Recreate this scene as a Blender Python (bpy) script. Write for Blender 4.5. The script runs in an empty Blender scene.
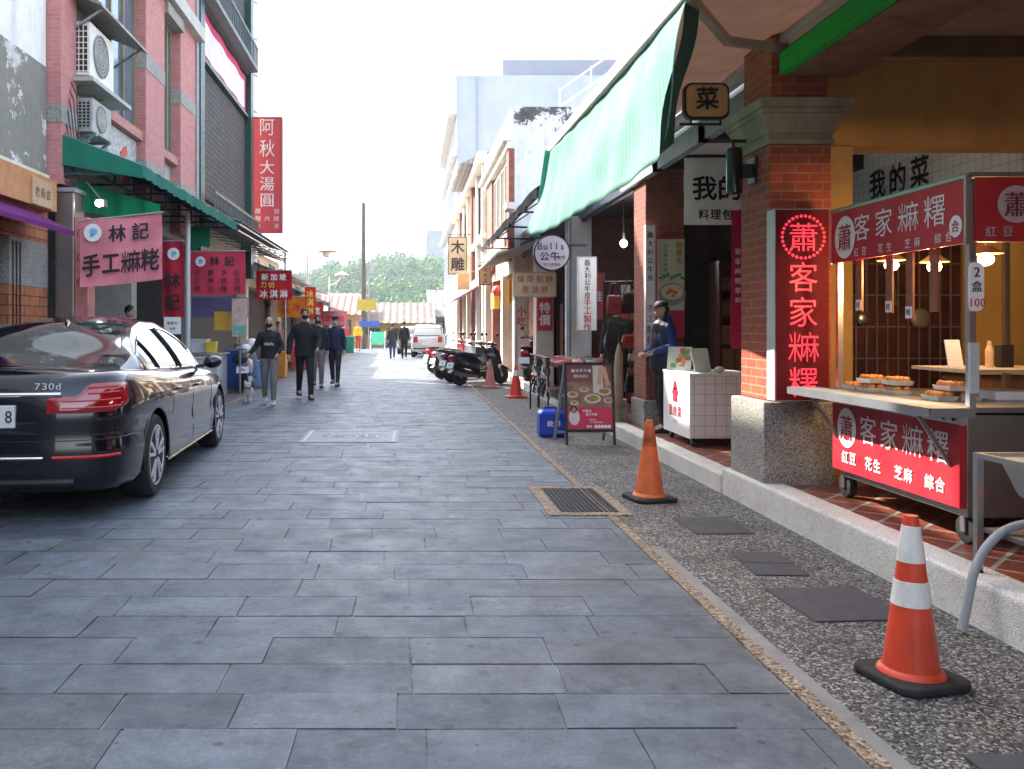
import bpy, bmesh, math, random
from mathutils import Vector, Matrix
R = math.radians
random.seed(7)
SC = bpy.context.scene
COL = SC.collection
# ------------------------------------------------------------------ camera, sky, sun, exposure
cam_d = bpy.data.cameras.new("camera"); cam = bpy.data.objects.new("camera", cam_d); COL.objects.link(cam)
cam.location = (0, 0, 1.4); cam.rotation_euler = (R(90), 0, 0)
cam_d.sensor_width = 36; cam_d.lens = 36*860/1024
cam_d.shift_x = 104/1024; cam_d.shift_y = -56.5/1024
cam_d.clip_start = .05; cam_d.clip_end = 5000
SC.camera = cam
SUN_EL, SUN_AZ = 40.0, -48.0          # azimuth from +Y, clockwise positive (so to the left and ahead)
w = bpy.data.worlds.new("World"); SC.world = w; w.use_nodes = True
nt = w.node_tree
sky = nt.nodes.new("ShaderNodeTexSky"); sky.sky_type = 'NISHITA'; sky.sun_disc = False
sky.sun_elevation = R(SUN_EL); sky.sun_rotation = R(SUN_AZ); sky.air_density = 1.0; sky.dust_density = 2.5; sky.ozone_density = 1.0
bg = nt.nodes["Background"]; bg.inputs[1].default_value = .15
hs = nt.nodes.new('ShaderNodeHueSaturation'); hs.inputs['Saturation'].default_value = .68
nt.links.new(sky.outputs[0], hs.inputs['Color']); nt.links.new(hs.outputs[0], bg.inputs[0])
sd = bpy.data.lights.new("sun", 'SUN'); sd.energy = 3.0; sd.angle = R(.6); sd.color = (1, .93, .82)
sun = bpy.data.objects.new("sun", sd); COL.objects.link(sun)
ce = math.cos(R(SUN_EL))
dirn = Vector((math.sin(R(SUN_AZ))*ce, math.cos(R(SUN_AZ))*ce, math.sin(R(SUN_EL))))
sun.rotation_euler = dirn.to_track_quat('Z', 'Y').to_euler()
sun.location = (-20, 30, 40)
SC.view_settings.view_transform = 'Standard'; SC.view_settings.look = 'None'
SC.view_settings.gamma = 1; SC.view_settings.exposure = 2.48
SC.cycles.max_bounces = 8; SC.cycles.diffuse_bounces = 4; SC.cycles.glossy_bounces = 4; SC.cycles.transparent_max_bounces = 8
SC.cycles.sample_clamp_indirect = 6

def P(px, py, Y):            # a picture point at the distance Y
    return Vector(((px-408)/860*Y, Y, 1.4-(py-328)/860*Y))

def cat(pts, n):
    """Catmull-Rom through pts, n samples"""
    pts = [Vector(p) for p in pts]; k = len(pts)-1; out = []
    for i in range(n):
        t = i/(n-1)*k; a = min(int(t), k-1); f = t-a
        p0 = pts[a-1] if a > 0 else pts[0]*2-pts[1]; p1, p2 = pts[a], pts[a+1]; p3 = pts[a+2] if a+2 <= k else pts[k]*2-pts[k-1]
        out.append(.5*((2*p1)+(p2-p0)*f+(2*p0-5*p1+4*p2-p3)*f*f+(3*p1-p0-3*p2+p3)*f**3))
    return out
# ------------------------------------------------------------------ mesh helper
class MB:
    def __init__(s): s.v = []; s.f = []; s.m = []
    def add(s, vs, fs, m=0):
        o = len(s.v); s.v += [tuple(q) for q in vs]
        for f in fs: s.f.append(tuple(i+o for i in f)); s.m.append(m)
        return s
    def box(s, x0, x1, y0, y1, z0, z1, m=0):
        vs = [(x, y, z) for z in (z0, z1) for y in (y0, y1) for x in (x0, x1)]
        return s.add(vs, [(0,2,3,1),(4,5,7,6),(0,1,5,4),(2,6,7,3),(0,4,6,2),(1,3,7,5)], m)
    def obox(s, c, size, rot=(0,0,0), m=0):
        from mathutils import Euler
        M = Euler(rot).to_matrix(); c = Vector(c); a, b, d = [q/2 for q in size]
        vs = [c + M @ Vector((x, y, z)) for z in (-d, d) for y in (-b, b) for x in (-a, a)]
        return s.add(vs, [(0,2,3,1),(4,5,7,6),(0,1,5,4),(2,6,7,3),(0,4,6,2),(1,3,7,5)], m)
    def bar(s, p, q, w_, h_=None, m=0):          # rectangular bar between two points
        p = Vector(p); q = Vector(q); d = (q-p).normalized(); h_ = h_ or w_
        up = Vector((0,0,1)) if abs(d.z) < .95 else Vector((0,1,0))
        a = d.cross(up).normalized(); b = a.cross(d)
        vs = [e + a*(i*w_/2) + b*(j*h_/2) for e in (p, q) for i, j in ((-1,-1),(1,-1),(1,1),(-1,1))]
        return s.add(vs, [(3,2,1,0),(4,5,6,7),(0,1,5,4),(1,2,6,5),(2,3,7,6),(3,0,4,7)], m)
    def tube(s, pts, r, n=10, m=0, caps=True, flat=1.0):
        pts = [Vector(p) for p in pts]; k = len(pts)
        rs = r if isinstance(r, (list, tuple)) else [r]*k
        rings = []; a = None
        for i in range(k):
            d = (pts[min(i+1, k-1)] - pts[max(i-1, 0)]).normalized()
            if a is None:
                up = Vector((0,0,1)) if abs(d.z) < .9 else Vector((1,0,0))
                a = d.cross(up).normalized()
            else: a = (a - d*a.dot(d)).normalized()
            b = d.cross(a)
            rings.append([pts[i] + (a*math.cos(t*2*math.pi/n) + b*(math.sin(t*2*math.pi/n)*flat))*rs[i] for t in range(n)])
        return s.loft(rings, True, caps, m)
    def loft(s, rings, closed=True, caps=True, m=0):
        n = len(rings[0]); o = len(s.v)
        for r_ in rings: s.v += [tuple(q) for q in r_]
        for i in range(len(rings)-1):
            for j in range(n if closed else n-1):
                j2 = (j+1) % n
                s.f.append((o+i*n+j, o+i*n+j2, o+(i+1)*n+j2, o+(i+1)*n+j)); s.m.append(m)
        if caps and closed:
            s.f.append(tuple(o+j for j in reversed(range(n)))); s.m.append(m)
            s.f.append(tuple(o+(len(rings)-1)*n+j for j in range(n))); s.m.append(m)
        return s
    def lathe(s, prof, c=(0,0,0), n=24, axis='z', m=0, caps=True):
        rings = []
        for r_, h_ in prof:
            ring = []
            for t in range(n):
                a = t*2*math.pi/n; u, v_ = r_*math.cos(a), r_*math.sin(a)
                q = (u, v_, h_) if axis == 'z' else ((h_, u, v_) if axis == 'x' else (v_, h_, u))
                ring.append((q[0]+c[0], q[1]+c[1], q[2]+c[2]))
            rings.append(ring)
        return s.loft(rings, True, caps, m)
    def prism(s, poly, d0, d1, plane='xz', m=0):
        def mk(a, b, d): return (a, d, b) if plane == 'xz' else ((d, a, b) if plane == 'yz' else (a, b, d))
        n = len(poly)
        vs = [mk(a, b, d0) for a, b in poly] + [mk(a, b, d1) for a, b in poly]
        fs = [tuple(range(n)), tuple(reversed(range(n, 2*n)))] + [(i, i+n, (i+1) % n+n, (i+1) % n) for i in range(n)]
        return s.add(vs, fs, m)
    def ball(s, c, r, n=14, k=9, m=0):
        rx, ry, rz = r if isinstance(r, (list, tuple)) else (r, r, r)
        rings = []
        for i in range(k+1):
            a = math.pi*i/k; sa = max(math.sin(a), .02)
            rings.append([(c[0]+rx*sa*math.cos(2*math.pi*t/n), c[1]+ry*sa*math.sin(2*math.pi*t/n), c[2]-rz*math.cos(a)) for t in range(n)])
        return s.loft(rings, True, True, m)
    def caps(s, p, q, r0, r1, n=12):               # capsule, tapered
        p = Vector(p); q = Vector(q); d = (q-p); L = d.length; d.normalize()
        pts, rs = [], []
        for a in (80, 55, 30): pts.append(p - d*r0*math.sin(R(a))); rs.append(r0*math.cos(R(a)))
        pts += [p, q]; rs += [r0, r1]
        for a in (30, 55, 80): pts.append(q + d*r1*math.sin(R(a))); rs.append(r1*math.cos(R(a)))
        return s.tube(pts, rs, n)
    def grid(s, fn, nu, nv, m=0):
        o = len(s.v)
        for i in range(nu+1):
            for j in range(nv+1): s.v.append(tuple(fn(i/nu, j/nv)))
        for i in range(nu):
            for j in range(nv):
                a = o+i*(nv+1)+j
                s.f.append((a, a+1, a+nv+2, a+nv+1)); s.m.append(m)
        return s
    def quad(s, a, b, c, d, m=0): return s.add([a, b, c, d], [(0,1,2,3)], m)
    def build(s, name, mat, parent=None, world=True, smooth=None, bevel=0, fix=True, solid=0, seg=2):
        me = bpy.data.meshes.new(name)
        vs = s.v
        if parent is not None and world:
            Mi = mw(parent).inverted(); vs = [tuple(Mi @ Vector(q)) for q in vs]
        me.from_pydata(vs, [], s.f)
        ms = mat if isinstance(mat, (list, tuple)) else [mat]
        for q in ms: me.materials.append(q)
        if len(ms) > 1: me.polygons.foreach_set("material_index", s.m)
        if fix:
            bm = bmesh.new(); bm.from_mesh(me); bmesh.ops.recalc_face_normals(bm, faces=bm.faces); bm.to_mesh(me); bm.free()
        o = bpy.data.objects.new(name, me); COL.objects.link(o)
        if parent is not None: o.parent = parent
        if smooth is not None:
            me.shade_smooth()
            me.set_sharp_from_angle(angle=R(smooth))
        if solid:
            md = o.modifiers.new("thickness", 'SOLIDIFY'); md.thickness = solid; md.offset = 0
        if bevel:
            md = o.modifiers.new("bevel", 'BEVEL'); md.width = bevel; md.segments = seg; md.limit_method = 'ANGLE'; md.angle_limit = R(40)
        me.update()
        return o
def _split(s):
    par = list(range(len(s.v)))
    def find(i):
        while par[i] != i: par[i] = par[par[i]]; i = par[i]
        return i
    for f in s.f:
        r = find(f[0])
        for i in f[1:]: par[find(i)] = r
    out = {}
    for f, m in zip(s.f, s.m):
        q = out.setdefault(find(f[0]), (MB(), {}))
        idx = []
        for i in f:
            if i not in q[1]: q[1][i] = len(q[0].v); q[0].v.append(s.v[i])
            idx.append(q[1][i])
        q[0].f.append(tuple(idx)); q[0].m.append(m)
    return [q[0] for q in out.values()]
def build_each(mb, name, mat, parent, **k):        # every separate piece becomes a part of its own
    return [q.build(name, mat, parent, **k) for q in _split(mb)]
def mw(o):
    M = o.matrix_basis
    return mw(o.parent) @ M if o.parent else M
def tag(o, label=None, cat=None, group=None, kind=None):
    if label: o['label'] = label
    if cat: o['category'] = cat
    if group: o['group'] = group
    if kind: o['kind'] = kind
    return o
def thing(name, label, cat, loc=(0,0,0), rz=0, group=None):
    o = bpy.data.objects.new(name, None); COL.objects.link(o); o.empty_display_size = .2
    o.location = loc; o.rotation_euler = (0, 0, rz)
    return tag(o, label, cat, group)
def dup(root, loc, rz=None, label=None, group=None, scale=None):
    def cp(o, par):
        c = o.copy(); COL.objects.link(c)
        if par is not None: c.parent = par
        for ch in list(o.children): cp(ch, c)
        return c
    c = cp(root, None); c.location = loc
    if rz is not None: c.rotation_euler = (0, 0, rz)
    if label: c['label'] = label
    if group: c['group'] = group
    if scale: c.scale = (scale, scale, scale)
    return c

# ------------------------------------------------------------------ materials
def newmat(name):
    m = bpy.data.materials.new(name); m.use_nodes = True
    n = m.node_tree; return m, n, n.nodes["Principled BSDF"]
def N(n, t, **k):
    q = n.nodes.new(t)
    for a, b in k.items(): setattr(q, a, b)
    return q
def c4(c): return (c[0], c[1], c[2], 1)
def mul(c, k): return tuple(min(1, q*k) for q in c)
def noise(n, scale, detail=4, rough=.6, vec=None, coord='Object'):
    t = N(n, "ShaderNodeTexNoise"); t.inputs['Scale'].default_value = scale; t.inputs['Detail'].default_value = detail; t.inputs['Roughness'].default_value = rough
    if vec is None: vec = N(n, "ShaderNodeTexCoord").outputs[coord]
    n.links.new(vec, t.inputs['Vector']); return t.outputs['Fac']
def ramp(n, fac, stops):
    r_ = N(n, "ShaderNodeValToRGB"); cr = r_.color_ramp
    while len(cr.elements) < len(stops): cr.elements.new(.5)
    for e, (p, c) in zip(cr.elements, stops): e.position = p; e.color = c4(c) if len(c) == 3 else c
    n.links.new(fac, r_.inputs[0]); return r_.outputs[0]
def mix(n, fac, a, b, mode='MIX'):
    x = N(n, "ShaderNodeMix", data_type='RGBA', blend_type=mode)
    if isinstance(fac, float): x.inputs[0].default_value = fac
    else: n.links.new(fac, x.inputs[0])
    for s_, v in ((x.inputs[6], a), (x.inputs[7], b)):
        if isinstance(v, tuple): s_.default_value = c4(v)
        else: n.links.new(v, s_)
    return x.outputs[2]
def math_(n, op, a, b=None):
    x = N(n, "ShaderNodeMath", operation=op)
    for s_, v in ((x.inputs[0], a), (x.inputs[1], b)):
        if v is None: continue
        if isinstance(v, (int, float)): s_.default_value = v
        else: n.links.new(v, s_)
    return x.outputs[0]
def bump(n, b, h, strength=.3, dist=.01):
    q = N(n, "ShaderNodeBump"); q.inputs['Strength'].default_value = strength; q.inputs['Distance'].default_value = dist
    n.links.new(h, q.inputs['Height']); n.links.new(q.outputs[0], b.inputs['Normal']); return q
def wallco(n, scale=1.0):
    """(along the wall, up, 0) for any upright face; (x, y) on level faces"""
    tc = N(n, "ShaderNodeTexCoord"); g = tc
    so = N(n, "ShaderNodeSeparateXYZ"); n.links.new(tc.outputs['Object'], so.inputs[0])
    sn = N(n, "ShaderNodeSeparateXYZ"); n.links.new(tc.outputs['Normal'], sn.inputs[0])
    ax = math_(n, 'ABSOLUTE', sn.outputs[0]); ay = math_(n, 'ABSOLUTE', sn.outputs[1]); az = math_(n, 'ABSOLUTE', sn.outputs[2])
    side = math_(n, 'GREATER_THAN', ax, ay); lev = math_(n, 'GREATER_THAN', az, .8)
    def sel(f, a, b):
        x = N(n, "ShaderNodeMix"); n.links.new(f, x.inputs[0]); n.links.new(a, x.inputs[2]); n.links.new(b, x.inputs[3]); return x.outputs[0]
    u = sel(lev, sel(side, so.outputs[0], so.outputs[1]), so.outputs[0]); v = sel(lev, so.outputs[2], so.outputs[1])
    cb = N(n, "ShaderNodeCombineXYZ"); n.links.new(u, cb.inputs[0]); n.links.new(v, cb.inputs[1]); return cb.outputs[0]
_mc = {}
def M(col, rough=.6, metal=0.0, var=.14, scale=6, bmp=0.0, key='', emit=0, spec=.5, coat=0, name=None, trans=0, dirt=0.0):
    k = (col, rough, metal, var, scale, bmp, emit, spec, coat, trans, dirt)
    if k in _mc: return _mc[k]
    m, n, b = newmat(name or "surface_%d" % len(_mc)); _mc[k] = m
    f = noise(n, scale, 5, .65)
    c = ramp(n, f, [(.3, mul(col, 1-var)), (.7, mul(col, 1+var))])
    if dirt:
        mp = N(n, 'ShaderNodeMapping'); mp.inputs['Scale'].default_value = (1, 1, .3); n.links.new(N(n, 'ShaderNodeTexCoord').outputs['Object'], mp.inputs[0])
        d = noise(n, scale*.5, 9, .78, mp.outputs[0]); c = mix(n, ramp(n, d, [(.46, (0,0,0)), (.72, (dirt,)*3)]), c, mul(col, .3))
    n.links.new(c, b.inputs['Base Color'])
    b.inputs['Roughness'].default_value = rough; b.inputs['Metallic'].default_value = metal; b.inputs['Specular IOR Level'].default_value = spec
    ra = .03 if metal > .5 else .1; rr = ramp(n, noise(n, scale*1.7, 4), [(.3, (max(0, rough-ra),)*3), (.7, (min(1, rough+ra),)*3)]); n.links.new(rr, b.inputs['Roughness'])
    if coat: b.inputs['Coat Weight'].default_value = coat; b.inputs['Coat Roughness'].default_value = .03
    if bmp: bump(n, b, noise(n, scale*6, 6, .7), bmp, .01)
    if emit: b.inputs['Emission Color'].default_value = c4(col); b.inputs['Emission Strength'].default_value = emit
    return m
def cloth(col, trans=.35, stripes=0, name='fabric', var=.12, wrinkle=.3, scale=3):
    m, n, b = newmat(name)
    f = noise(n, scale, 5, .6); c = ramp(n, f, [(.3, mul(col, 1-var)), (.7, mul(col, 1+var))])
    n.links.new(c, b.inputs['Base Color']); b.inputs['Roughness'].default_value = .8; b.inputs['Specular IOR Level'].default_value = .15
    t = N(n, "ShaderNodeBsdfTranslucent"); n.links.new(c, t.inputs[0])
    x = N(n, "ShaderNodeMixShader"); x.inputs[0].default_value = trans
    n.links.new(b.outputs[0], x.inputs[1]); n.links.new(t.outputs[0], x.inputs[2]); n.links.new(x.outputs[0], n.nodes["Material Output"].inputs[0])
    bump(n, b, noise(n, scale*1.5, 3), wrinkle, .05)
    return m
def brick(name, c1, c2, mortar, w_=.2, h_=.062, mort=.008, offset=.5, rough=.8, bmp=.5, rot=0, vary=.25, sc=1.0, dirt=.0):
    m, n, b = newmat(name); v = wallco(n)
    if rot:
        mp = N(n, "ShaderNodeMapping"); mp.inputs['Rotation'].default_value = (0,0,rot); n.links.new(v, mp.inputs[0]); v = mp.outputs[0]
    t = N(n, "ShaderNodeTexBrick"); t.offset = offset; n.links.new(v, t.inputs['Vector'])
    t.inputs['Color1'].default_value = c4(c1); t.inputs['Color2'].default_value = c4(c2); t.inputs['Mortar'].default_value = c4(mortar)
    t.inputs['Scale'].default_value = 1; t.inputs['Brick Width'].default_value = w_; t.inputs['Row Height'].default_value = h_
    t.inputs['Mortar Size'].default_value = mort; t.inputs['Mortar Smooth'].default_value = .1; t.inputs['Bias'].default_value = 0
    nz = noise(n, 9, 6, .7); c = mix(n, vary, t.outputs['Color'], ramp(n, nz, [(.3, (.1,.1,.1)), (.7, (.9,.9,.9))]), 'OVERLAY')
    if dirt:
        d = noise(n, 1.7, 8, .75); c = mix(n, ramp(n, d, [(.48, (0,0,0)), (.75, (dirt,)*3)]), c, (.07,.065,.06))
    n.links.new(c, b.inputs['Base Color']); b.inputs['Roughness'].default_value = rough
    h = math_(n, 'SUBTRACT', math_(n, 'MULTIPLY', nz, .3), t.outputs['Fac']); bump(n, b, h, bmp, .006)
    return m
def speckle(name, cols, scale=160, rough=.7, bmp=.5, big=.25):
    m, n, b = newmat(name)
    tc = N(n, "ShaderNodeTexCoord"); vo = N(n, "ShaderNodeTexVoronoi"); vo.inputs['Scale'].default_value = scale; n.links.new(tc.outputs['Object'], vo.inputs['Vector'])
    sp = N(n, "ShaderNodeSeparateXYZ"); n.links.new(vo.outputs['Color'], sp.inputs[0])
    k = len(cols); c = ramp(n, sp.outputs[0], [(i/(k-1), q) for i, q in enumerate(cols)])
    c = mix(n, big, c, ramp(n, noise(n, 2.2, 6, .7), [(.3, (.15,.15,.15)), (.7, (.85,.85,.85))]), 'OVERLAY')
    n.links.new(c, b.inputs['Base Color']); b.inputs['Roughness'].default_value = rough
    bump(n, b, math_(n, 'SUBTRACT', 1.0, vo.outputs['Distance']), bmp, .006)
    return m
def emis(name, col, s_):
    m, n, b = newmat(name); b.inputs['Base Color'].default_value = c4(mul(col, .6)); b.inputs['Emission Color'].default_value = c4(col); b.inputs['Emission Strength'].default_value = s_
    v = ramp(n, noise(n, 40, 2), [(.2, (s_*.8,)*3), (.8, (s_*1.15,)*3)]); n.links.new(v, b.inputs['Emission Strength'])
    return m

BRICK = brick('red_brick', (.46,.085,.035), (.34,.06,.028), (.34,.22,.15), .21, .068, .005)
BRICKD = brick('old_red_brick', (.30,.075,.045), (.20,.05,.035), (.2,.14,.11), .21, .068, .005, dirt=.6)
PINKT = brick('pink_tile', (.50,.20,.185), (.43,.16,.155), (.42,.25,.23), .22, .062, .005, vary=.15)
ORANGET = brick('orange_tile', (.45,.15,.06), (.37,.12,.05), (.10,.06,.04), .3, .13, .008)
WTILE = brick('white_tile', (.74,.75,.76), (.70,.71,.73), (.42,.43,.45), .11, .11, .004, 0, rough=.25, bmp=.3, vary=.05)
SHINGLE = brick('dark_slate_tile', (.075,.07,.065), (.05,.048,.046), (.015,.015,.015), .30, .14, .012, vary=.4, bmp=.8)
TERRA = brick('terracotta_tile', (.30,.075,.045), (.22,.055,.035), (.34,.30,.27), .24, .24, .013, 0, rough=.35, rot=R(45), bmp=.4, dirt=.5)
GRANITE = speckle('grey_granite', [(.10,.10,.09), (.22,.21,.19), (.33,.31,.28), (.45,.43,.40)], 120, .75, .4)
KERB = speckle('pale_granite', [(.42,.40,.37), (.60,.58,.54), (.70,.68,.64), (.53,.50,.46)], 150, .8, .5, .3)
AGG = speckle('exposed_aggregate', [(.014,.014,.015), (.035,.035,.037), (.08,.076,.07), (.145,.138,.125), (.40,.37,.32)], 95, .75, 1.0, .45)
PEBBLE = speckle('tan_pebble', [(.07,.045,.028), (.18,.12,.075), (.29,.215,.14), (.42,.35,.26)], 80, .8, 1.0, .3)
WHITE = M((.84,.83,.81), .5, var=.05, dirt=.25)
CREAM = M((.66,.58,.46), .8, var=.1, scale=2.5, bmp=.2, dirt=.5)
PALEPL = M((.60,.58,.55), .85, var=.12, scale=1.4, bmp=.3, dirt=.6)
BLACK = M((.012,.012,.013), .5, var=.3)
BLACKG = M((.01,.01,.011), .2, var=.3)
RUBBER = M((.018,.018,.018), .8, var=.3, bmp=.3, scale=20)
DARK = M((.025,.022,.02), .8, var=.3)
STEEL = M((.60,.60,.59), .34, 1.0, var=.05, scale=3)
STEELD = M((.34,.34,.34), .45, 1.0, var=.08, scale=3)
CHROME = M((.80,.80,.80), .1, 1.0, var=.05)
GREYM = M((.33,.34,.35), .5, .4, var=.15, dirt=.4)
GREENM = M((.02,.16,.11), .5, var=.2, dirt=.4)
DGREEN = M((.012,.05,.042), .4, var=.25)
RED = M((.50,.020,.034), .45, var=.14, dirt=.25, scale=3)
REDD = M((.36,.012,.018), .45, var=.12)
WOOD = M((.20,.105,.05), .55, var=.3, scale=9, bmp=.2)
WOODD = M((.085,.028,.018), .5, var=.3, scale=9)
OCHRE = M((.52,.32,.11), .75, var=.12, scale=2.5, dirt=.35)
GLASS = M((.018,.022,.028), .05, var=.3, spec=.8, name='dark_glass')
GLASSB = M((.10,.15,.19), .06, var=.25, spec=.9, name='window_glass', scale=1.5)
WLET = M((.80,.79,.76), .5, var=.03)
BLET = M((.012,.012,.014), .5, var=.2)
RLET = M((.55,.02,.03), .5, var=.1)
GLET = M((.80,.55,.08), .5, var=.08)
SKIN = M((.46,.27,.19), .55, var=.08)
ORANGE = M((.80,.105,.025), .42, var=.1, dirt=.3, scale=9)
ORANGED = M((.72,.15,.04), .5, var=.15, dirt=.55, scale=9)
CREFL = M((.80,.76,.70), .5, var=.08, dirt=.75, scale=7)

# ------------------------------------------------------------------ lettering
ALL = sorted(set("林記手工米麻粩阿秋大湯圓顏麵線小內用冰料理包我的菜客家糬蕭紅豆花生芝綜合木雕義利公牛皮製作爆漿餡餅蔥油新加坡刀切淇淋盒吃草莓麻糬芋頭原味咖啡茶葉蛋仁抹皮件真飾品鞋鍋燒義式料理早午餐飲營業中特價樓店老街旗艦0123456789/%:.AaBbCcDdEeFfGgHhIiJjKkLlMmNnOoPpQqRrSsTtUuVvWwXxYyZz-"))
_GL = {}
def make_glyphs():
    for wgt, off in ((0, 0.0),):
        obs = []
        for ch in ALL:
            cu = bpy.data.curves.new("glyph", 'FONT'); cu.body = ch; cu.size = 1; cu.offset = off; cu.resolution_u = 3
            ob = bpy.data.objects.new("glyph", cu); COL.objects.link(ob); obs.append((ch, ob, cu))
        dg = bpy.context.evaluated_depsgraph_get(); dg.update()
        for ch, ob, cu in obs:
            me = bpy.data.meshes.new_from_object(ob.evaluated_get(dg))
            _GL[(ch, wgt)] = ([tuple(v.co) for v in me.vertices], [tuple(p.vertices) for p in me.polygons])
            bpy.data.meshes.remove(me)
        for ch, ob, cu in obs:
            bpy.data.objects.remove(ob); bpy.data.curves.remove(cu)
make_glyphs()
def glyph(mb, ch, wgt, o, ux, uy, cw, chh, fill=.9):
    """one character centred in a cell cw x chh whose centre is o; '~' is the two-part character of rice + hemp"""
    if ch == '~':
        glyph(mb, '米', wgt, o-ux*cw*.26, ux, uy, cw*.46, chh, fill); glyph(mb, '麻', wgt, o+ux*cw*.19, ux, uy, cw*.66, chh, fill); return
    if wgt:                                # bold: the glyph laid down several times, each copy a hair in front of the last
        e = .011*wgt; nrm = ux.cross(uy).normalized()
        for i, (a, b) in enumerate(((-1,0),(1,0),(0,1),(0,-1)) if wgt > 1 else ((-1,0),(1,0))):
            glyph(mb, ch, 0, o+ux*(a*e*cw)+uy*(b*e*chh)+nrm*(.0006*i), ux, uy, cw, chh, fill)
        return
    vs, fs = _GL.get((ch, wgt), ([], []))
    if not vs: return
    x0 = min(v[0] for v in vs); x1 = max(v[0] for v in vs); y0 = min(v[1] for v in vs); y1 = max(v[1] for v in vs)
    cx, cy = (x0+x1)/2, (y0+y1)/2
    cjk = ord(ch) > 255
    s = fill/ (.95 if cjk else .8)
    mb.add([o + ux*((v[0]-cx)*s*cw) + uy*((v[1]-(cy if cjk else .34))*s*chh) for v in vs], fs)
def write(mb, txt, c, ux, uy, size, pitch=None, vert=False, wgt=1, aspect=1.0, fill=.9):
    """txt centred on c; size is the height of a character, aspect its width over its height"""
    c = Vector(c); ux = Vector(ux); uy = Vector(uy)
    lat = all(ord(q) < 256 for q in txt)
    pitch = pitch or size*(aspect if not vert else 1.0)*(.62 if lat and not vert else 1.0)
    k = len(txt)
    for i, ch in enumerate(txt):
        if ch == ' ': continue
        off = (i-(k-1)/2)*pitch
        o = c - uy*off if vert else c + ux*off
        glyph(mb, ch, wgt, o, ux, uy, size*aspect, size, fill)
    return mb
FX, FZ = (1,0,0), (0,0,1)            # facing the camera
SX = (0,-1,0)                        # on a face that looks at the street from the right side
def ring(mb, c, ux, uy, r0, r1, n=40):
    c = Vector(c); ux = Vector(ux); uy = Vector(uy); o = len(mb.v)
    for i in range(n):
        a = 2*math.pi*i/n
        for r_ in (r0, r1): mb.v.append(tuple(c+(ux*math.cos(a)+uy*math.sin(a))*r_))
    for i in range(n):
        j = (i+1) % n; mb.f.append((o+2*i, o+2*j, o+2*j+1, o+2*i+1)); mb.m.append(0)
    return mb
def disc(mb, c, ux, uy, rx, ry=None, n=32, m=0):
    c = Vector(c); ux = Vector(ux); uy = Vector(uy); ry = ry or rx
    return mb.add([c+ux*(rx*math.cos(2*math.pi*i/n))+uy*(ry*math.sin(2*math.pi*i/n)) for i in range(n)], [tuple(range(n))], m)
# ------------------------------------------------------------------ setting: ground, road, gutters, kerbs
def struct(name, mb, m, **k): return tag(mb.build(name, m, **k), kind='structure')
struct('ground', MB().grid(lambda u, v: ((u-.5)*3000, -60+v*3000, -.05), 4, 4), M((.20,.19,.17), .9, var=.2, scale=.3))

def slate_mat():
    m, n, b = newmat('slate_paving')
    at = N(n, "ShaderNodeAttribute"); at.attribute_name = 'tone'
    tc = N(n, "ShaderNodeTexCoord")
    mp = N(n, "ShaderNodeMapping"); mp.inputs['Scale'].default_value = (1, 1.0, 1); n.links.new(tc.outputs['Object'], mp.inputs[0])
    v = mp.outputs[0]
    c = mix(n, .85, at.outputs['Color'], ramp(n, noise(n, 4, 10, .78, v), [(.32, (.16,.16,.17)), (.70, (.84,.84,.82))]), 'OVERLAY')
    c = mix(n, ramp(n, noise(n, .8, 6, .65, v), [(.5, (0,0,0)), (.75, (.5,.5,.5))]), c, (.075,.078,.08))
    c = mix(n, .35, c, ramp(n, noise(n, 55, 5, .8, v), [(.25, (.2,.2,.2)), (.75, (.8,.8,.8))]), 'OVERLAY')
    # pale scuffs and rain marks
    sc_ = math_(n, 'MULTIPLY', noise(n, 1.3, 5, .7, v), noise(n, 17, 8, .8, v))
    c = mix(n, ramp(n, sc_, [(.28, (0,0,0)), (.42, (.6,.6,.6))]), c, (.23,.235,.23))
    # dark drips and gum spots
    vo = N(n, "ShaderNodeTexVoronoi"); vo.voronoi_dimensions = '2D'; vo.inputs['Scale'].default_value = 6.5; n.links.new(v, vo.inputs['Vector'])
    dist = math_(n, 'ADD', vo.outputs['Distance'], math_(n, 'MULTIPLY', math_(n, 'SUBTRACT', noise(n, 30, 3, .6, v), .5), .12))
    sp = N(n, "ShaderNodeSeparateXYZ"); n.links.new(vo.outputs['Color'], sp.inputs[0])
    thr = math_(n, 'MULTIPLY', math_(n, 'GREATER_THAN', sp.outputs[1], .55), math_(n, 'MULTIPLY', math_(n, 'POWER', sp.outputs[0], 2.2), .17))
    spot = math_(n, 'LESS_THAN', dist, thr)
    c = mix(n, math_(n, 'MULTIPLY', spot, .7), c, (.025,.025,.028))
    n.links.new(c, b.inputs['Base Color'])
    r_ = ramp(n, noise(n, 3.5, 7, .7, v), [(.3, (.42,.42,.42)), (.7, (.68,.68,.68))]); n.links.new(r_, b.inputs['Roughness'])
    hgt = math_(n, 'ADD', noise(n, 14, 9, .75, v), math_(n, 'MULTIPLY', noise(n, 90, 4, .7, v), .35)); bump(n, b, hgt, .55, .012)
    return m
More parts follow.
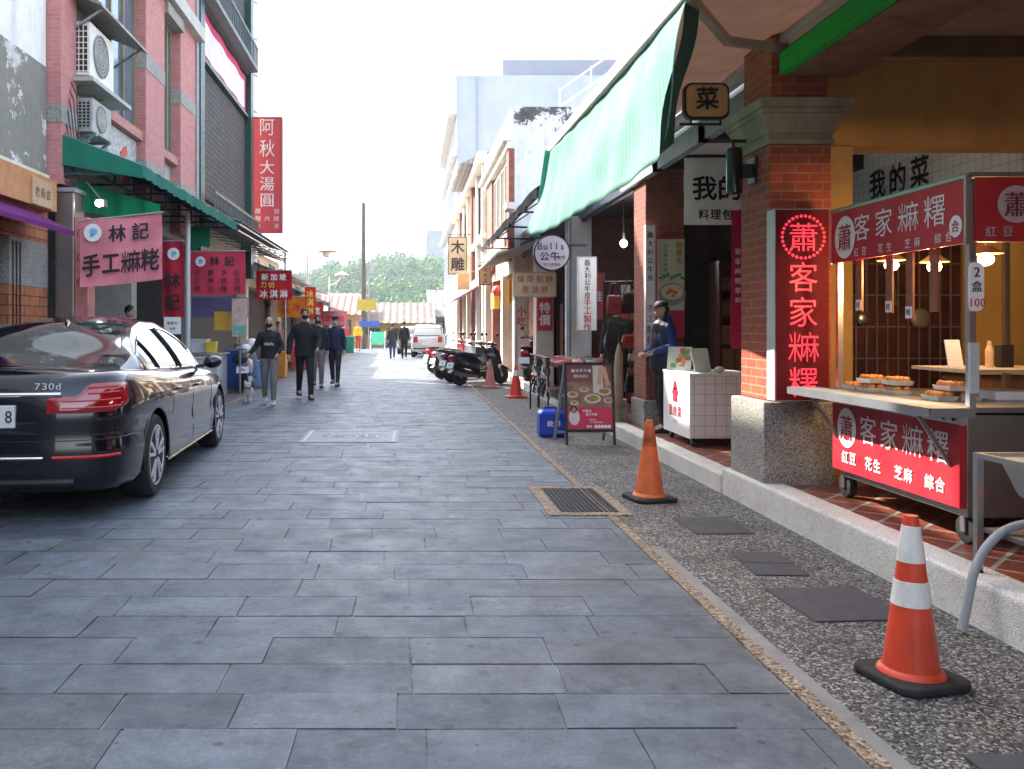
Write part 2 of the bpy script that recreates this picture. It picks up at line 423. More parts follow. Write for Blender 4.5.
def paving():
    rng = random.Random(3)
    mb = MB(); tones = []
    y = .6
    while y < 60:
        h = .30 + rng.uniform(-.012, .012)
        x = -3.27 + rng.uniform(-.5, 0); gx = .0035
        while x < 1.47:
            L = rng.choice((.6, .6, .6, .6, .58, .62, .45, .75))*rng.uniform(.96, 1.04)
            a, b_ = max(x, -3.27), min(x+L, 1.47)
            if b_-a > .05:
                sk = rng.uniform(-.006, .006); t = .012; zz = rng.uniform(-.0025, .0015)
                gy = rng.choice((.002, .0035, .0055)); ga = rng.choice((.002, .0035, .006))
                q = [(a+ga, y+gy), (b_-gx, y+gy+sk*.3), (b_-gx+sk, y+h-gy), (a+ga+sk, y+h-gy)]
                o = len(mb.v)
                mb.v += [(p_[0], p_[1], zz + rng.uniform(-.001, .001)) for p_ in q] + [(p_[0], p_[1], zz-.02) for p_ in q]
                fs = [(0,1,2,3), (0,4,5,1), (1,5,6,2), (2,6,7,3), (3,7,4,0)]
                g = rng.gauss(1, .13); g = max(.7, min(1.35, g)); hue = rng.uniform(-1, 1)
                tone = (.092*g*(1+.06*hue), .107*g, .124*g*(1-.07*hue))
                for f in fs: mb.f.append(tuple(i+o for i in f)); mb.m.append(0); tones.append(tone)
            x += L
        y += h
    o = mb.build('road', slate_mat(), fix=False)
    me = o.data; ca = me.color_attributes.new('tone', 'FLOAT_COLOR', 'CORNER')
    for p_, t in zip(me.polygons, tones):
        for li in p_.loop_indices: ca.data[li].color = (*t, 1)
    return tag(o, kind='structure')
paving()
struct('mortar_bed', MB().box(-3.28, 1.48, .3, 60.3, -.04, -.0065), M((.17,.165,.155), .9, var=.85, scale=4, bmp=.3))
struct('border_strip', MB().box(1.48, 1.545, -1, 60, -.03, .004), PEBBLE)
struct('border_strip', MB().box(-3.37, -3.28, -1, 60, -.03, .004), PEBBLE)
struct('border_strip', MB().box(1.546, 1.61, 1.5, 5.5, -.03, .003), M((.24,.225,.205), .85, var=.25, bmp=.4, dirt=.4))
struct('gutter_pavement', MB().box(1.5455, 2.66, -2, 60, -.03, .0), AGG)
struct('gutter_pavement', MB().box(-4.25, -3.372, -2, 60, -.03, .0), AGG)
struct('plaza_pavement', MB().box(-40, 40, 60.31, 130, -.04, -.01), M((.30,.28,.26), .85, var=.12, scale=2))
struct('riverside_road', MB().box(-60, 60, 66, 72, -.02, -.004), M((.055,.055,.056), .85, var=.2))
# raised arcade floors and kerbs on both sides
kn = MB().box(2.655, 2.86, -2, 7.28, -.03, .225); struct('kerb', kn, KERB, bevel=.025, seg=3)
kf = MB().box(2.645, 2.85, 7.285, 24.5, -.03, .165); struct('kerb', kf, KERB, bevel=.02, seg=3)
struct('kerb', MB().box(2.66, 2.85, 24.52, 66, -.03, .15), KERB, bevel=.02)
struct('kerb', MB().box(-4.45, -4.255, -2, 60, -.03, .15), KERB, bevel=.02)
struct('arcade_floor', MB().box(2.862, 14, -2, 7.28, -.03, .215), TERRA)
struct('arcade_floor', MB().box(2.852, 14, 7.285, 24.5, -.03, .158), TERRA)
struct('arcade_floor', MB().box(2.852, 14, 24.52, 66, -.03, .145), M((.24,.2,.17), .8, var=.2))
struct('arcade_floor', MB().box(-16, -4.452, -2, 60, -.03, .145), M((.24,.22,.2), .75, var=.2, scale=3))

# drain grate with its tan pebble surround, cover plates in the gutter
gr = thing('drain_grate', 'dark iron drain grate set in a tan pebble frame at the edge of the paving', 'drain cover', (1.36, 7.0, 0))
fr = MB()
fr.box(1.05, 1.68, 6.40, 6.50, -.02, .009); fr.box(1.05, 1.68, 7.47, 7.57, -.02, .009); fr.box(1.05, 1.15, 6.50, 7.47, -.02, .009); fr.box(1.60, 1.68, 6.50, 7.47, -.02, .009)
fr.build('surround', PEBBLE, gr)
g2 = MB().box(1.15, 1.60, 6.5, 7.47, -.02, .003)
for i in range(12):
    for j in range(24):
        x = 1.17+i*.0365; y = 6.52+j*.0392; g2.box(x, x+.022, y, y+.024, .003, .011)
g2.build('plate', M((.045,.04,.042), .55, .6, var=.3, dirt=.5), gr)
PLATE = M((.055,.056,.062), .75, var=.25, scale=5, bmp=.35, dirt=.5)
for k, (x, y, w_, d_, rz, lab) in enumerate(((2.15, 6.08, .40, .50, .03, 'dark slab laid in the gutter just in front of the plain orange cone'),
        (2.13, 5.10, .30, .50, -.05, 'small two piece slab in the gutter between two larger slabs'),
        (2.17, 4.36, .50, .52, .06, 'large dark rubber mat in the gutter behind the striped cone'))):
    t = MB().obox((0,0,.002), (w_, d_, .012)) if k != 1 else MB().obox((0,-.13,.002), (w_, .24, .012)).obox((.01,.125,.003), (w_, .25, .012))
    o = t.build('cover_slab', PLATE, bevel=.003); o.location = (x, y, 0); o.rotation_euler.z = rz; tag(o, lab, 'cover slab', 'dark slabs in the gutter')
o = MB().obox((0,0,.004), (.34,.3,.012)).build('cover_slab', PLATE, bevel=.004); o.location = (1.98, 2.66, 0); tag(o, 'dark slab at the bottom right edge below the striped cone', 'cover slab', 'dark slabs in the gutter')
# engraved plate in the road
pl = thing('road_plaque', 'pale engraved rectangular plaque set flush in the middle of the road', 'plaque', (-.75, 11.1, 0))
MB().box(-1.35, -.12, 10.5, 11.75, -.01, .006).build('plate', M((.20,.205,.21), .6, var=.2, scale=5), pl)
lt = MB()
for a in (0, .06):
    lt.box(-1.28+a, -.19-a, 10.58+a, 10.61+a, .006, .009); lt.box(-1.28+a, -.19-a, 11.64-a, 11.67-a, .006, .009)
lt.box(-1.31,-1.27,10.56,11.69,.006,.009); lt.box(-.20,-.16,10.56,11.69,.006,.009); write(lt, '老街', (-.74, 11.12, .0095), (1,0,0), (0,1,0), .42, wgt=1)
lt.build('engraving', M((.45,.46,.46), .7), pl)

# ------------------------------------------------------------------ hill, forest, far buildings
def hill_z(x, y):
    a = max(0, min(1, (y-190)/200)); a = a*a*(3-2*a)
    ridge = 22 + 6*math.sin(x*.017+.6) + 4*math.sin(x*.043+2) - max(0, x-10)*.06
    return -2 + a*ridge
struct('hill', MB().grid(lambda u, v: (-330+u*560, 185+v*260, hill_z(-330+u*560, 185+v*260)), 60, 30), M((.05,.08,.03), .95, var=.3, scale=.2))
def forest():
    rng = random.Random(11); mb = MB()
    for k in range(1500):
        y = rng.uniform(205, 400); x = rng.uniform(-.30*y-25, .10*y+20)
        r = rng.choice((1.8, 2.6, 3.4, 4.6, 5.6))*rng.uniform(.85,1.15); z = hill_z(x, y)+r*.55
        mi = rng.choice((0,0,1,1,2))
        if y > 330 and rng.random() < .3: continue
        n = 210
        for q in range(n):
            th = rng.uniform(0, 2*math.pi); ph = math.acos(rng.uniform(-.35, 1)); rr = r*rng.uniform(.55, 1.05)*(1+.25*math.sin(3*th+k))*(1+.2*math.cos(4*ph+k*2))
            c = Vector((x+rr*math.sin(ph)*math.cos(th), y+rr*math.sin(ph)*math.sin(th), z+rr*.85*math.cos(ph)))
            s = rng.uniform(.28, .55); a = Vector((rng.gauss(0,1), rng.gauss(0,1), rng.gauss(0,1))).normalized(); b = a.orthogonal().normalized()
            mb.add([c-a*s-b*s*.6, c+a*s-b*s*.5, c+a*s*.6+b*s, c-a*s*.8+b*s*.7], [(0,1,2,3)], mi)
    return mb
fo = forest().build('forest', [M((.06,.14,.03), .85, var=.3, scale=.4, spec=.15), M((.10,.18,.04), .85, var=.3, scale=.4, spec=.15), M((.03,.085,.025), .85, var=.3, scale=.4, spec=.15)], fix=False)
tag(fo, 'dense green wood covering the hill beyond the end of the street', 'forest', kind='stuff')
def far_block(name, label, x0, x1, y, d, z1, wall, rows, cols, side_cols=2):
    t = thing(name, label, 'building', ((x0+x1)/2, y+d/2, 0), group='buildings on the hill')
    z0 = hill_z((x0+x1)/2, y+d/2)-3
    MB().box(x0, x1, y, y+d, z0, z1).box(x0+1, x1-1, y+1, y+d-1, z1, z1+1.5).build('wall', wall, t)
    W = GLASSB; rng = random.Random(int(x0*7))
    for i in range(rows):
        zz = z1-1.2-(i+1)*(z1-z0-2)/rows*.9
        for j in range(cols):
            xx = x0+(j+.5)*(x1-x0)/cols
            MB().box(xx-(x1-x0)/cols*.3, xx+(x1-x0)/cols*.3, y-.08, y+.1, zz, zz+(z1-z0)/rows*.45).build('window', W, t)
    return t
TW = M((.34,.33,.36), .8, var=.08)
far_block('tower_block', 'tall brown grey tower block rising above the wooded hill', 9.0, 18.2, 430, 10, 49, M((.22,.19,.20), .8), 9, 4)
for x0, x1, z1, lab in ((-42, -35, 38, 'low pale block on the hill, leftmost of the far flats'), (-31, -22, 37, 'wide pale grey block behind the utility pole on the hill'),
                        (-18, -12, 37.5, 'narrow pale block on the hill just right of the utility pole'), (-9, -1, 37, 'pale flat roofed block left of the tower on the hill')):
    far_block('apartment_block', lab, x0, x1, 440, 9, z1+2, M((.55,.54,.54), .85, var=.05), 3, 4)

# ------------------------------------------------------------------ LEFT ROW
def window(par, x, y0, y1, z0, z1, side=1, glass=None, frame=None, bars=1, depth=.06):
    """window on a wall whose outer face is the plane x, looking towards side*X"""
    f = MB(); t = .05; a, b_ = sorted((x-.02*side, x+depth*side))
    f.box(a, b_, y0, y1, z0, z0+t); f.box(a, b_, y0, y1, z1-t, z1); f.box(a, b_, y0, y0+t, z0+t, z1-t); f.box(a, b_, y1-t, y1, z0+t, z1-t)
    for i in range(bars):
        yy = y0+(i+1)*(y1-y0)/(bars+1); f.box(a, b_, yy-t*.4, yy+t*.4, z0+t, z1-t)
    wf = f.build('window', frame or STEELD, par)
    a, b_ = sorted((x-.015*side, x+.012*side))
    MB().box(a, b_, y0+t, y1-t, z0+t, z1-t).build('pane', glass or GLASSB, wf)
    return wf
# house with peeling plaster (nearest left)
def peel_mat(name, base, under, z_lo=None, amt=.5):
    m, n, b = newmat(name); nz = noise(n, 1.6, 10, .78)
    if z_lo is not None:
        sz = N(n, 'ShaderNodeSeparateXYZ'); n.links.new(N(n, 'ShaderNodeTexCoord').outputs['Object'], sz.inputs[0])
        nz = math_(n, 'ADD', nz, math_(n, 'MULTIPLY', math_(n, 'SUBTRACT', sz.outputs[2], z_lo), .085))
    f = ramp(n, nz, [(amt, (0,0,0)), (amt+.015, (1,1,1))])
    c1 = ramp(n, noise(n, 6, 6), [(.3, mul(base, .9)), (.7, mul(base, 1.06))]); mp = N(n, 'ShaderNodeMapping'); mp.inputs['Scale'].default_value = (1, 1, .18); n.links.new(N(n, 'ShaderNodeTexCoord').outputs['Object'], mp.inputs[0]); c1 = mix(n, ramp(n, noise(n, 3, 9, .75, mp.outputs[0]), [(.48, (0,0,0)), (.75, (.55,.55,.55))]), c1, mul(base, .35)); c2 = ramp(n, noise(n, 4, 8, .7), [(.3, mul(under, .55)), (.7, mul(under, 1.35))])
    n.links.new(mix(n, f, c1, c2), b.inputs['Base Color']); b.inputs['Roughness'].default_value = .85; bump(n, b, f, .4, .01)
    return m
a = thing('plaster_house', 'old house with white and grey peeling plaster above orange tiles, nearest on the left', 'building', (-8, 5, 0))
MB().box(-12, -5.0, -26, 11.88, 5.0, 10.0).build('wall', peel_mat('white_plaster', (.74,.72,.69), (.42,.40,.37), amt=.68), a)
MB().box(-12, -4.99, -26, 11.87, 3.50, 4.998).build('stained_wall', peel_mat('stained_plaster', (.21,.20,.17), (.60,.58,.54), amt=.56), a)
MB().box(-12, -4.94, -26, 11.86, 3.43, 3.499).build('ledge', CREAM, a)
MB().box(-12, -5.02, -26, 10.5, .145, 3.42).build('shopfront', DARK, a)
pw = MB().box(-5.6, -4.97, 10.72, 11.86, .145, 1.45).box(-5.6, -4.97, 10.72, 11.86, 1.95, 2.55); pw.build('granite_pier', GRANITE, a)
MB().box(-5.6, -4.972, 10.72, 11.86, 1.451, 1.949).box(-5.6, -4.972, 10.5, 11.86, 2.551, 3.42).build('tiled_pier', ORANGET, a)
t = MB()
for i in range(8): t.box(-4.962, -4.95, 10.80, 11.0, .5+i*.12, .515+i*.12)
for yy in (10.8, 10.9, 11.0): t.box(-4.965, -4.953, yy-.006, yy+.006, .5, 2.5)
t.build('grille', BLACK, a)
s = thing('shop_sign', 'orange wooden sign box under the ledge of the peeling house', 'sign', (-4.9, 11, 3))
MB().box(-4.96, -4.80, 9.5, 11.75, 2.98, 3.40).build('board', M((.46,.20,.075), .6, var=.2, dirt=.3), s)
MB().box(-4.797, -4.775, 10.95, 11.55, 2.99, 3.34).build('panel', M((.45,.29,.17), .6, var=.15), s)
write(MB(), '老街店', (-4.77, 11.25, 3.16), (0,1,0), FZ, .15, pitch=.17).build('lettering', M((.12,.06,.03), .6), s)
pa = MB().prism([(-4.96,2.95),(-4.35,2.66),(-4.35,2.60),(-4.96,2.88)], 8.5, 11.2, 'xz')
tag(pa.build('purple_awning', cloth((.16,.025,.15), .15)), 'purple awning edge over the dark shop door at the far left', 'awning')

# building with pink tile pilasters
b = thing('pink_tiled_building', 'building with pink tile pilasters, grey bands and tall windows on the left', 'building', (-8, 15.7, 0))
MB().box(-13, -5.02, 11.9, 19.62, 3.3, 9.4).build('wall', M((.42,.40,.39), .85, var=.12, scale=2, dirt=.4), b)
for y0, y1 in ((11.9, 12.45), (15.75, 16.95), (18.15, 19.45)):
    q = MB()
    for z0, z1 in ((3.4, 4.25), (4.50, 6.15), (6.45, 9.0)): q.box(-5.05, -4.80, y0, y1, z0, z1)
    build_each(q, 'pilaster', PINKT, b)
    build_each(MB().box(-5.05, -4.79, y0-.01, y1+.01, 4.251, 4.499).box(-5.05, -4.79, y0-.01, y1+.01, 6.151, 6.449), 'stone_band', GRANITE, b)
for y0, y1 in ((13.75, 15.65), (17.05, 18.05)):
    MB().box(-5.05, -4.85, y0-.08, y1+.08, 4.82, 4.98).build('sill', PINKT, b)
    window(b, -5.02, y0, y1, 5.0, 7.6, 1, bars=2, frame=M((.24,.20,.13), .5, .3))
    MB().box(-5.05, -4.72, y0-.1, y1+.1, 7.62, 7.85).build('lintel', GRANITE, b)
mo = M((.40,.38,.38), .6, var=.6, scale=14, dirt=.4)
MB().box(-5.03, -4.96, 14.2, 15.7, 3.85, 4.8).build('mosaic_panel', mo, b)
f = MB()
for q in ((14.5,4.1),(15.0,4.45),(15.35,4.2),(15.1,4.0)): f.obox((-4.953, q[0], q[1]), (.012, .16, .34), (R(20*q[0]), 0, 0))
f.build('flower_motif', M((.5,.06,.05), .6), b)
MB().box(-4.83, -4.62, 15.6, 19.6, 7.9, 8.2).build('cornice', M((.45,.43,.41), .8, dirt=.3), b)
MB().box(-13, -5.06, 11.9, 12.4, .145, 3.299).box(-13, -10, 12.4, 19.6, .145, 3.299).box(-13, -5.06, 19.2, 19.62, .145, 3.299).build('ground_wall', M((.10,.09,.085), .9, var=.3), b)
MB().box(-9.9, -5.08, 15.8, 16.1, .145, 3.299).build('party_wall', M((.42,.40,.36), .8), b)
# steel column wrapped in sheet metal
c = thing('steel_column', 'brown grey sheet metal column with a plate collar behind the car', 'column', (-4.75, 12.1, .145))
MB().box(-4.93, -4.66, 12.0, 12.4, .145, 3.30).build('shaft', M((.25,.22,.20), .4, .7, var=.2, scale=2, dirt=.4), c, bevel=.02)
MB().box(-4.95, -4.64, 11.98, 12.42, 3.301, 3.36).build('collar', GREYM, c)
MB().box(-4.655, -4.48, 12.02, 12.3, .145, 2.95).build('pink_board', M((.52,.20,.18), .6, var=.25, dirt=.4), c)
l_ = MB()
for i in range(3): ring(l_, (-4.565, 12.015, 2.72-i*.34), FX, FZ, .045, .062)
l_.build('lettering', M((.25,.05,.05), .6), c)
# outdoor units
def ac(label, loc, sx, sy, sz, old):
    t = thing('air_conditioner', label, 'air conditioner', loc, group='outdoor units on the pink building')
    body = M((.70,.67,.60), .5, var=.08, dirt=.4) if not old else M((.38,.37,.35), .6, var=.25, dirt=.6)
    x, y, z = loc
    MB().box(x, x+sx, y, y+sy, z, z+sz).build('casing', body, t, bevel=.015)
    g = MB(); g.box(x+.03, x+sx-.03, y-.004, y, z+.05, z+sz-.05); g.build('coil', DARK, t)
    g = MB()
    for i in range(9): zz = z+.06+i*(sz-.12)/8; g.box(x+.02, x+sx-.02, y-.014, y-.004, zz-.006, zz+.006)
    for i in range(5): xx = x+.03+i*(sx-.06)/4; g.box(xx-.006, xx+.006, y-.02, y-.012, z+.04, z+sz-.04)
    g.build('grille', body, t)
    cy = y+sy*.42; r = sz*.40
    fn = MB().lathe([(r, 0), (r, .02), (r*.93, .024), (r*.93, .004)], (x+sx, cy, z+sz/2), 32, 'x'); f = fn.build('fan_guard', M((.20,.20,.19), .6), t, smooth=30)
    g = MB()
    for i in range(1, 6): g.lathe([(r*i/6+.006, .012), (r*i/6+.006, .02), (r*i/6-.006, .02), (r*i/6-.006, .012)], (x+sx, cy, z+sz/2), 28, 'x', caps=False)
    for i in range(8): a_ = i*math.pi/4; g.bar((x+sx+.016, cy, z+sz/2), (x+sx+.016, cy+r*.95*math.cos(a_), z+sz/2+r*.95*math.sin(a_)), .008)
    g.build('guard_wires', M((.45,.44,.42), .5), f)
    br = MB().bar((x-.2, y+.1, z-.03), (x+sx+.03, y+.1, z-.03), .04).bar((x-.2, y+sy-.1, z-.03), (x+sx+.03, y+sy-.1, z-.03), .04)
    br.bar((x-.2, y+.1, z-.35), (x+sx, y+.1, z-.03), .03).bar((x-.2, y+sy-.1, z-.35), (x+sx, y+sy-.1, z-.03), .03)
    build_each(br, 'bracket', STEELD, t)
    return t
ac('cream outdoor unit with a round fan, under the sheet metal hood', (-4.92, 12.45, 5.06), .32, 1.0, .78, False)
ac('grey weathered outdoor unit on the bracket below the cream one', (-4.92, 12.6, 4.28), .30, .8, .50, True)
h = thing('sheet_hood', 'rusty sheet metal hood over the cream outdoor unit', 'hood', (-4.8, 13, 6.1))
MB().prism([(-5.05,6.30),(-4.35,6.02),(-4.35,5.98),(-5.05,6.26)], 12.2, 14.4, 'xz').build('sheet', M((.26,.24,.22), .5, .5, var=.3, dirt=.6), h)
MB().bar((-5.0,12.4,5.6), (-4.4,12.4,6.0), .03).bar((-5.0,14.2,5.6), (-4.4,14.2,6.0), .03).build('strut', STEELD, h)
MB().box(-5.0, -4.5, 12.3, 14.0, 4.94, 5.0).build('shelf', M((.40,.38,.36), .6, .3, dirt=.6), h)
pp = MB().tube([(-4.97,11.95,3.5),(-4.95,11.95,4.55),(-4.9,12.05,4.68),(-4.85,12.4,4.7),(-4.85,12.42,5.0)], .035)
pp.tube([(-4.85,12.1,3.4),(-4.85,12.1,4.1),(-4.92,12.3,5.0),(-4.9,12.4,5.3)], .04)
tag(pp.build('drain_pipe', M((.58,.57,.55), .5, var=.15, dirt=.4), smooth=40), 'pale bent drain pipes running up beside the outdoor units', 'pipe')
cb = MB()
for i in range(6):
    o_ = i*.03; cb.tube([(-4.72+o_*.5,12.0+o_*.3,3.35),(-4.74+o_,12.02,3.9),(-4.85+o_,12.05+o_,4.3+.08*i),(-4.95,12.2+o_,4.7+.1*i)], .009, 6)
cb.box(-4.85,-4.68,12.0,12.12,3.5,3.75)
tag(cb.build('cable_bundle', BLACK), 'tangle of black cables and a junction box above the steel column', 'cables')
dp = MB().tube([(-4.80,19.58,3.4),(-4.80,19.58,10)], .045).tube([(-4.78,19.45,3.4),(-4.78,19.45,10)], .03)
tag(dp.build('downpipe', M((.26,.27,.29), .5, .3), smooth=40), 'grey downpipes between the pink building and the green framed building', 'pipe')

# building with green steel frame and slate panels
g = thing('green_framed_building', 'building with dark slate panels between dark green steel frames on the left', 'building', (-8, 23, 0))
MB().box(-13, -5.06, 19.65, 26.4, 3.2, 13.2).build('wall', M((.50,.43,.36), .8, var=.12, scale=2), g)
for z0, z1 in ((4.55, 7.7), (9.9, 12.8)):
    MB().box(-5.08, -4.93, 19.95, 26.0, z0, z1).build('slate_panel', SHINGLE, g)
for y0 in (19.68, 25.98): MB().box(-5.05, -4.74, y0, y0+.40, 2.9, 13.4).build('frame_post', DGREEN, g)
MB().box(-5.05, -4.80, 20.08, 25.98, 9.0, 9.16).box(-5.05, -4.80, 20.08, 25.98, 7.72, 7.80).build('frame_beam', DGREEN, g)
for z in (4.0, 9.2):
    q = MB().box(-4.93, -4.5, 20.1, 25.9, z-.12, z); q.box(-4.54, -4.5, 20.1, 25.9, z+.55, z+.62)
    for i in range(26): yy = 20.15+i*.228; q.box(-4.535, -4.505, yy-.012, yy+.012, z, z+.55)
    q.build('balcony', M((.10,.12,.12), .5, .3), g)
bn = MB().grid(lambda u, v: (-4.90+.02*math.sin(u*19), 20.1+u*5.8, 7.82+v*1.16), 40, 2); bnr = bn.build('banner', cloth((.66,.10,.22), .2), g, solid=.006)
MB().grid(lambda u, v: (-4.88+.02*math.sin(u*19), 20.3+u*5.3, 7.95+v*.8), 40, 2).build('banner_field', cloth((.80,.76,.76), .2), bnr, fix=True)
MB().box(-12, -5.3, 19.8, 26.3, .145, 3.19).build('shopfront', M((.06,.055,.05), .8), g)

# green awning over the first shops
aw = thing('green_awning', 'long dark green sheet awning over the banner shop on the left', 'awning', (-4.4, 15, 3.9))
def awsec(x): return 4.16-(x+5.0)*(.50/1.3)
MB().grid(lambda u, v: (-5.0+v*1.3, 11.95+u*6.5, awsec(-5.0+v*1.3)+.10*math.sin(math.pi*v)*0+.02*math.sin(u*60)), 80, 6).build('canopy', M((.04,.20,.145), .5, var=.25, dirt=.5, scale=3), aw, solid=.012)
MB().add([(-5,11.95,4.16),(-3.7,11.95,3.66),(-3.68,11.95,3.48),(-5,11.95,3.70)], [(0,1,2,3)]).build('end_panel', cloth((.03,.22,.15), .3), aw, solid=.01)
MB().grid(lambda u, v: (-3.69+.015*math.sin(u*40), 11.95+u*6.5, 3.66-v*(.15+.03*math.sin(u*55)**2)), 90, 2).build('valance', cloth((.04,.20,.15), .3), aw, solid=.006)
fr = MB()
for i in range(8):
    yy = 12.0+i*.91; fr.bar((-5.0,yy,4.08), (-3.72,yy,3.60), .035); fr.bar((-5.0,yy,3.55), (-3.75,yy,3.55), .03); fr.bar((-4.4,yy,3.56), (-4.4,yy,3.86), .025)
for x in (-3.74, -4.4): fr.bar((x,11.97,3.56), (x,18.4,3.56), .035)
fr.build('frame', DGREEN, aw)
gc = MB().grid(lambda u, v: (-4.72+.9*u, 12.3+.9*u+.05*math.sin(u*20), 3.5-.20*u-v*(.42-.1*u)), 24, 6)
tag(gc.build('green_tarpaulin', cloth((.015,.28,.13), .45), solid=.006), 'bright green tarpaulin sagging under the dark green awning', 'tarpaulin')
gc = MB().grid(lambda u, v: (-4.6+.5*u, 17.8, 3.5-v*(.5-.1*u)+.03*math.sin(u*12)), 16, 4)
tag(gc.build('hanging_cloth', cloth((.03,.26,.15), .4), solid=.006), 'short green cloth hanging at the far end of the dark green awning', 'tarpaulin')
# translucent grey awning beyond
aw = thing('clear_awning', 'grey corrugated awning on thin trusses beyond the green awning', 'awning', (-4.4, 21, 3.8))
MB().grid(lambda u, v: (-4.95+v*1.35, 18.5+u*7.8, 4.12-v*.42+.02*math.sin(u*150)), 150, 4).build('canopy', cloth((.30,.29,.27), .35), aw, solid=.008)
fr = MB()
for i in range(9):
    yy = 18.6+i*.95; fr.bar((-4.95,yy,4.04), (-3.62,yy,3.64), .03); fr.bar((-4.95,yy,3.70), (-3.66,yy,3.50), .03)
    for k in range(5): fr.bar((-4.9+k*.26,yy,4.02-k*.08), (-4.77+k*.26,yy,3.68-k*.045), .016)
for x, z in ((-3.63,3.63), (-3.66,3.50), (-4.5,3.88)): fr.bar((x,18.5,z), (x,26.2,z), .035)
fr.build('frame', STEELD, aw)
# posts
def post(label, x, y, z1, r, m):
    t = thing('awning_post', label, 'post', (x, y, 0), group='awning posts on the left')
    MB().tube([(x,y,0),(x,y,z1)], r, 12).build('pole', m, t, smooth=40); MB().box(x-.07,x+.07,y-.07,y+.07,-.005,.012).build('base', STEELD, t)
PW = M((.62,.62,.60), .4, var=.1, dirt=.4)
post('white painted post beside the red menu banner', -4.2, 16.4, 3.6, .05, PW)
post('thin grey post at the end of the corrugated awning', -3.7, 25.9, 3.65, .035, STEELD)

# low shop houses beyond, then the street end
def low_shop(label, y0, y1, h, wall, roofm, awn, side=-1):
    x = -5.0 if side < 0 else 2.75
    t = thing('shop_house', label, 'building', (x-3 if side < 0 else x+3, (y0+y1)/2, 0), group='low shop houses')
    s = -1 if side < 0 else 1
    def bx(mb, a, b_, *k): a, b_ = sorted((x+s*a, x+s*b_)); return mb.box(a, b_, *k)
    q = bx(MB(), 0, 8, y0, y1-.02, h-1.2, h); bx(q, 0, .3, y0, y0+.35, .14, h-1.2); bx(q, 0, .3, y1-.37, y1-.02, .14, h-1.2); q.build('wall', wall, t)
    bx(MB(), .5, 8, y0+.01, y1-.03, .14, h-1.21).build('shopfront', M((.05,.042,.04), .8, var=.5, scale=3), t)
    r_ = MB(); xs = sorted((x-s*.25, x+s*8)); zc = h+1.5
    r_.prism([(x-s*.3, h), (x+s*4, zc), (x+s*8.3, h), (x+s*8.3, h+.12), (x+s*4, zc+.14), (x-s*.3, h+.12)], y0-.1, y1-.1, 'xz'); r_.build('roof', roofm, t)
    z = min(h-.9, 3.0)
    MB().prism([(x-s*.02, z+.55), (x-s*1.3, z), (x-s*1.3, z-.16), (x-s*1.28, z-.16), (x-s*1.28, z-.03), (x-s*.02, z+.5)], y0+.1, y1-.2, 'xz').build('awning', awn, t)
    for k in range(2):
        yy = y0+(k+.25)*(y1-y0)/2; window(t, x-s*.01, yy, yy+1.0, h-.9, h-.2, -s, bars=1)
TIN = brick('tin_roof', (.33,.31,.30), (.28,.27,.26), (.12,.11,.11), .18, 9, .02, 0, rough=.6, dirt=.5)
REDTIN = brick('rust_roof', (.20,.075,.05), (.17,.065,.045), (.34,.29,.26), .5, 9, .10, 0, rough=.7, dirt=.4)
low_shop('low left shop house with a grey tin roof just past the green framed building', 26.6, 33.5, 3.9, CREAM, TIN, cloth((.20,.15,.13), .3))
low_shop('middle low shop house on the left with a green striped awning', 33.6, 41, 3.5, M((.42,.28,.22), .8), TIN, cloth((.10,.18,.14), .3))
low_shop('farthest low shop house on the left with a rust red roof', 41.1, 50, 3.3, PALEPL, REDTIN, cloth((.40,.25,.2), .3))
# shops across the end of the street
def end_shop(label, x0, x1, y, hw, hr, wall, roofm, stripes, seed):
    t = thing('end_shop', label, 'building', ((x0+x1)/2, y+3, 0), group='shops across the end of the street')
    MB().box(x0, x1, y, y+7, -.04, hw).build('wall', wall, t)
    q = MB()
    n = int((x1-x0)/.22)
    q.grid(lambda u, v: (x0-.3+u*(x1-x0+.6), y-1.0+v*4.5, hw-.15+v*(hr-hw)+.025*math.sin(u*n*math.pi)), n*4, 3); q.build('roof', roofm, t, solid=.03)
    rng = random.Random(seed); k = int((x1-x0)/1.5)
    for i in range(k):
        xx = x0+.25+i*(x1-x0-.3)/k
        f = MB().box(xx, xx+1.0, y-.05, y, .05 if i % 2 else .9, hw-.5).build('window', WOODD, t)
        MB().box(xx+.07, xx+.93, y-.06, y-.045, .12 if i % 2 else .97, hw-.57).build('pane', GLASS, f)
YEL = M((.42,.27,.08), .8, var=.1, scale=1)
end_shop('yellow shop with a pale corrugated roof across the street end', -3.3, 1.7, 63, 1.9, 3.5, YEL, M((.17,.135,.115), .8, var=.35, scale=1.2, dirt=.5), 0, 1)
end_shop('shop with rust and white striped roof left of the yellow shop', -8.6, -3.4, 62, 2.5, 4.2, M((.50,.30,.14), .8), REDTIN, 1, 2)
end_shop('long low pink roofed shop at the left of the street end', -17, -8.7, 62.5, 2.4, 4.4, CREAM, M((.20,.11,.10), .8, var=.3, scale=1), 1, 3)
end_shop('grey tin shop at the right of the street end behind the white car', 1.8, 9, 66, 2.4, 4.6, M((.40,.40,.40), .8), M((.22,.22,.22), .7, var=.3, scale=1.2), 1, 4)
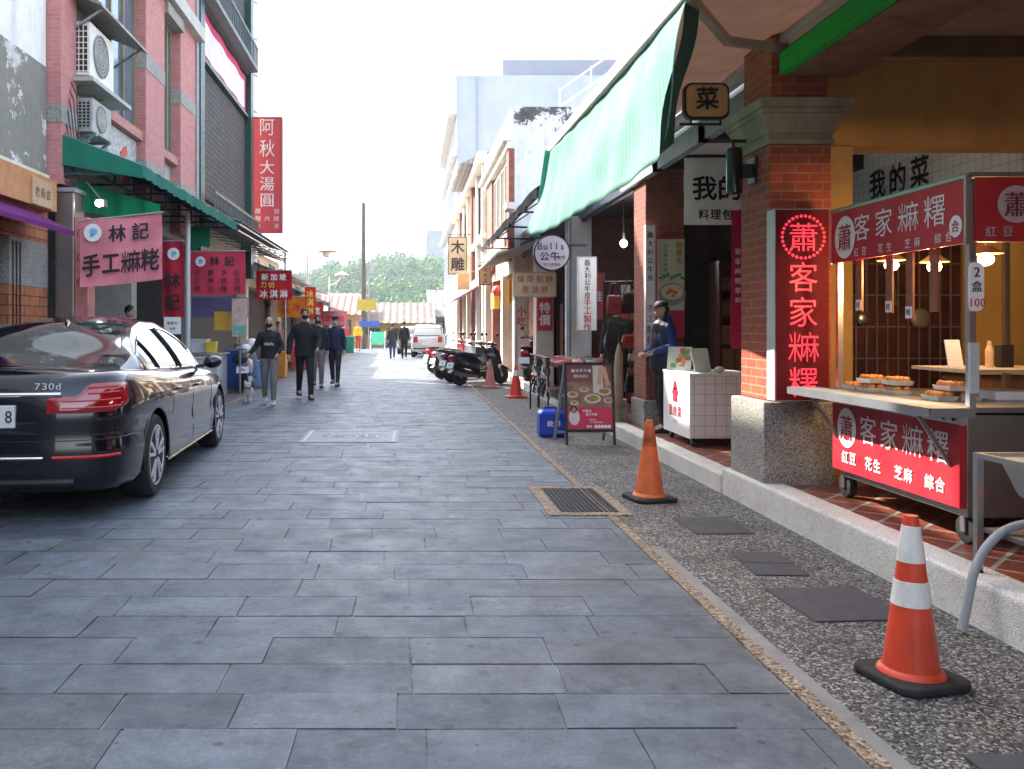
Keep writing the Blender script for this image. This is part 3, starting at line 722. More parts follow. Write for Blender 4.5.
# utility pole with its fittings
u = thing('utility_pole', 'tall dark utility pole with yellow and blue signs at the street end', 'pole', (-2.95, 57, 0))
MB().tube([(-2.95,57,-.03),(-2.95,57,9.7)], [.19,.12], 14).build('shaft', M((.10,.085,.07), .85, var=.3, bmp=.3), u, smooth=40)
MB().tube([(-2.62,57,-.03),(-2.62,57,6)], .05).build('conduit', GREYM, u, smooth=40)
MB().box(-3.35,-2.1,56.78,56.81,2.55,3.3).build('yellow_sign', M((.45,.33,.03), .6), u)
MB().box(-3.2,-1.9,56.76,56.79,1.5,1.85).build('blue_sign', M((.02,.10,.45), .5), u)
MB().box(-3.6,-2.3,56.97,57.03,5.3,5.38).box(-2.5,-2.3,56.85,57.15,5.0,6.0).build('crossarm', STEELD, u)
MB().bar((-2.9,57,7), (-2.2,57,7.15), .05).build('lamp_arm', STEELD, u)
# street lamps (left)
def lamp(label, x, y, h):
    t = thing('street_lamp', label, 'street lamp', (x, y, 0), group='white street lamps')
    MB().tube([(x,y,0),(x,y,h)], [.07,.045], 10).build('pole', PW, t, smooth=40)
    MB().tube([(x,y,h-.5),(x+.35,y,h-.35),(x+.7,y,h)], .025, 8).build('arm', PW, t, smooth=40)
    MB().lathe([(.04,.3),(.09,.26),(.38,.14),(.42,.08),(.16,.06),(.12,-.1),(.03,-.14)], (x+.7,y,h), 18).build('lamp_head', M((.62,.58,.48), .5), t, smooth=50)
lamp('white street lamp with a wide round hood, nearer of the two', -3.85, 33, 4.25)
lamp('white street lamp with a wide round hood, farther of the two', -4.3, 47, 4.2)
# ------------------------------------------------------------------ RIGHT ROW
# near arcade house: pillar, beam, ceiling, back rooms
n1 = thing('arcade_house', 'near brick arcade house with yellow beams over the red food cart', 'building', (6, 3, 0))
MB().box(2.95, 14, -26, 7.18, 3.72, 4.0).build('roof', PALEPL, n1)
MB().box(3.36, 9, -3, 6.88, 3.56, 3.715).build('ceiling', M((.46,.33,.23), .85, var=.25, scale=1.2, dirt=.6), n1)
MB().box(2.86, 3.355, -3, 6.50, 3.30, 3.715).build('front_beam', M((.26,.13,.07), .8, var=.3, scale=9, dirt=.3, bmp=.6), n1)
MB().box(2.80, 2.856, -3, 6.48, 3.31, 3.47).build('green_light_strip', M((.015,.55,.05), .85, var=.35, scale=50, bmp=1.0), n1)  # green-tinted light on the beam edge, built as a coloured strip
MB().box(3.19, 9, 6.90, 7.18, 2.86, 3.555).build('cross_beam', OCHRE, n1)
MB().box(3.245, 3.56, 6.885, 7.17, .21, 2.855).build('pilaster', OCHRE, n1)
MB().box(4.74, 7.5, 7.30, 7.42, .21, 2.38).build('side_wall', M((.78,.50,.11), .7, var=.08, scale=2), n1)
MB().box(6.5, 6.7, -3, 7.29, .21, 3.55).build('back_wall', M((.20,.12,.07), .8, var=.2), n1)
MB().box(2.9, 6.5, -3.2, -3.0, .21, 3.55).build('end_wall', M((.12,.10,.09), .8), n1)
MB().box(3.5, 4.735, 7.36, 7.42, .21, 2.38).build('shutter', M((.075,.018,.013), .5, var=.8, scale=3), n1)
gr_ = MB()
for i in range(14): x = 3.55+i*.09; gr_.box(x-.0045, x+.0045, 7.33, 7.345, .25, 2.34)
for i in range(7): z = .6+i*.27; gr_.box(3.5, 4.73, 7.346, 7.356, z-.005, z+.005)
gr_.build('gate_bars', M((.30,.28,.27), .45, .6), n1)
build_each(MB().box(3.36, 9, 5.0, 5.15, 3.50, 3.557).box(3.36, 9, 6.35, 6.5, 3.45, 3.557), 'ceiling_batten', M((.12,.075,.05), .8, var=.2), n1)
# pillar
p = thing('arcade_pillar', 'red brick pillar with granite base and flared stone capital carrying the lit sign', 'pillar', (2.95, 6.8, .2))
MB().box(2.69, 3.235, 6.50, 7.17, .19, .84).build('base', GRANITE, p, bevel=.012)
MB().box(2.755, 3.225, 6.55, 7.12, .841, 2.80).build('shaft', BRICK, p, bevel=.012)
q = MB()
for i, (z0, z1, e0, e1) in enumerate(((2.80,2.84,.02,.02),(2.841,2.88,.0,.012),(2.881,3.02,.015,.085),(3.021,3.06,.092,.092),(3.061,3.13,.105,.12))):
    a0, a1 = (2.755-e0, 3.225+e0), (2.755-e1, 3.225+e1); b0, b1 = (6.55-e0, 7.12+e0), (6.55-e1, 7.12+e1)
    q.loft([[(a0[0],b0[0],z0),(a0[1],b0[0],z0),(a0[1],b0[1],z0),(a0[0],b0[1],z0)], [(a1[0],b1[0],z1),(a1[1],b1[0],z1),(a1[1],b1[1],z1),(a1[0],b1[1],z1)]])
q.build('capital', M((.38,.29,.20), .85, var=.2, scale=5, dirt=.6, bmp=.3), p, bevel=.006)
MB().box(2.775, 3.2, 6.57, 7.10, 3.131, 3.71).build('head', BRICK, p)
# lit sign on the pillar
s = thing('led_sign', 'tall dark red sign with glowing pink letters on the front of the brick pillar', 'sign', (2.9, 6.4, .85))
MB().box(2.705, 3.105, 6.35, 6.49, .86, 2.28).build('case', M((.62,.61,.60), .5, var=.08, dirt=.3), s, bevel=.006)
MB().box(2.712, 3.10, 6.335, 6.349, .868, 2.272).build('face', M((.13,.008,.013), .75, var=.12, scale=5, spec=.2), s)
LED = emis('led_red', (1.0,.04,.07), .26)
lt = MB(); yy = 6.330
write(lt, '客家~糬', (2.91, yy, 1.39), FX, FZ, .25, pitch=.258, vert=True, wgt=0, aspect=.95)
write(lt, '蕭', (2.91, yy, 2.07), FX, FZ, .24, wgt=0)
for i in range(30):
    a = 2*math.pi*i/30; disc(lt, (2.91+.155*math.cos(a), yy, 2.07+.155*math.sin(a)), FX, FZ, .012, n=8)
lt.build('lettering', LED, s)
# wall lamp on the pillar
l_ = thing('wall_lamp', 'black cylinder wall lamp on the street side of the brick pillar', 'lamp', (2.62, 6.9, 2.66))
MB().lathe([(.055,-.19),(.062,-.185),(.062,.15),(.05,.17),(.02,.18)], (2.60,6.85,2.66), 20).build('shade', BLACKG, l_, smooth=40)
MB().box(2.60,2.735,6.82,6.88,2.60,2.70).box(2.735,2.752,6.78,6.92,2.55,2.75).tube([(2.60,6.85,2.83),(2.60,6.9,2.9),(2.71,6.9,2.9)],.015,8).build('bracket', BLACK, l_)
# pink vertical flag beyond the pillar
s = thing('narrow_banner', 'narrow crimson vertical banner hanging beside the pillar over the white cart', 'banner', (2.86, 7.5, 1.2))
MB().grid(lambda u, v: (2.80+.10*u, 7.45+.015*math.sin(v*6), 1.22+v*1.2), 2, 20).build('cloth', cloth((.50,.03,.10), .2), s, solid=.004)
write(MB(), '客家麻糬草莓', (2.85, 7.43, 1.85), FX, FZ, .06, pitch=.085, vert=True).build('lettering', WLET, s)

# second house: my-dish shop and bag shop
n2 = thing('arcade_house', 'brick arcade house with the white tiled shop behind the green curtain', 'building', (6, 11, 0))
MB().box(3.3, 14, 7.2, 15.0, 3.60, 3.8).build('roof', PALEPL, n2)
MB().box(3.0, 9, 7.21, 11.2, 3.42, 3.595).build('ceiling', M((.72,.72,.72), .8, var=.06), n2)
MB().box(2.9, 8, 8.4, 8.6, 3.25, 3.415).box(2.9, 8, 10.0, 10.2, 3.25, 3.415).build('ceiling_beam', M((.04,.035,.035), .8), n2)
MB().box(2.90, 2.99, 7.2, 15, 3.25, 3.46).build('lintel', M((.30,.32,.35), .7, dirt=.4), n2)
MB().box(5.3, 5.42, 7.43, 12.0, 2.42, 3.41).build('tiled_fascia', WTILE, n2)
write(MB(), '我的菜', (5.293, 9.30, 3.02), SX, FZ, .36, pitch=.40, wgt=2).build('lettering', BLET, n2)
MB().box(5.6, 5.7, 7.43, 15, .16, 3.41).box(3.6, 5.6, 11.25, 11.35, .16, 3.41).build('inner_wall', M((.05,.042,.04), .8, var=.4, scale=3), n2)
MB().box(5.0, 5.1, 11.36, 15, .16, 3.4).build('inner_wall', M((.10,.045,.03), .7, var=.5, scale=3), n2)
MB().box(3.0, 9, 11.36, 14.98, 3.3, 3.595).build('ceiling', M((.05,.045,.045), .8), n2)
p = thing('arcade_pillar', 'old brick pillar carrying the food poster, behind the person in blue', 'pillar', (3.2, 11, .16))
MB().box(2.93, 3.47, 10.68, 11.3, .158, .5).build('base', GRANITE, p, bevel=.012)
MB().box(2.96, 3.44, 10.71, 11.27, .501, 3.42).build('shaft', BRICKD, p, bevel=.01)
# white cloth sign
s = thing('cloth_sign', 'white cloth sign with bold black letters hung across the arcade', 'sign', (3.5, 9, 2.5))
MB().grid(lambda u, v: (2.89+u*1.30, 9.0+.01*math.sin(u*9+v*3)+.008*math.sin(v*13), 2.48+v*.70), 30, 14).build('cloth', cloth((.84,.83,.82), .4), s, solid=.006)
lt = write(MB(), '我的菜', (3.36, 8.972, 2.86), FX, FZ, .28, pitch=.265, wgt=2); write(lt, '料理包', (3.21, 8.972, 2.585), FX, FZ, .12, pitch=.125, wgt=2); write(lt, '我的', (3.55, 8.972, 2.585), FX, FZ, .12, pitch=.135, wgt=2)
lt.build('lettering', BLET, s)
# hanging rounded orange sign
s = thing('hanging_sign', 'rounded orange sign hanging from a bracket under the awning', 'sign', (2.62, 7.6, 3.3))
def rrect(x0, x1, z0, z1, r, n=6):
    o = []
    for cx, cz, a0 in ((x1-r, z1-r, 0), (x0+r, z1-r, 90), (x0+r, z0+r, 180), (x1-r, z0+r, 270)):
        for i in range(n+1): a = R(a0+90*i/n); o.append((cx+r*math.cos(a), cz+r*math.sin(a)))
    return o
MB().prism(rrect(2.43,2.83,3.24,3.56,.07), 7.57, 7.63).build('frame', BLACK, s)
MB().prism(rrect(2.45,2.81,3.26,3.54,.06), 7.56, 7.565).build('face', M((.60,.34,.14), .5), s)
write(MB(), '菜', (2.63, 7.555, 3.42), FX, FZ, .22, wgt=2).build('lettering', BLET, s)
MB().bar((2.40,7.6,3.20),(2.95,7.6,3.20),.02).bar((2.5,7.6,3.2),(2.5,7.6,3.26),.015).bar((2.76,7.6,3.2),(2.76,7.6,3.26),.015).build('bracket', BLACK, s)
# retractable awning with its green drop curtain
aw = thing('retractable_awning', 'brown retractable awning with folding arms over the near pillar', 'awning', (2.4, 5, 3.5))
MB().grid(lambda u, v: (1.76+v*1.14, 1.5+u*9.0, 3.50+.09*max(0,(u-.42)/.58)+.14*v-.03*math.sin(math.pi*v)), 30, 8).build('canopy', cloth((.36,.26,.22), .4), aw, solid=.004)
MB().bar((1.74,1.5,3.48),(1.74,5.3,3.48),.07).bar((1.74,5.3,3.48),(1.74,10.5,3.57),.07).build('front_bar', M((.60,.50,.46), .5), aw, bevel=.01)
MB().lathe([(.07,0),(.07,9)], (2.90, 1.5, 3.60), 14, 'y').box(2.83, 2.90, 1.5, 6.4, 3.50, 3.555).build('cassette', M((.50,.47,.45), .4, .5), aw, smooth=40)
for y in (6.5, 3.5): MB().bar((2.85,y,3.51),(2.30,y-.3,3.47),.07,.05).bar((2.30,y-.3,3.47),(1.78,y-1.1,3.46),.06,.045).build('folding_arm', M((.42,.33,.28), .4, .5), aw)
cu = thing('green_curtain', 'pale green striped tarpaulin curtain hanging from the awning front', 'curtain', (1.7, 8, 3))
def cur(u, v):
    y = 5.3+u*5.1; yb = 5.72+u*5.75; sag = .02*math.sin(u*math.pi*3)*(v)
    return (1.74-.12*v+.010*math.sin(u*46+v*2)*(.3+v)+.035*math.sin(u*9+2*v)*v+.02*math.sin(u*5-6*v), y*(1-v)+yb*v, 3.50+.09*u-v*(.98-.04*u+sag)-.10*v*math.sin(math.pi*u))
def stripe_mat():
    m = cloth((.20,.55,.42), .5, name='green_stripe', scale=1.5, wrinkle=.3, var=.1); n = m.node_tree
    tc = N(n, "ShaderNodeTexCoord"); sp = N(n, "ShaderNodeSeparateXYZ"); n.links.new(tc.outputs['Object'], sp.inputs[0])
    wv = math_(n, 'SINE', math_(n, 'MULTIPLY', sp.outputs[1], 88)); c = ramp(n, math_(n, 'ADD', math_(n, 'MULTIPLY', wv, .5), .5), [(.2, (.28,.51,.44)), (.8, (.34,.57,.50))])
    c = mix(n, .35, c, ramp(n, noise(n, 2.5, 5), [(.3, (.3,.3,.3)), (.7, (.75,.75,.75))]), 'OVERLAY')
    for nd in n.nodes:
        if nd.type == 'BSDF_TRANSLUCENT': n.links.new(c, nd.inputs[0])
    n.links.new(c, n.nodes["Principled BSDF"].inputs['Base Color']); return m
MB().grid(cur, 150, 20).build('cloth', stripe_mat(), cu, solid=.003, smooth=60)
MB().grid(lambda u, v: (1.66+.10*u, 10.42-.02*u+1.05*v, 3.55-v*.94), 3, 8).build('side_flap', cloth((.12,.40,.29), .4), cu, solid=.003)
MB().grid(lambda u, v: (1.74+.13*u-.10*v+.02*math.sin(v*7), 5.40+.25*v+.12*u, 3.46-v*(.92-.10*u)), 4, 10).build('side_flap', cloth((.04,.10,.08), .2), cu, solid=.003)
MB().tube([(1.72,5.28,3.53),(1.72,10.45,3.62)], .022, 8).build('hem_rod', M((.6,.55,.5), .5), cu)

# third house: black awning, signs; shopfronts to the peeling gable
n3 = thing('low_shop_row', 'low row of dark shops under the black awning on the right', 'building', (6, 18.5, 0))
MB().box(3.0, 14, 15.02, 22.7, 3.45, 3.9).build('roof', PALEPL, n3)
MB().box(2.95, 3.0, 11.3, 22.7, 3.2, 3.6).build('fascia', M((.08,.07,.07), .7, dirt=.3), n3)
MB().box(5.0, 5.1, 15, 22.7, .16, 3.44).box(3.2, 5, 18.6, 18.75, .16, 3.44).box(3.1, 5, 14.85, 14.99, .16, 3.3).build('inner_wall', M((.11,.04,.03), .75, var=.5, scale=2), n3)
for y, m in ((14.6, PALEPL), (18.4, CREAM), (22.2, CREAM)): MB().box(2.74, 3.12, y, y+.42, .158, 3.3).build('column', m, n3, bevel=.01)
MB().box(2.76, 3.10, 15.02, 15.1, .17, 2.2).build('door_leaf', M((.20,.035,.03), .6, var=.3), n3)
MB().box(2.9, 3.4, 18.82, 18.9, .17, 2.4).build('red_panel', M((.42,.03,.04), .6, var=.3), n3)
MB().tube([(2.70,14.45,.16),(2.70,14.45,3.4)], .04).build('drainpipe', GREYM, n3, smooth=40)
aw = thing('black_awning', 'black cloth awning with a scalloped edge beyond the green curtain', 'awning', (2.4, 18, 3.6))
MB().grid(lambda u, v: (2.85-.87*v, 13.2+u*10, 4.25-.68*v-.05*math.sin(v*3)+.03*math.sin(u*17)*v), 60, 8).build('canopy', cloth((.010,.010,.011), .0), aw, solid=.006)
MB().grid(lambda u, v: (1.98+.01*math.sin(u*50), 13.2+u*10, 3.57-v*(.16+.03*math.cos(u*80))), 110, 2).build('valance', cloth((.010,.010,.011), .0), aw, solid=.006)
q = MB()
for y in (13.4, 15.7, 18, 20.3, 22.8): q.bar((2.85,y,3.5),(2.0,y,3.52),.035).bar((2.85,y,4.1),(2.0,y,3.55),.03)
build_each(q, 'awning_bracket', BLACK, aw)
sl = MB().prism([(2.9,3.35),(1.95,3.05),(1.95,3.0),(2.9,3.3)], 19, 24.3)
tag(sl.build('pale_canopy', cloth((.55,.53,.51), .35), solid=.003), 'pale low canopy under the far end of the black awning', 'awning')

# peeling gable building and cream facade
def facade_windows(par, x, ys, zs, frame, glass=GLASSB):
    for y0, y1 in ys:
        for z0, z1 in zs: window(par, x, y0, y1, z0, z1, -1, glass=glass, frame=frame, bars=1, depth=.07)
n4 = thing('peeling_gable_house', 'two storey house with a white peeling side wall and cream street front', 'building', (7, 26, 0))
MB().box(2.82, 16, 22.82, 30.5, 2.9, 7.05).build('wall', CREAM, n4)
pm = peel_mat('gable_paint', (.62,.62,.63), (.085,.08,.075), z_lo=6.0, amt=.60)
MB().box(2.80, 16.1, 22.74, 22.815, 3.2, 7.25).build('gable', pm, n4)
dk = MB()
rng = random.Random(5)
MB().box(2.62, 2.815, 22.74, 30.4, 6.15, 6.35).box(2.50, 2.815, 22.72, 30.4, 6.351, 6.50).box(2.70,2.815,22.75,30.4,6.501,7.2).build('cornice', M((.72,.68,.60), .8, var=.06, dirt=.3), n4, bevel=.01)
MB().box(2.66, 2.815, 22.73, 23.25, 3.2, 6.14).build('corner_pilaster', BRICKD, n4)
MB().box(2.70, 2.815, 27.7, 29.3, 3.2, 6.14).build('brick_panel', BRICKD, n4)
facade_windows(n4, 2.815, ((23.5,24.4),(24.6,25.5),(25.7,26.6),(26.7,27.5)), ((4.0,6.0),), M((.55,.50,.42), .7))
MB().box(2.60, 2.815, 23.3, 30.4, 3.62, 3.85).build('sill_band', M((.66,.62,.55), .8, dirt=.3), n4)
for y in (24.6, 27.4, 30.0): MB().box(2.70, 3.1, y, y+.45, .145, 2.89).build('column', BRICKD if y == 27.4 else CREAM, n4, bevel=.01)
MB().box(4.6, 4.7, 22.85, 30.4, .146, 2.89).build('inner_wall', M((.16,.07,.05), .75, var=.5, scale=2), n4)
MB().box(2.9, 3.0, 25.4, 27, .16, 1.9).build('display_board', M((.6,.58,.55), .6), n4)
MB().box(2.62, 2.8, 26.2, 27.2, 2.0, 2.5).build('yellow_box_sign', M((.80,.42,.03), .5), n4)
n5 = thing('cream_arcade_house', 'row of cream houses with columns and brick panels, right side farther along', 'building', (7, 40, 0))
MB().box(2.82, 14, 30.55, 48.8, 2.9, 7.6).build('wall', M((.62,.56,.46), .8, var=.1, dirt=.3), n5)
MB().box(2.5, 2.815, 30.6, 48.7, 7.3, 7.7).box(2.62,2.815,30.6,48.7,4.6,4.8).box(2.62,2.815,30.6,48.7,3.0,3.3).build('cornice', M((.70,.66,.58), .8), n5)
MB().prism([(2.0,7.72),(6,9.4),(10,7.72)], 33, 40).build('roof', TIN, n5)
facade_windows(n5, 2.815, ((31.2,32.6),(33.4,34.8),(36,37.4),(38.6,40),(41.5,43),(44,45.5)), ((5.0,6.9),), M((.5,.47,.42), .7))
for i in range(7): MB().box(2.66, 2.815, 30.7+i*2.7, 31.1+i*2.7, .145, 7.29).build('pilaster', (CREAM, PALEPL, BRICKD)[i % 3], n5)
MB().box(4.5, 4.6, 30.6, 48.7, .146, 2.89).build('inner_wall', M((.22,.10,.08), .75, var=.5, scale=2), n5)
for y, c in ((33, (.45,.2,.28)), (36.5, (.55,.5,.46)), (40, (.4,.1,.06)), (44, (.5,.42,.35))):
    MB().prism([(2.66,3.0),(1.75,2.5),(1.75,2.44),(2.66,2.92)], y, y+2.6).build('awning', cloth(c, .3), n5)
n6 = thing('tall_concrete_building', 'tall pale blue grey concrete building closing the right side', 'building', (9, 57, 0))
BLUEC = M((.42,.46,.51), .85, var=.08, scale=.5, dirt=.3)
MB().box(2.78, 20, 49, 66, 0, 15.8).build('wall', BLUEC, n6)
MB().box(2.3, 2.78, 48.95, 66, 13.6, 15.9).box(2.45, 2.78, 49, 66, 11.2, 11.5).box(2.45,2.78,49,66,7.6,7.9).build('ledge', M((.55,.54,.50), .8), n6)
MB().box(5.5, 15, 50, 60, 15.91, 17.0).build('penthouse', M((.30,.31,.35), .85, var=.08, scale=.5, dirt=.3), n6)
MB().box(4.9, 20.2, 48.93, 48.99, 10.9, 10.98).box(3.9,3.98,48.93,48.99,3,15.7).build('joint', M((.32,.36,.42), .8), n6)
facade_windows(n6, 2.78, ((50,52.2),(53,55.2),(56,58.2),(59,61.2),(62,64.2)), ((8.3,10.4),(12,13.4),(4.4,6.6)), M((.55,.55,.52), .6))
q = MB()
for i in range(9): q.bar((5.6+i*1.05,50.1,17.0),(5.6+i*1.05,50.1,17.6),.04)
q.bar((5.5,50.1,17.6),(15,50.1,17.6),.04); q.build('roof_rail', GREYM, n6)
MB().tube([(10.4,52,17),(10.4,52,20)], .06).tube([(5.3,49.6,15.9),(5.3,49.6,18.4)],.03).bar((4.2,49.6,15.8),(5.3,49.6,17.4),.06).build('mast', GREYM, n6)
MB().lathe([(.55,0),(.55,1.9),(.3,2.1)], (11.7,52,17.0), 18).build('water_tank', M((.6,.6,.62), .4, .5), n6, smooth=40)
# roof stair rail behind the green curtain
q = MB()
for d in (0, .45): q.bar((4.05,22.9,7.3+d),(8.2,22.9,10.2+d),.05)
for i in range(6): t_ = i/5; q.bar((4.05+4.15*t_,22.9,7.25+2.9*t_),(4.05+4.15*t_,22.9,7.8+2.9*t_),.04)
q.bar((8.2,22.9,10.65),(10,22.9,10.65),.05).bar((8.2,22.9,7.2),(8.2,22.9,10.65),.05)
tag(q.build('roof_stair_rail', M((.62,.58,.57), .6, var=.1)), 'pale metal stair rail rising from the peeling gable roof', 'railing')

# projecting signs on the right
def board_sign(name, label, x0, x1, y, z0, z1, face, frame, txts, lm, arm=True, fw=.03, group=None):
    t = thing(name, label, 'sign', ((x0+x1)/2, y, z0), group=group)
    MB().box(x0, x1, y-.03, y+.03, z0, z1).build('board', face, t)
    q = MB().box(x0-fw, x0, y-.045, y+.045, z0-fw, z1+fw).box(x1, x1+fw, y-.045, y+.045, z0-fw, z1+fw).box(x0, x1, y-.045, y+.045, z0-fw, z0).box(x0, x1, y-.045, y+.045, z1, z1+fw)
    if arm: q.bar((x0,y,z1+.12),(max(x1+.1, 2.85),y,z1+.12),.03).bar((x0+.1,y,z1),(x0+.1,y,z1+.12),.02).bar((x1-.1,y,z1),(x1-.1,y,z1+.12),.02)
    q.build('frame', frame, t)
    lt = MB()
    for a in txts: write(lt, a[0], (a[1], y-.034, a[2]), FX, FZ, a[3], **(a[4] if len(a) > 4 else {}))
    lt.build('lettering', lm, t); return t
TAN = M((.55,.42,.27), .65, var=.12)
board_sign('hanging_sign', 'tall tan sign with two black characters high on the cream houses', 1.80, 2.58, 38, 3.80, 5.4, TAN, BLACK, (('木雕', 2.19, 4.6, .66, dict(vert=True, pitch=.76, wgt=2)),), BLET)
board_sign('hanging_sign', 'small brown wooden sign with dark writing over the parked scooters', 2.33, 2.70, 28, 2.82, 3.42, M((.40,.24,.12), .6), WOODD, (('老木店', 2.515, 3.12, .15, dict(vert=True, pitch=.18)),), BLET)
board_sign('hanging_sign', 'small plain orange tan sign left of the brown wooden sign', 2.10, 2.55, 36, 3.02, 3.66, M((.50,.30,.14), .6), TAN, (), BLET)
t = thing('round_sign', 'round mauve sign with handwritten black lettering under the green curtain', 'sign', (2.08, 12.5, 2.49))
MB().lathe([(.268,-.04),(.268,.04)], (2.085,12.5,2.49), 40, 'y').build('rim', BLACK, t, smooth=40)
MB().lathe([(.245,-.055),(.245,.05)], (2.085,12.5,2.49), 40, 'y').build('face', M((.50,.44,.50), .5, var=.06), t, smooth=40)
lt = write(MB(), 'Bulls', (2.07,12.44,2.585), FX, FZ, .13, wgt=0); write(lt, '公牛', (2.05,12.44,2.44), FX, FZ, .15, pitch=.15, wgt=1); write(lt, '皮件', (2.22,12.44,2.42), FX, FZ, .07, wgt=0); write(lt, '手工皮製品', (2.085,12.44,2.32), FX, FZ, .05, wgt=0)
lt.build('lettering', BLET, t); MB().bar((2.3,12.5,2.6),(2.6,12.5,2.6),.03).build('arm', BLACK, t)
t = board_sign('pole_sign', 'cream sign with two rows of pink characters on the pole held by the red cone', 2.12, 2.95, 17.2, 2.03, 2.50, M((.66,.50,.27), .6, var=.12), M((.45,.3,.12), .6), (('爆漿餡餅', 2.535, 2.38, .16, dict(pitch=.19)), ('蔥油餅', 2.535, 2.17, .16, dict(pitch=.19))), M((.50,.05,.13), .5), arm=False, fw=.012)
MB().tube([(2.17,17.3,.3),(2.17,17.3,2.5)], .028).build('pole', M((.5,.48,.46), .4, .5), t, smooth=40)
t = board_sign('vertical_sign', 'white vertical sign with black then red characters left of the hanging bags', 2.57, 2.84, 13.0, 1.37, 2.47, WHITE, M((.4,.4,.4), .5), (('義大利公牛皮', 2.705, 2.14, .105, dict(vert=True, pitch=.098)),), BLET, arm=False, fw=.008)
write(MB(), '手工製作', (2.705, 12.965, 1.60), FX, FZ, .135, pitch=.125, vert=True).build('lettering', RLET, t)
t = board_sign('vertical_sign', 'narrow white vertical sign at the left edge of the food poster', 2.925, 3.03, 10.60, 1.13, 2.66, WHITE, M((.5,.5,.5), .5), (('義大利公牛皮', 2.978, 2.28, .085, dict(vert=True, pitch=.105)),), BLET, arm=False, fw=.006)
write(MB(), '手工製作', (2.978, 10.565, 1.45), FX, FZ, .10, pitch=.13, vert=True).build('lettering', RLET, t)
# food poster on the old brick pillar
t = thing('food_poster', 'pale green food poster with a crimson edge on the old brick pillar', 'poster', (3.25, 10.67, 1.5))
MB().box(3.05, 3.43, 10.665, 10.69, 1.28, 2.52).build('backing', M((.52,.03,.09), .5), t)
MB().box(3.09, 3.425, 10.655, 10.664, 1.62, 2.50).build('sheet', M((.52,.60,.46), .45, var=.12, scale=5), t)
q = disc(MB(), (3.27,10.651,1.82), FX, FZ, .17, .14); q.build('bowl', M((.30,.30,.31), .5), t)
disc(MB(), (3.27,10.649,1.845), FX, FZ, .14, .095).build('rice', M((.74,.64,.48), .6, var=.2, scale=30), t)
q = MB()
for i, (x, z, r_) in enumerate(((3.25,1.86,.035),(3.31,1.84,.03),(3.21,1.83,.025),(3.28,1.80,.02))): disc(q, (x,10.647,z), FX, FZ, r_, r_*.8)
q.build('topping', M((.62,.16,.04), .5, var=.3, scale=40), t)
write(MB(), '料理包', (3.36,10.648,2.33), FX, FZ, .085, pitch=.095, vert=True, wgt=2).build('lettering', M((.65,.25,.03), .5), t)
write(MB(), '手工義式料理', (3.19,10.648,2.27), FX, FZ, .05, pitch=.06, vert=True).build('lettering', M((.05,.16,.06), .5), t)
q = MB()
for i in range(7): q.obox((3.13+.045*i,10.65,2.02+.02*(i%3)), (.05,.002,.03), (0,R(35*i),0))
q.build('leaf_picture', M((.08,.25,.10), .5, var=.3), t)
# globe bulb in the bag shop
t = thing('bulb_lamp', 'bare white bulb glowing on a cord in the bag shop', 'lamp', (3.05, 12.2, 2.6))
MB().ball((3.06,12.2,2.60), .052).build('bulb', emis('bulb_white', (1,.97,.92), 14), t, smooth=80)
MB().tube([(3.06,12.2,2.65),(3.06,12.2,2.75)], .02, 8).tube([(3.06,12.2,2.7),(3.06,12.2,3.3)], .006, 6).build('cord', BLACK, t)
ld = bpy.data.lights.new("bulb_light", 'POINT'); ld.energy = 5; ld.shadow_soft_size = .06; lo = bpy.data.objects.new("bulb_light", ld); COL.objects.link(lo); lo.location = (3.06, 12.12, 2.60)

# ------------------------------------------------------------------ red food cart
k = thing('food_cart', 'steel food cart with red sign panels selling rice cakes under the arcade', 'food cart', (3.55, 5.3, .215))
MB().box(3.03, 4.05, 4.66, 6.02, .37, .93).build('body', STEELD, k, bevel=.004)
MB().box(3.0, 4.25, 4.60, 6.08, .945, .975).build('counter', M((.32,.32,.33), .4, .9, var=.1, scale=3), k, bevel=.003)
MB().box(2.76, 2.995, 4.55, 6.25, .955, .975).box(2.755, 2.765, 4.55, 6.25, .925, .975).box(2.765,3.0,4.545,4.555,.925,.974).build('folding_shelf', M((.30,.31,.33), .5, .8, var=.1, scale=3), k)
q = MB()
for y in (4.75, 6.0): q.bar((2.80,y,.945),(3.01,y,.62),.02)
build_each(q, 'shelf_brace', STEELD, k)
q = MB()
for i in range(15): q.lathe([(.012,-.001),(.012,.002)], (2.99, 4.72+i*.09, .90), 10, 'x')
MB().box(2.995, 3.03, 4.66, 6.02, .87, .93).build('rail', STEEL, k); q.build('rail_hole', BLACK, k)
MB().box(2.992, 3.028, 4.665, 6.06, .42, .875).build('red_panel', RED, k)
lt = write(MB(), '客家~糬', (2.988, 5.22, .735), SX, FZ, .21, pitch=.245, wgt=1, aspect=1.05); write(lt, '紅豆', (2.988, 5.83, .52), SX, FZ, .095, pitch=.10, wgt=2); write(lt, '花生', (2.988, 5.53, .52), SX, FZ, .095, pitch=.10, wgt=2)
write(lt, '芝麻', (2.988, 5.19, .52), SX, FZ, .095, pitch=.10, wgt=2); write(lt, '綜合', (2.988, 4.88, .52), SX, FZ, .095, pitch=.10, wgt=2)
disc(lt, (2.988, 5.86, .72), SX, FZ, .125, .135); lt.build('lettering', WLET, k)
write(MB(), '蕭', (2.984, 5.86, .72), SX, FZ, .19, wgt=1).build('emblem', M((.35,.012,.03), .5), k)
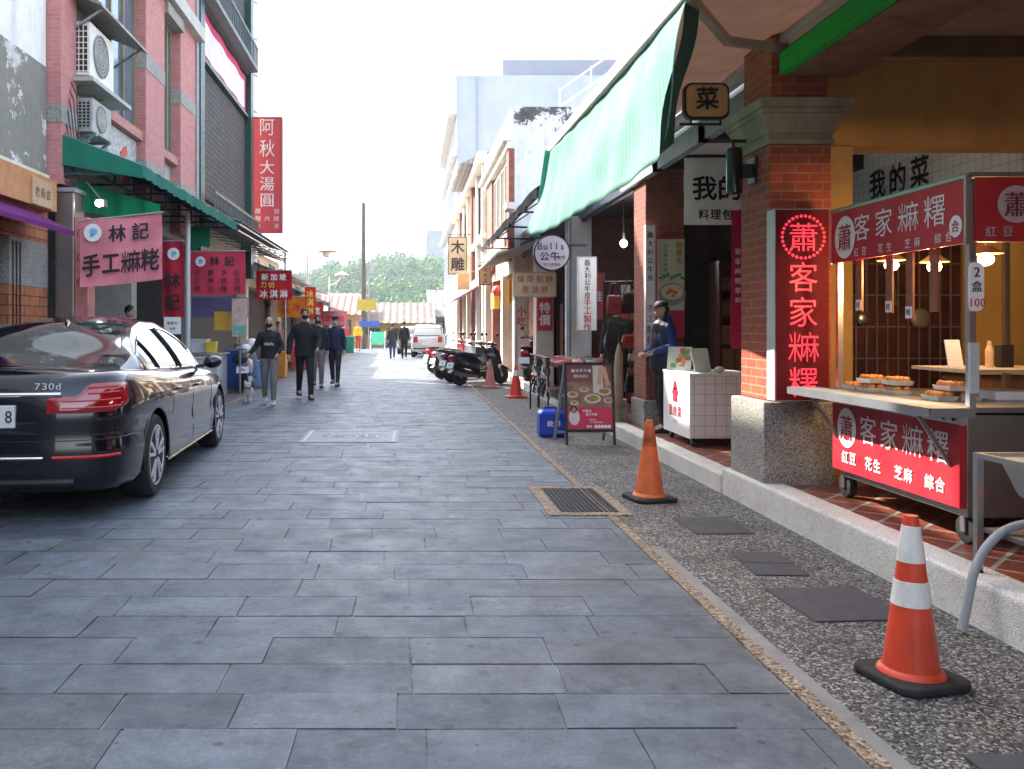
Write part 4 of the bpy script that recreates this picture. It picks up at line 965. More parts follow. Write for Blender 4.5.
def caster(par, x, y, z, r_, w_=.05, fork=STEEL):
    c = MB().lathe([(r_*.6,-w_/2),(r_*.92,-w_/2),(r_,-w_*.3),(r_,w_*.3),(r_*.92,w_/2),(r_*.6,w_/2)], (x,y,z+r_), 20, 'x').build('wheel', RUBBER, par, smooth=40)
    MB().lathe([(r_*.62,-w_*.4),(r_*.62,w_*.4)], (x,y,z+r_), 16, 'x').build('hub', CREAM, c)
    MB().box(x-w_*.8,x-w_*.6,y-.02,y+.02,z+r_*.8,z+r_*2.15).box(x+w_*.6,x+w_*.8,y-.02,y+.02,z+r_*.8,z+r_*2.15).box(x-w_*.8,x+w_*.8,y-.03,y+.03,z+r_*2.15,z+r_*2.35).build('fork', fork, par)
for x, y in ((3.08,6.02),(3.08,4.72),(3.95,6.0),(3.95,4.72)): caster(k, x, y, .215, .085)
q = MB()
for x, y in ((3.03,4.63),(3.03,6.04),(4.2,4.63),(4.2,6.04)): q.box(x-.018,x+.018,y-.018,y+.018,.976,2.2)
build_each(q, 'post', STEEL, k)
MB().box(3.0, 4.25, 4.6, 6.1, 2.21, 2.235).build('canopy_top', STEELD, k)
MB().box(2.99, 3.01, 4.62, 6.07, 1.855, 2.205).build('sign_panel', RED, k)
MB().box(3.03, 4.25, 4.585, 4.605, 1.86, 2.205).build('sign_panel', REDD, k)
MB().box(2.985,3.015,4.6,4.62,1.85,2.22).box(2.985,3.015,6.07,6.09,1.85,2.22).box(2.985,3.015,4.62,6.07,2.205,2.222).build('sign_trim', STEEL, k)
lt = write(MB(), '客家~糬', (2.986, 5.27, 2.065), SX, FZ, .20, pitch=.26, wgt=0, aspect=1.1); write(lt, '紅豆 花生 芝麻 綜合', (2.986, 5.24, 1.905), SX, FZ, .065, pitch=.098, wgt=1)
disc(lt, (2.986,5.88,2.02), SX, FZ, .135, .145); disc(lt, (2.986,4.69,1.955), SX, FZ, .055, .06); lt.build('lettering', WLET, k)
for ch, y, z, sz in (('蕭',5.88,2.02,.2), ('合',4.69,1.955,.075)): write(MB(), ch, (2.983,y,z), SX, FZ, sz, wgt=1).build('emblem', M((.35,.012,.03), .5), k)
lt = write(MB(), '客家~糬', (3.80,4.58,2.08), FX, FZ, .2, pitch=.25, wgt=0); write(lt, '紅豆 花生 芝麻', (3.42,4.58,1.915), FX, FZ, .065, pitch=.09, wgt=1); disc(lt, (3.24,4.58,2.06), FX, FZ, .10)
lt.build('lettering', M((.42,.33,.36), .5), k)
write(MB(), '蕭', (3.24,4.577,2.06), FX, FZ, .15, wgt=1).build('emblem', M((.16,.012,.02), .5), k)
MB().box(3.22, 4.24, 4.95, 5.5, 1.14, 1.16).build('upper_shelf', M((.42,.34,.24), .5), k)
# things on the cart
for i, y in enumerate((5.78, 5.42, 5.20, 4.96)):  # slats stand in for window frames reflected in the cart glass
    t = thing('reflection_slat', 'reddish slat standing in for a window frame reflection under the cart sign, %s' % ('the farthest left', 'second from left', 'third from left', 'nearest the steel post')[i], 'reflection slat', (3.04, y, 1.5), group='reflection slats under the cart sign')
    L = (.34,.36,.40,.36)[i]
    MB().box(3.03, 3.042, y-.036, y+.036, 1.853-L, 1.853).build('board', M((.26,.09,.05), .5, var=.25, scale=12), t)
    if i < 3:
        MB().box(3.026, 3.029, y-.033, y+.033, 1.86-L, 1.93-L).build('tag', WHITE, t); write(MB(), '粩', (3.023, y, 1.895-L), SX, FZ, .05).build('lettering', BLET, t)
BULB = emis('bulb_warm', (1,.62,.26), 9)
for i, (x, y, z) in enumerate(((3.16,5.62,1.81),(3.44,5.62,1.80),(3.36,5.0,1.80))):
    t = thing('cart_lamp', 'warm bulb under a wide shade inside the cart, %s' % ('left one', 'middle one', 'right one beside the steel post')[i], 'lamp', (x, y, z), group='warm lamps inside the cart')
    MB().ball((x,y,z), (.042,.042,.038)).build('bulb', BULB, t, smooth=80)
    MB().lathe([(.035,.075),(.05,.06),(.085,.035),(.088,.03)], (x,y,z), 18, caps=False).tube([(x,y,z+.06),(x,y,2.2)], .006, 6).build('shade', M((.45,.30,.15), .4, .3), t, smooth=50)
    ld = bpy.data.lights.new("cart_light", 'POINT'); ld.energy = 2.6; ld.color = (1,.62,.28); ld.shadow_soft_size = .05; lo = bpy.data.objects.new("cart_light", ld); COL.objects.link(lo); lo.location = (x, y, z-.07)
CLEAR = M((.62,.58,.52), .2, var=.1, spec=.6)
def tray(label, x, y, z, closed=True):
    t = thing('food_tray', label, 'food tray', (x, y, z), group='trays of rice cakes on the cart')
    MB().loft([[(x-.055,y-.075,z),(x+.055,y-.075,z),(x+.055,y+.075,z),(x-.055,y+.075,z)], [(x-.062,y-.085,z+.028),(x+.062,y-.085,z+.028),(x+.062,y+.085,z+.028),(x-.062,y+.085,z+.028)]]).build('tray', CLEAR, t)
    for i in range(2):
        for j in range(3): MB().ball((x-.028+.056*i, y-.05+.05*j, z+.036), (.026,.023,.02), 10, 6).build('rice_cake', M((.55,.22,.07), .4, var=.3, scale=20), t, smooth=80)
    return t
spots = ((3.10,5.95,.976,'bottom, farthest left'),(3.10,5.75,.976,'bottom of the second pile'),(3.10,5.75,1.035,'top of the second pile'),(3.14,5.52,.976,'bottom of the middle pile'),(3.14,5.52,1.035,'top of the middle pile'),
         (3.12,5.05,.976,'left bottom of the near pile'),(3.26,5.05,.976,'right bottom of the near pile'),(3.19,5.05,1.035,'top of the near pile'))
for x, y, z, l_ in spots: tray('clear tray of brown rice cakes on the cart counter, ' + l_, x, y, z)
t = thing('price_tag', 'rounded white price tag with black and red writing on the steel cart post', 'sign', (3.0, 4.6, 1.6))
MB().prism(rrect(2.985,3.065,1.49,1.75,.036), 4.575, 4.583).build('card', WHITE, t)
write(MB(), '2盒', (3.025,4.572,1.66), FX, FZ, .065, vert=True, pitch=.075, wgt=1).build('lettering', BLET, t); write(MB(), '100', (3.025,4.572,1.535), FX, FZ, .055, wgt=1, aspect=.9).build('lettering', RLET, t)
MB().box(3.0,3.05,4.59,4.608,1.05,1.32).build('note', M((.5,.5,.5), .5), t)
t = MB().obox((3.30,5.2,1.245), (.10,.006,.17), (R(-12),0,R(8))).obox((3.31,5.22,1.165),(.11,.06,.012)); tag(t.build('leaflet_stand', WHITE), 'small leaning white leaflet on the upper shelf of the cart', 'leaflet')
t = MB().lathe([(.022,0),(.024,.1),(.012,.13),(.012,.16)], (3.55,5.25,1.161), 14); tag(t.build('sauce_bottle', M((.55,.40,.25), .3)), 'small sauce bottle with a pale label on the upper cart shelf', 'bottle')
t = MB().box(3.60,3.68,5.22,5.28,1.161,1.30); tag(t.build('black_box', BLACK, bevel=.005), 'small black card box beside the sauce bottle', 'box')
t = MB().grid(lambda u, v: (3.62+u*.22+.015*math.sin(v*9), 4.95+.02*math.sin(u*14+v*3), 1.44-v*.28), 16, 10); tag(t.build('red_apron', cloth((.42,.01,.05), .1), solid=.012), 'dark red cloth hanging at the right edge of the cart', 'cloth')
t = MB().box(3.42,3.60,5.0,5.16,.976,1.03); tag(t.build('foam_box', WHITE, bevel=.008), 'white foam box behind the steel cart post', 'box')
t = thing('wooden_counter', 'wooden work counter with a pale top inside the yellow walled shop', 'counter', (4.9, 6.6, .215))
MB().box(4.2, 5.8, 6.3, 6.9, 1.06, 1.10).build('top', M((.58,.40,.18), .45, var=.15), t); MB().box(4.25, 5.7, 6.35, 6.85, .22, 1.058).build('cabinet', WOOD, t)

# steel wash table with basin and drain hose
k = thing('wash_table', 'steel wash table with a grey basin at the right edge', 'sink', (3.1, 3.9, .215))
q = MB()
for x, y in ((2.745,4.14),(3.6,4.14),(2.745,3.4),(3.6,3.4)): q.box(x-.016,x+.016,y-.016,y+.016,.24,.775)
q.box(2.73,3.62,4.125,4.155,.776,.80).box(2.73,3.62,3.385,3.415,.776,.80).box(2.73,2.76,3.415,4.125,.776,.80).box(3.59,3.62,3.415,4.125,.776,.80); q.build('frame', STEEL, k)
q = MB()
for x, y in ((2.745,4.14),(3.6,4.14),(2.745,3.4),(3.6,3.4)): q.lathe([(.022,0),(.018,.03)], (x,y,.216), 10)
build_each(q, 'foot', RUBBER, k)
MB().loft([[(2.86,3.5,.60),(3.55,3.5,.60),(3.55,4.04,.60),(2.86,4.04,.60)],[(2.80,3.44,.79),(3.58,3.44,.79),(3.58,4.10,.79),(2.80,4.10,.79)]]).build('basin', M((.42,.42,.42), .4, .3, var=.15), k, bevel=.03, seg=3)
MB().box(2.75,3.6,3.4,4.12,.425,.445).build('shelf', STEELD, k)
h = MB().tube(cat([(3.0,3.95,.52),(2.80,3.98,.48),(2.68,3.97,.40),(2.60,3.95,.28),(2.56,3.94,.12),(2.53,3.93,.02)], 30), .020, 12)
tag(h.build('drain_hose', M((.30,.31,.33), .5, var=.1, dirt=.3), smooth=60), 'grey bent drain hose running from the wash table down to the gutter', 'hose')

# white tiled cart
k = thing('white_cart', 'white tiled serving cart with a red bowl emblem in front of the shop', 'serving cart', (3.3, 9.4, .16))
MB().box(2.93, 3.60, 8.92, 9.83, .255, .90).build('body', WTILE, k); MB().box(2.922, 2.929, 8.918, 9.835, .25, .902).build('panel', M((.74,.73,.73), .45, var=.04), k)
MB().box(2.915, 3.615, 8.905, 9.845, .903, .93).build('top', M((.74,.74,.74), .35, var=.04), k)
lt = disc(MB(), (2.917,9.40,.76), SX, FZ, .07, .035); disc(lt, (2.917,9.40,.70), SX, FZ, .10, .05); lt.box(2.912,2.918,9.34,9.46,.60,.66); lt.box(2.912,2.918,9.37,9.43,.79,.82); write(lt, '我的菜', (2.917,9.40,.50), SX, FZ, .13, pitch=.15, wgt=2); write(lt, '料理包', (2.917,9.40,.39), SX, FZ, .045, pitch=.06)
lt.build('emblem', M((.42,.015,.05), .5), k)
for x, y in ((2.99,9.02),(3.54,9.02),(2.99,9.74),(3.54,9.74)): caster(k, x, y, .158, .042, .03, GREYM)
t = thing('menu_stand', 'two leaning picture menus standing on the white tiled cart', 'menu stand', (3.05, 9.3, .93))
MB().obox((3.0,9.50,1.06), (.26,.012,.27), (R(-15),0,R(-32))).build('menu_card', M((.62,.64,.58), .4), t); MB().obox((3.15,9.25,1.055), (.22,.012,.26), (R(-15),0,R(22))).build('menu_card', M((.70,.72,.64), .4), t)
rng = random.Random(2)
for c in ((.15,.32,.10), (.6,.3,.08), (.5,.12,.06), (.62,.6,.5)):
    q = MB()
    for i in range(3):
        u, v = rng.uniform(-.09,.09), rng.uniform(-.09,.09); a = R(-32)
        q.obox((3.0+u*math.cos(a), 9.488+u*math.sin(a)+v*.26, 1.062+v), (.06,.006,.05), (R(-15),0,a))
    build_each(q, 'food_picture', M(c, .5, var=.4, scale=30), t)
t = MB().ball((3.26,9.0,.965), (.05,.05,.035)); tag(t.build('paper_bowl', M((.66,.52,.30), .6), smooth=80), 'small tan bowl at the front edge of the white cart', 'bowl')

# A-frame poster
k = thing('poster_stand', 'A frame poster stand with a dark red food advert at the kerb', 'poster stand', (2.19, 10.4, 0))
def af(x, z, off=0.0): return (x, 10.28+.12*(z/.95)-off, z)     # the leaning plane of the poster
MB().bar(af(1.90,.0), af(1.90,.97), .028).bar(af(2.47,.0), af(2.47,.97), .028).bar(af(1.9,.97), af(2.47,.97), .028).bar(af(1.9,.17), af(2.47,.17), .028).build('frame', BLACK, k)
MB().bar((1.83,10.75,0),(1.90,10.42,.95),.03).bar((2.44,10.75,0),(2.47,10.42,.95),.03).bar((1.83,10.75,.1),(2.44,10.75,.1),.025).build('rear_leg', GREYM, k)
def panel(x0, x1, z0, z1, off, th=.004):
    mb = MB(); vs = [af(x0,z0,off), af(x1,z0,off), af(x1,z1,off), af(x0,z1,off)]; vs += [(a, b_+th, c) for a, b_, c in vs]
    return mb.add(vs, [(0,1,2,3),(7,6,5,4),(0,4,5,1),(1,5,6,2),(2,6,7,3),(3,7,4,0)])
panel(1.915,2.455,.185,.955,.0).build('poster', M((.20,.06,.065), .35, var=.3, scale=6), k)
panel(1.918,2.452,.19,.45,.004).build('red_field', M((.60,.018,.085), .35, var=.1), k)
panel(1.918,2.452,.45,.75,.004).build('table_picture', M((.28,.15,.10), .4, var=.5, scale=9), k)
panel(2.23,2.35,.62,.945,.008).build('apron_picture', M((.68,.62,.56), .5, var=.1), k)
q = MB()
for a, b_, c, d in ((2.36,.93,2.41,.70),(2.33,.93,2.30,.72)): q.bar(af(a,b_,.012), af(c,d,.012), .05, .004)
q.build('arm_picture', M((.62,.36,.25), .5), k)
q2 = MB(); q3 = MB(); UA = Vector((0,.126,1)).normalized()
for x, z, r_ in ((2.22,.55,.10),(1.98,.60,.065),(2.36,.635,.085),(2.12,.66,.055),(2.41,.53,.06),(2.00,.50,.05)):
    disc(q2, af(x,z,.010), FX, UA, r_, r_*.55); disc(q3, af(x,z+.004,.013), FX, UA, r_*.75, r_*.38)
q2.build('plate_picture', M((.66,.60,.54), .4), k); q3.build('food_picture', M((.42,.20,.07), .5, var=.6, scale=30), k)
q = MB()
for x, z in ((2.2,.56),(2.25,.545),(2.22,.54),(1.98,.6),(2.36,.635)): disc(q, af(x,z,.015), FX, UA, .02, .012)
q.build('garnish_picture', M((.10,.30,.06), .5, var=.3), k)
q = disc(MB(), af(1.995,.33,.009), FX, UA, .065, .095); q.build('dress_picture', M((.66,.62,.60), .5), k)
q = disc(MB(), af(1.99,.425,.011), FX, UA, .038, .045); q.build('hair_picture', BLACK, k); disc(MB(), af(1.99,.418,.013), FX, UA, .022, .03).build('face_picture', SKIN, k)
lt = write(MB(), '義式早午餐', af(2.09,.885,.010), FX, UA, .045, pitch=.05, wgt=2); write(lt, 'BRUNCH', af(2.08,.82,.010), FX, UA, .045, wgt=1); write(lt, '料理包', af(2.15,.405,.010), FX, UA, .035, wgt=2); write(lt, '義大利麵', af(2.20,.365,.010), FX, UA, .035, wgt=2)
write(lt, '早餐咖啡', af(2.21,.30,.010), FX, UA, .022, wgt=1); write(lt, '手工麵料理飲品', af(2.26,.27,.010), FX, UA, .022, wgt=1); write(lt, '營業', af(2.17,.22,.010), FX, UA, .035, wgt=2)
for i in range(5): disc(lt, af(2.25+.04*i,.22,.010), FX, UA, .021, .021)
lt.build('lettering', WLET, k)
# blue can
k = thing('jerry_can', 'blue plastic water can on the ground beside the poster stand', 'water can', (1.84, 11.1, 0))
MB().loft([[(1.69,10.98,.01),(2.0,10.98,.01),(2.0,11.24,.01),(1.69,11.24,.01)],[(1.68,10.97,.05),(2.01,10.97,.05),(2.01,11.25,.05),(1.68,11.25,.05)],[(1.68,10.97,.30),(2.01,10.97,.30),(2.01,11.25,.30),(1.68,11.25,.30)],[(1.72,11.0,.345),(1.97,11.0,.345),(1.97,11.22,.345),(1.72,11.22,.345)]]).build('can', M((.012,.05,.42), .35, var=.12), k, bevel=.02, seg=3)
MB().tube([(1.75,11.11,.34),(1.77,11.11,.375),(1.90,11.11,.375),(1.92,11.11,.34)], .014, 8).lathe([(.03,.34),(.03,.37)], (1.96,11.11,0), 12).build('handle', M((.012,.04,.3), .4), k)
write(MB(), '飲用', (1.86,10.966,.18), FX, FZ, .085, pitch=.09, wgt=2).build('lettering', WLET, k)

# cones
def cone(label, loc, h, w_, bands, m, base=RUBBER, rz=0, white=CREFL):
    t = thing('traffic_cone', label, 'traffic cone', loc, rz)
    r0 = w_*.325; r1 = .026; bz = .035
    MB().prism([(w_/2*a, w_/2*b_) for a, b_ in ((-1,-.75),(-.75,-1),(.75,-1),(1,-.75),(1,.75),(.75,1),(-.75,1),(-1,.75))], .0, bz, 'xy').build('base', base, t, world=False, bevel=.012)
    def rr(z): f = (z-bz)/(h-bz); return r0*(1-f)+r1*f
    b = MB().lathe([(r0+.018,bz+.001),(r0+.014,bz+.010),(r0+.002,bz+.022)]+[(rr(bz+.022+(h-bz-.022)*i/10), bz+.022+(h-bz-.022)*i/10) for i in range(11)]+[(r1*.5,h)], n=36)
    body = b.build('cone', m, t, world=False, smooth=40)
    for i, (z0, z1) in enumerate(bands):
        MB().lathe([(rr(z0)+.0005,z0-.001),(rr(z0)+.0025,z0),(rr(z1)+.0025,z1),(rr(z1)+.0005,z1+.001)], n=36, caps=False).build('band', white[i] if isinstance(white, tuple) else white, t, world=False, smooth=40)
    return t
cone('orange cone with two dirty white bands on a black base, in the right foreground', (2.0, 3.42, 0), .655, .325, ((.305,.40),(.475,.615)), M((.70,.065,.025), .42, var=.12, dirt=.5, scale=7), rz=R(14))
cone('plain faded orange cone at the kerb near the drain grate', (1.97, 7.02, 0), .65, .36, ((.44,.60),(.465,.52)), ORANGED, rz=R(12), white=(M((.50,.10,.03), .4, var=.2, dirt=.4), M((.62,.13,.04), .4)))
c3 = cone('bright red orange cone with a white band weighting the sign pole', (2.17, 17.3, 0), .66, .40, ((.44,.55),), M((.72,.05,.02), .4, var=.1), rz=R(10), base=M((.62,.05,.02), .5))
cone('faded pink cone in front of the parked scooters', (1.93, 20.2, 0), .66, .42, (), M((.56,.20,.17), .6, var=.15, dirt=.3), rz=R(20), base=M((.45,.17,.15), .6))
# ------------------------------------------------------------------ vehicles
def interp(tab, x):
    if x <= tab[0][0]: return tab[0][1]
    for (a, b_), (c, d) in zip(tab, tab[1:]):
        if x <= c:
            i = tab.index((a, b_)); n_ = len(tab)
            def sl(j):
                if j == 0 or j == n_-1: l, r = max(j-1, 0), min(j+1, n_-1); return (tab[r][1]-tab[l][1])/(tab[r][0]-tab[l][0])
                s0 = (tab[j][1]-tab[j-1][1])/(tab[j][0]-tab[j-1][0]); s1 = (tab[j+1][1]-tab[j][1])/(tab[j+1][0]-tab[j][0])
                return 0 if s0*s1 <= 0 else 2*s0*s1/(s0+s1)
            h = c-a; t = (x-a)/h
            return (2*t**3-3*t*t+1)*b_+(t**3-2*t*t+t)*h*sl(i)+(3*t*t-2*t**3)*d+(t**3-t*t)*h*sl(i+1)
    return tab[-1][1]
def carpaint(col, flake=.25, rough=.22):
    m, n, b = newmat('car_paint'); f = noise(n, 600, 2); c = ramp(n, f, [(.3, mul(col, 1-flake)), (.7, mul(col, 1+flake))])
    n.links.new(c, b.inputs['Base Color']); b.inputs['Metallic'].default_value = .0; b.inputs['Specular IOR Level'].default_value = .3; b.inputs['Roughness'].default_value = rough
    b.inputs['Coat Weight'].default_value = 1; b.inputs['Coat Roughness'].default_value = .02
    d = N(n, "ShaderNodeBump"); d.inputs['Strength'].default_value = .02; d.inputs['Distance'].default_value = .01; n.links.new(noise(n, 3, 2), d.inputs['Height']); n.links.new(d.outputs[0], b.inputs['Coat Normal'])
    return m
def boolean_cut(o, cutters):
    for c in cutters:
        md = o.modifiers.new("cut", 'BOOLEAN'); md.operation = 'DIFFERENCE'; md.object = c; md.solver = 'EXACT'
    bpy.context.view_layer.update(); dg = bpy.context.evaluated_depsgraph_get()
    me = bpy.data.meshes.new_from_object(o.evaluated_get(dg)); o.modifiers.clear(); o.data = me
    for c in cutters: bpy.data.objects.remove(c)
def alloy(par, x, y, r, side, rim=.245, wd=.23, n_sp=10, spoke=.03):
    z = r; s = side
    w_ = MB().lathe([(rim,-wd/2),(rim+.02,-wd/2-.004),(r-.03,-wd/2-.006),(r-.008,-wd/2+.02),(r,-wd*.3),(r,wd*.3),(r-.008,wd/2-.02),(r-.03,wd/2+.006),(rim+.02,wd/2+.004),(rim,wd/2)], (x,y,z), 48, 'x').build('wheel', RUBBER, par, world=False, smooth=35)
    xo = x+s*wd/2
    q = MB().lathe([(rim+.004,s*.004),(rim-.008,s*.006),(rim-.02,-s*.03),(rim-.025,-s*.10),(rim-.03,-s*.10),(rim-.03,0)], (xo,y,z), 48, 'x', caps=False)
    for i in range(n_sp//2):
        for d in (-.16, .16):
            a = 2*math.pi*i/(n_sp//2)+.3; a0 = a+d*.9; a1 = a+d*1.25
            q.bar((xo-s*.018, y+.05*math.cos(a0), z+.05*math.sin(a0)), (xo-s*.012, y+(rim-.015)*math.cos(a1), z+(rim-.015)*math.sin(a1)), spoke*1.7, .028)
    q.lathe([(.062,-s*.05),(.062,-s*.012),(.045,-s*.004),(.001,-s*.003)], (xo,y,z), 24, 'x')
    q.build('rim', M((.72,.72,.73), .35, .45, var=.06), w_, world=False, smooth=30)
    MB().lathe([(.19,-s*.10),(.19,-s*.07),(.02,-s*.07)], (xo,y,z), 28, 'x').build('brake_disc', M((.10,.10,.10), .5, .8), w_, world=False, smooth=30)
def sedan():
    k = thing('parked_car', 'dark navy sedan seen from its rear corner, nearest car on the left', 'car', (-2.975, 6.08, 0), .050)
    PAINT = carpaint((.001,.002,.007)); L = 5.07
    half = cat([(0,0,0),(.40,.012,0),(.66,.055,0),(.82,.15,0),(.905,.36,0),(.938,.85,0),(.95,1.6,0),(.95,2.6,0),(.95,3.4,0),(.938,4.1,0),(.90,4.55,0),(.80,4.83,0),(.60,4.99,0),(.32,5.055,0),(0,5.07,0)], 75)
    for p_ in half: p_.x = max(0, p_.x)
    zs_t = [(0,1.065),(.3,1.078),(.9,1.062),(2,1.005),(3.2,.97),(3.8,.935),(4.5,.84),(4.85,.76),(5.07,.66)]
    prof = [(0,.075),(.05,.035),(.12,.012),(.22,.004),(.34,.0),(.45,.012),(.52,.010),(.62,.0),(.72,.002),(.80,.010),(.88,.026),(.94,.048),(.975,.072),(1,.105)]
    ins_t = prof
    def S(p_, v, off=0.0):
        d = interp(ins_t, v) - off
        y = p_.y; zs = interp(zs_t, y); zb = .20 + (.02 if y < .5 else 0)
        # inset towards the inner axis of the plan
        cy = min(max(y, .95), 4.1); dv = Vector((p_.x, y-cy, 0)); ln = dv.length
        q = p_ - dv*(d/ln) if ln > 1e-6 else p_.copy()
        if p_.x < .002: q.x = 0
        if y < .5: q.y += .05*max(0, (v-.45))*(1-y/.5)*1.4
        if y > 4.6: q.y -= .10*max(0, v-.4)*((y-4.6)/.47)
        return Vector((q.x, q.y, zb+v*(zs-zb)))
    b = MB(); vs = [0,.02,.05,.08,.12,.17,.22,.28,.34,.40,.45,.485,.52,.57,.62,.67,.72,.76,.80,.84,.88,.91,.94,.96,.975,.99,1]
    nv = len(vs); nh = len(half)
    full = [(p_, 1) for p_ in half] + [(p_, -1) for p_ in reversed(half[1:-1])]
    rings = []
    for v in vs:
        ring_ = []
        for p_, sg in full:
            q = S(p_, v); ring_.append((q.x*sg, q.y, q.z))
        rings.append(ring_)
    b.loft(rings, True, False)
    # deck: from the left top outline over to the right, crowned
    top = [S(p_, 1) for p_ in half]
    crown_t = [(0,.012),(.15,.028),(.8,.035),(3.7,.06),(4.4,.06),(5.07,.015)]
    nx = 16; o = len(b.v)
    for q in top:
        for j in range(nx+1):
            u = -1+2*j/nx; b.v.append((q.x*u, q.y, q.z+interp(crown_t, q.y)*(1-abs(u)**2.4)))
    for i in range(nh-1):
        for j in range(nx):
            a = o+i*(nx+1)+j; b.f.append((a, a+1, a+nx+2, a+nx+1)); b.m.append(0)
    # floor
    o = len(b.v); bot = [S(p_, 0) for p_ in half]
    for q in bot: b.v += [(-q.x, q.y, q.z), (q.x, q.y, q.z)]
    for i in range(nh-1): a = o+2*i; b.f.append((a, a+2, a+3, a+1)); b.m.append(0)
    body = b.build('body', PAINT, None, world=False)
    bm = bmesh.new(); bm.from_mesh(body.data); bmesh.ops.remove_doubles(bm, verts=bm.verts, dist=.0004); bmesh.ops.recalc_face_normals(bm, faces=bm.faces); bm.to_mesh(body.data); bm.free()
    cut = []
    for y in (1.05, 4.12):
        for s in (-1, 1):
            c = MB().lathe([(.385,-.30),(.385,.30)], (s*.92,y,.355), 48, 'x').build('cutter', DARK, None, world=False); cut.append(c)
    boolean_cut(body, cut); body.parent = k; body.data.shade_smooth(); body.data.set_sharp_from_angle(angle=R(38))
    for y in (1.05, 4.12):
        MB().box(-.80,.80,y-.42,y+.42,.22,.78).build('wheel_well', BLACK, k, world=False)
        for s in (-1, 1):
            alloy(k, s*.815, y, .345, s)
            q = MB(); pts = []
            for i in range(25):
                a = R(-12+204*i/24); yy = y+.388*math.cos(a); zz = .355+.388*math.sin(a)
                pts.append((s*(.945 if 1.3 < yy < 3.8 else .945-.018*min(1, abs(yy-(1.3 if yy < 1.3 else 3.8))/.3)), yy, zz))
            q.tube(pts, .011, 8); q.build('arch_lip', PAINT, k, world=False, smooth=60)
    # cabin
    zr_t = [(.62,1.068),(.72,1.095),(1.0,1.185),(1.4,1.375),(1.75,1.465),(2.2,1.512),(2.6,1.508),(3.0,1.43),(3.4,1.245),(3.75,1.06),(3.9,.965)]
    def G(y, t, x_off=0.0):
        """t 0..1 up the side, 1..2 across half of the roof"""
        zr = interp(zr_t, y); zb = interp(zs_t, y)-.012; hh = max(zr-zb, .01)
        wb = .838 - (.0 if 1.2 < y < 3.3 else .03*min(1, (1.2-y if y < 1.2 else y-3.3)/.5))
        if y < 1.0: wb -= .06*(1.0-y)/.35
        wt = wb-.275*hh/.46
        if t <= 1:
            f = t; x = wb+(wt-wb)*(f**1.35); z = zb+hh*.90*f**.97
        else:
            f = t-1; a = f*math.pi/2; x = wt*(1-f)**.999; c = 1-(1-f)**3.2; z = zb+hh*.90+hh*.10*c
            if f < .14: x = wt - (wt*.14)*(f/.14)**1.6
        return Vector((x, y, z))
    ys = [.64+i*(3.88-.64)/80 for i in range(81)]; ts = [i/14 for i in range(15)] + [1+x_ for x_ in (.03,.06,.10,.14,.2,.3,.4,.5,.6,.7,.8,.9,1)]
    def dlo(y, t): return 1.02 < y < 3.46 and .075 < t < .87
    cab = MB(); glassL = {}
    sets = {'cab': MB(), 'front': MB(), 'rear_w': MB(), 'wind': MB(), 'quarter': MB()}
    for sg in (1, -1):
        for i in range(80):
            for j in range(len(ts)-1):
                ym, tm = (ys[i]+ys[i+1])/2, (ts[j]+ts[j+1])/2
                key = 'cab'
                hh = interp(zr_t, ym)-interp(zs_t, ym)
                if .07 < tm < .86 and 1.10 < ym < 3.42: key = 'side'
                if tm > 1.12 and .80 < ym < 1.66: key = 'rear'
                if tm > 1.12 and 2.92 < ym < 3.80: key = 'wind'
                sk = key+str(sg) if key == 'side' else key
                m_ = sets.setdefault(sk, MB())
                q = [G(ys[a], ts[c]) for a, c in ((i,j),(i+1,j),(i+1,j+1),(i,j+1))]
                q = [(p_.x*sg, p_.y, p_.z) for p_ in q]
                m_.add(q, [(0,1,2,3)] if sg > 0 else [(3,2,1,0)])
    def fin(name, mb, mat_):
        o_ = mb.build(name, mat_, k, world=False, fix=False)
        bm = bmesh.new(); bm.from_mesh(o_.data); bmesh.ops.remove_doubles(bm, verts=bm.verts, dist=.0004); bm.to_mesh(o_.data); bm.free()
        o_.data.shade_smooth(); return o_
    fin('roof', sets['cab'], PAINT)
    CG = M((.012,.014,.016), .03, var=.1, spec=1.0, name='car_glass', coat=1)
    for key, nm in (('side1','side_window'),('side-1','side_window'),('rear','rear_window'),('wind','windscreen')): fin(nm, sets[key], CG)
    # chrome surround, window posts
    for sg in (1, -1):
        q = MB(); e = .006
        loop = [G(1.10+i*(3.42-1.10)/40, .86) for i in range(41)]; low = [G(3.42-i*(3.42-1.10)/40, .07) for i in range(41)]
        pts = [(p_.x*sg+e*sg, p_.y, p_.z) for p_ in loop+low]; q.tube(pts+[pts[0]], .009, 6, caps=False); q.build('window_trim', CHROME, k, world=False, smooth=60)
        q = MB()
        for y, dy in ((2.42,-.10),(1.52,-.14)):
            q.tube([((G(y+dy*f, .07+.79*f)).x*sg+.004*sg, y+dy*f, G(y+dy*f, .07+.79*f).z) for f in (0,.25,.5,.75,1)], .026 if y > 2 else .018, 8, flat=1)
        build_each(q, 'window_post', BLACKG, k, world=False, smooth=60)
        # mirror
        q = MB().ball((sg*1.015,3.20,1.035), (.10,.075,.07), 18, 10).bar((sg*.84,3.22,.985),(sg*.97,3.21,1.01),.05,.035); q.build('side_mirror', PAINT, k, world=False, smooth=50)
        # door lines and handles
        q = MB()
        for y in (1.62, 2.50, 3.52):
            pts = [S(Vector((.95,y,0)), v, .0006) for v in (.10,.25,.4,.52,.65,.8,.9)]
            y0s = [0,0,0,0,0,0,0]
            q.tube([(p_.x*sg, p_.y+(0 if y != 1.62 else -.0), p_.z) for p_ in pts[(0 if y > 2 else 3):]], .0035, 4)
        q.build('door_gap', BLACK, k, world=False)
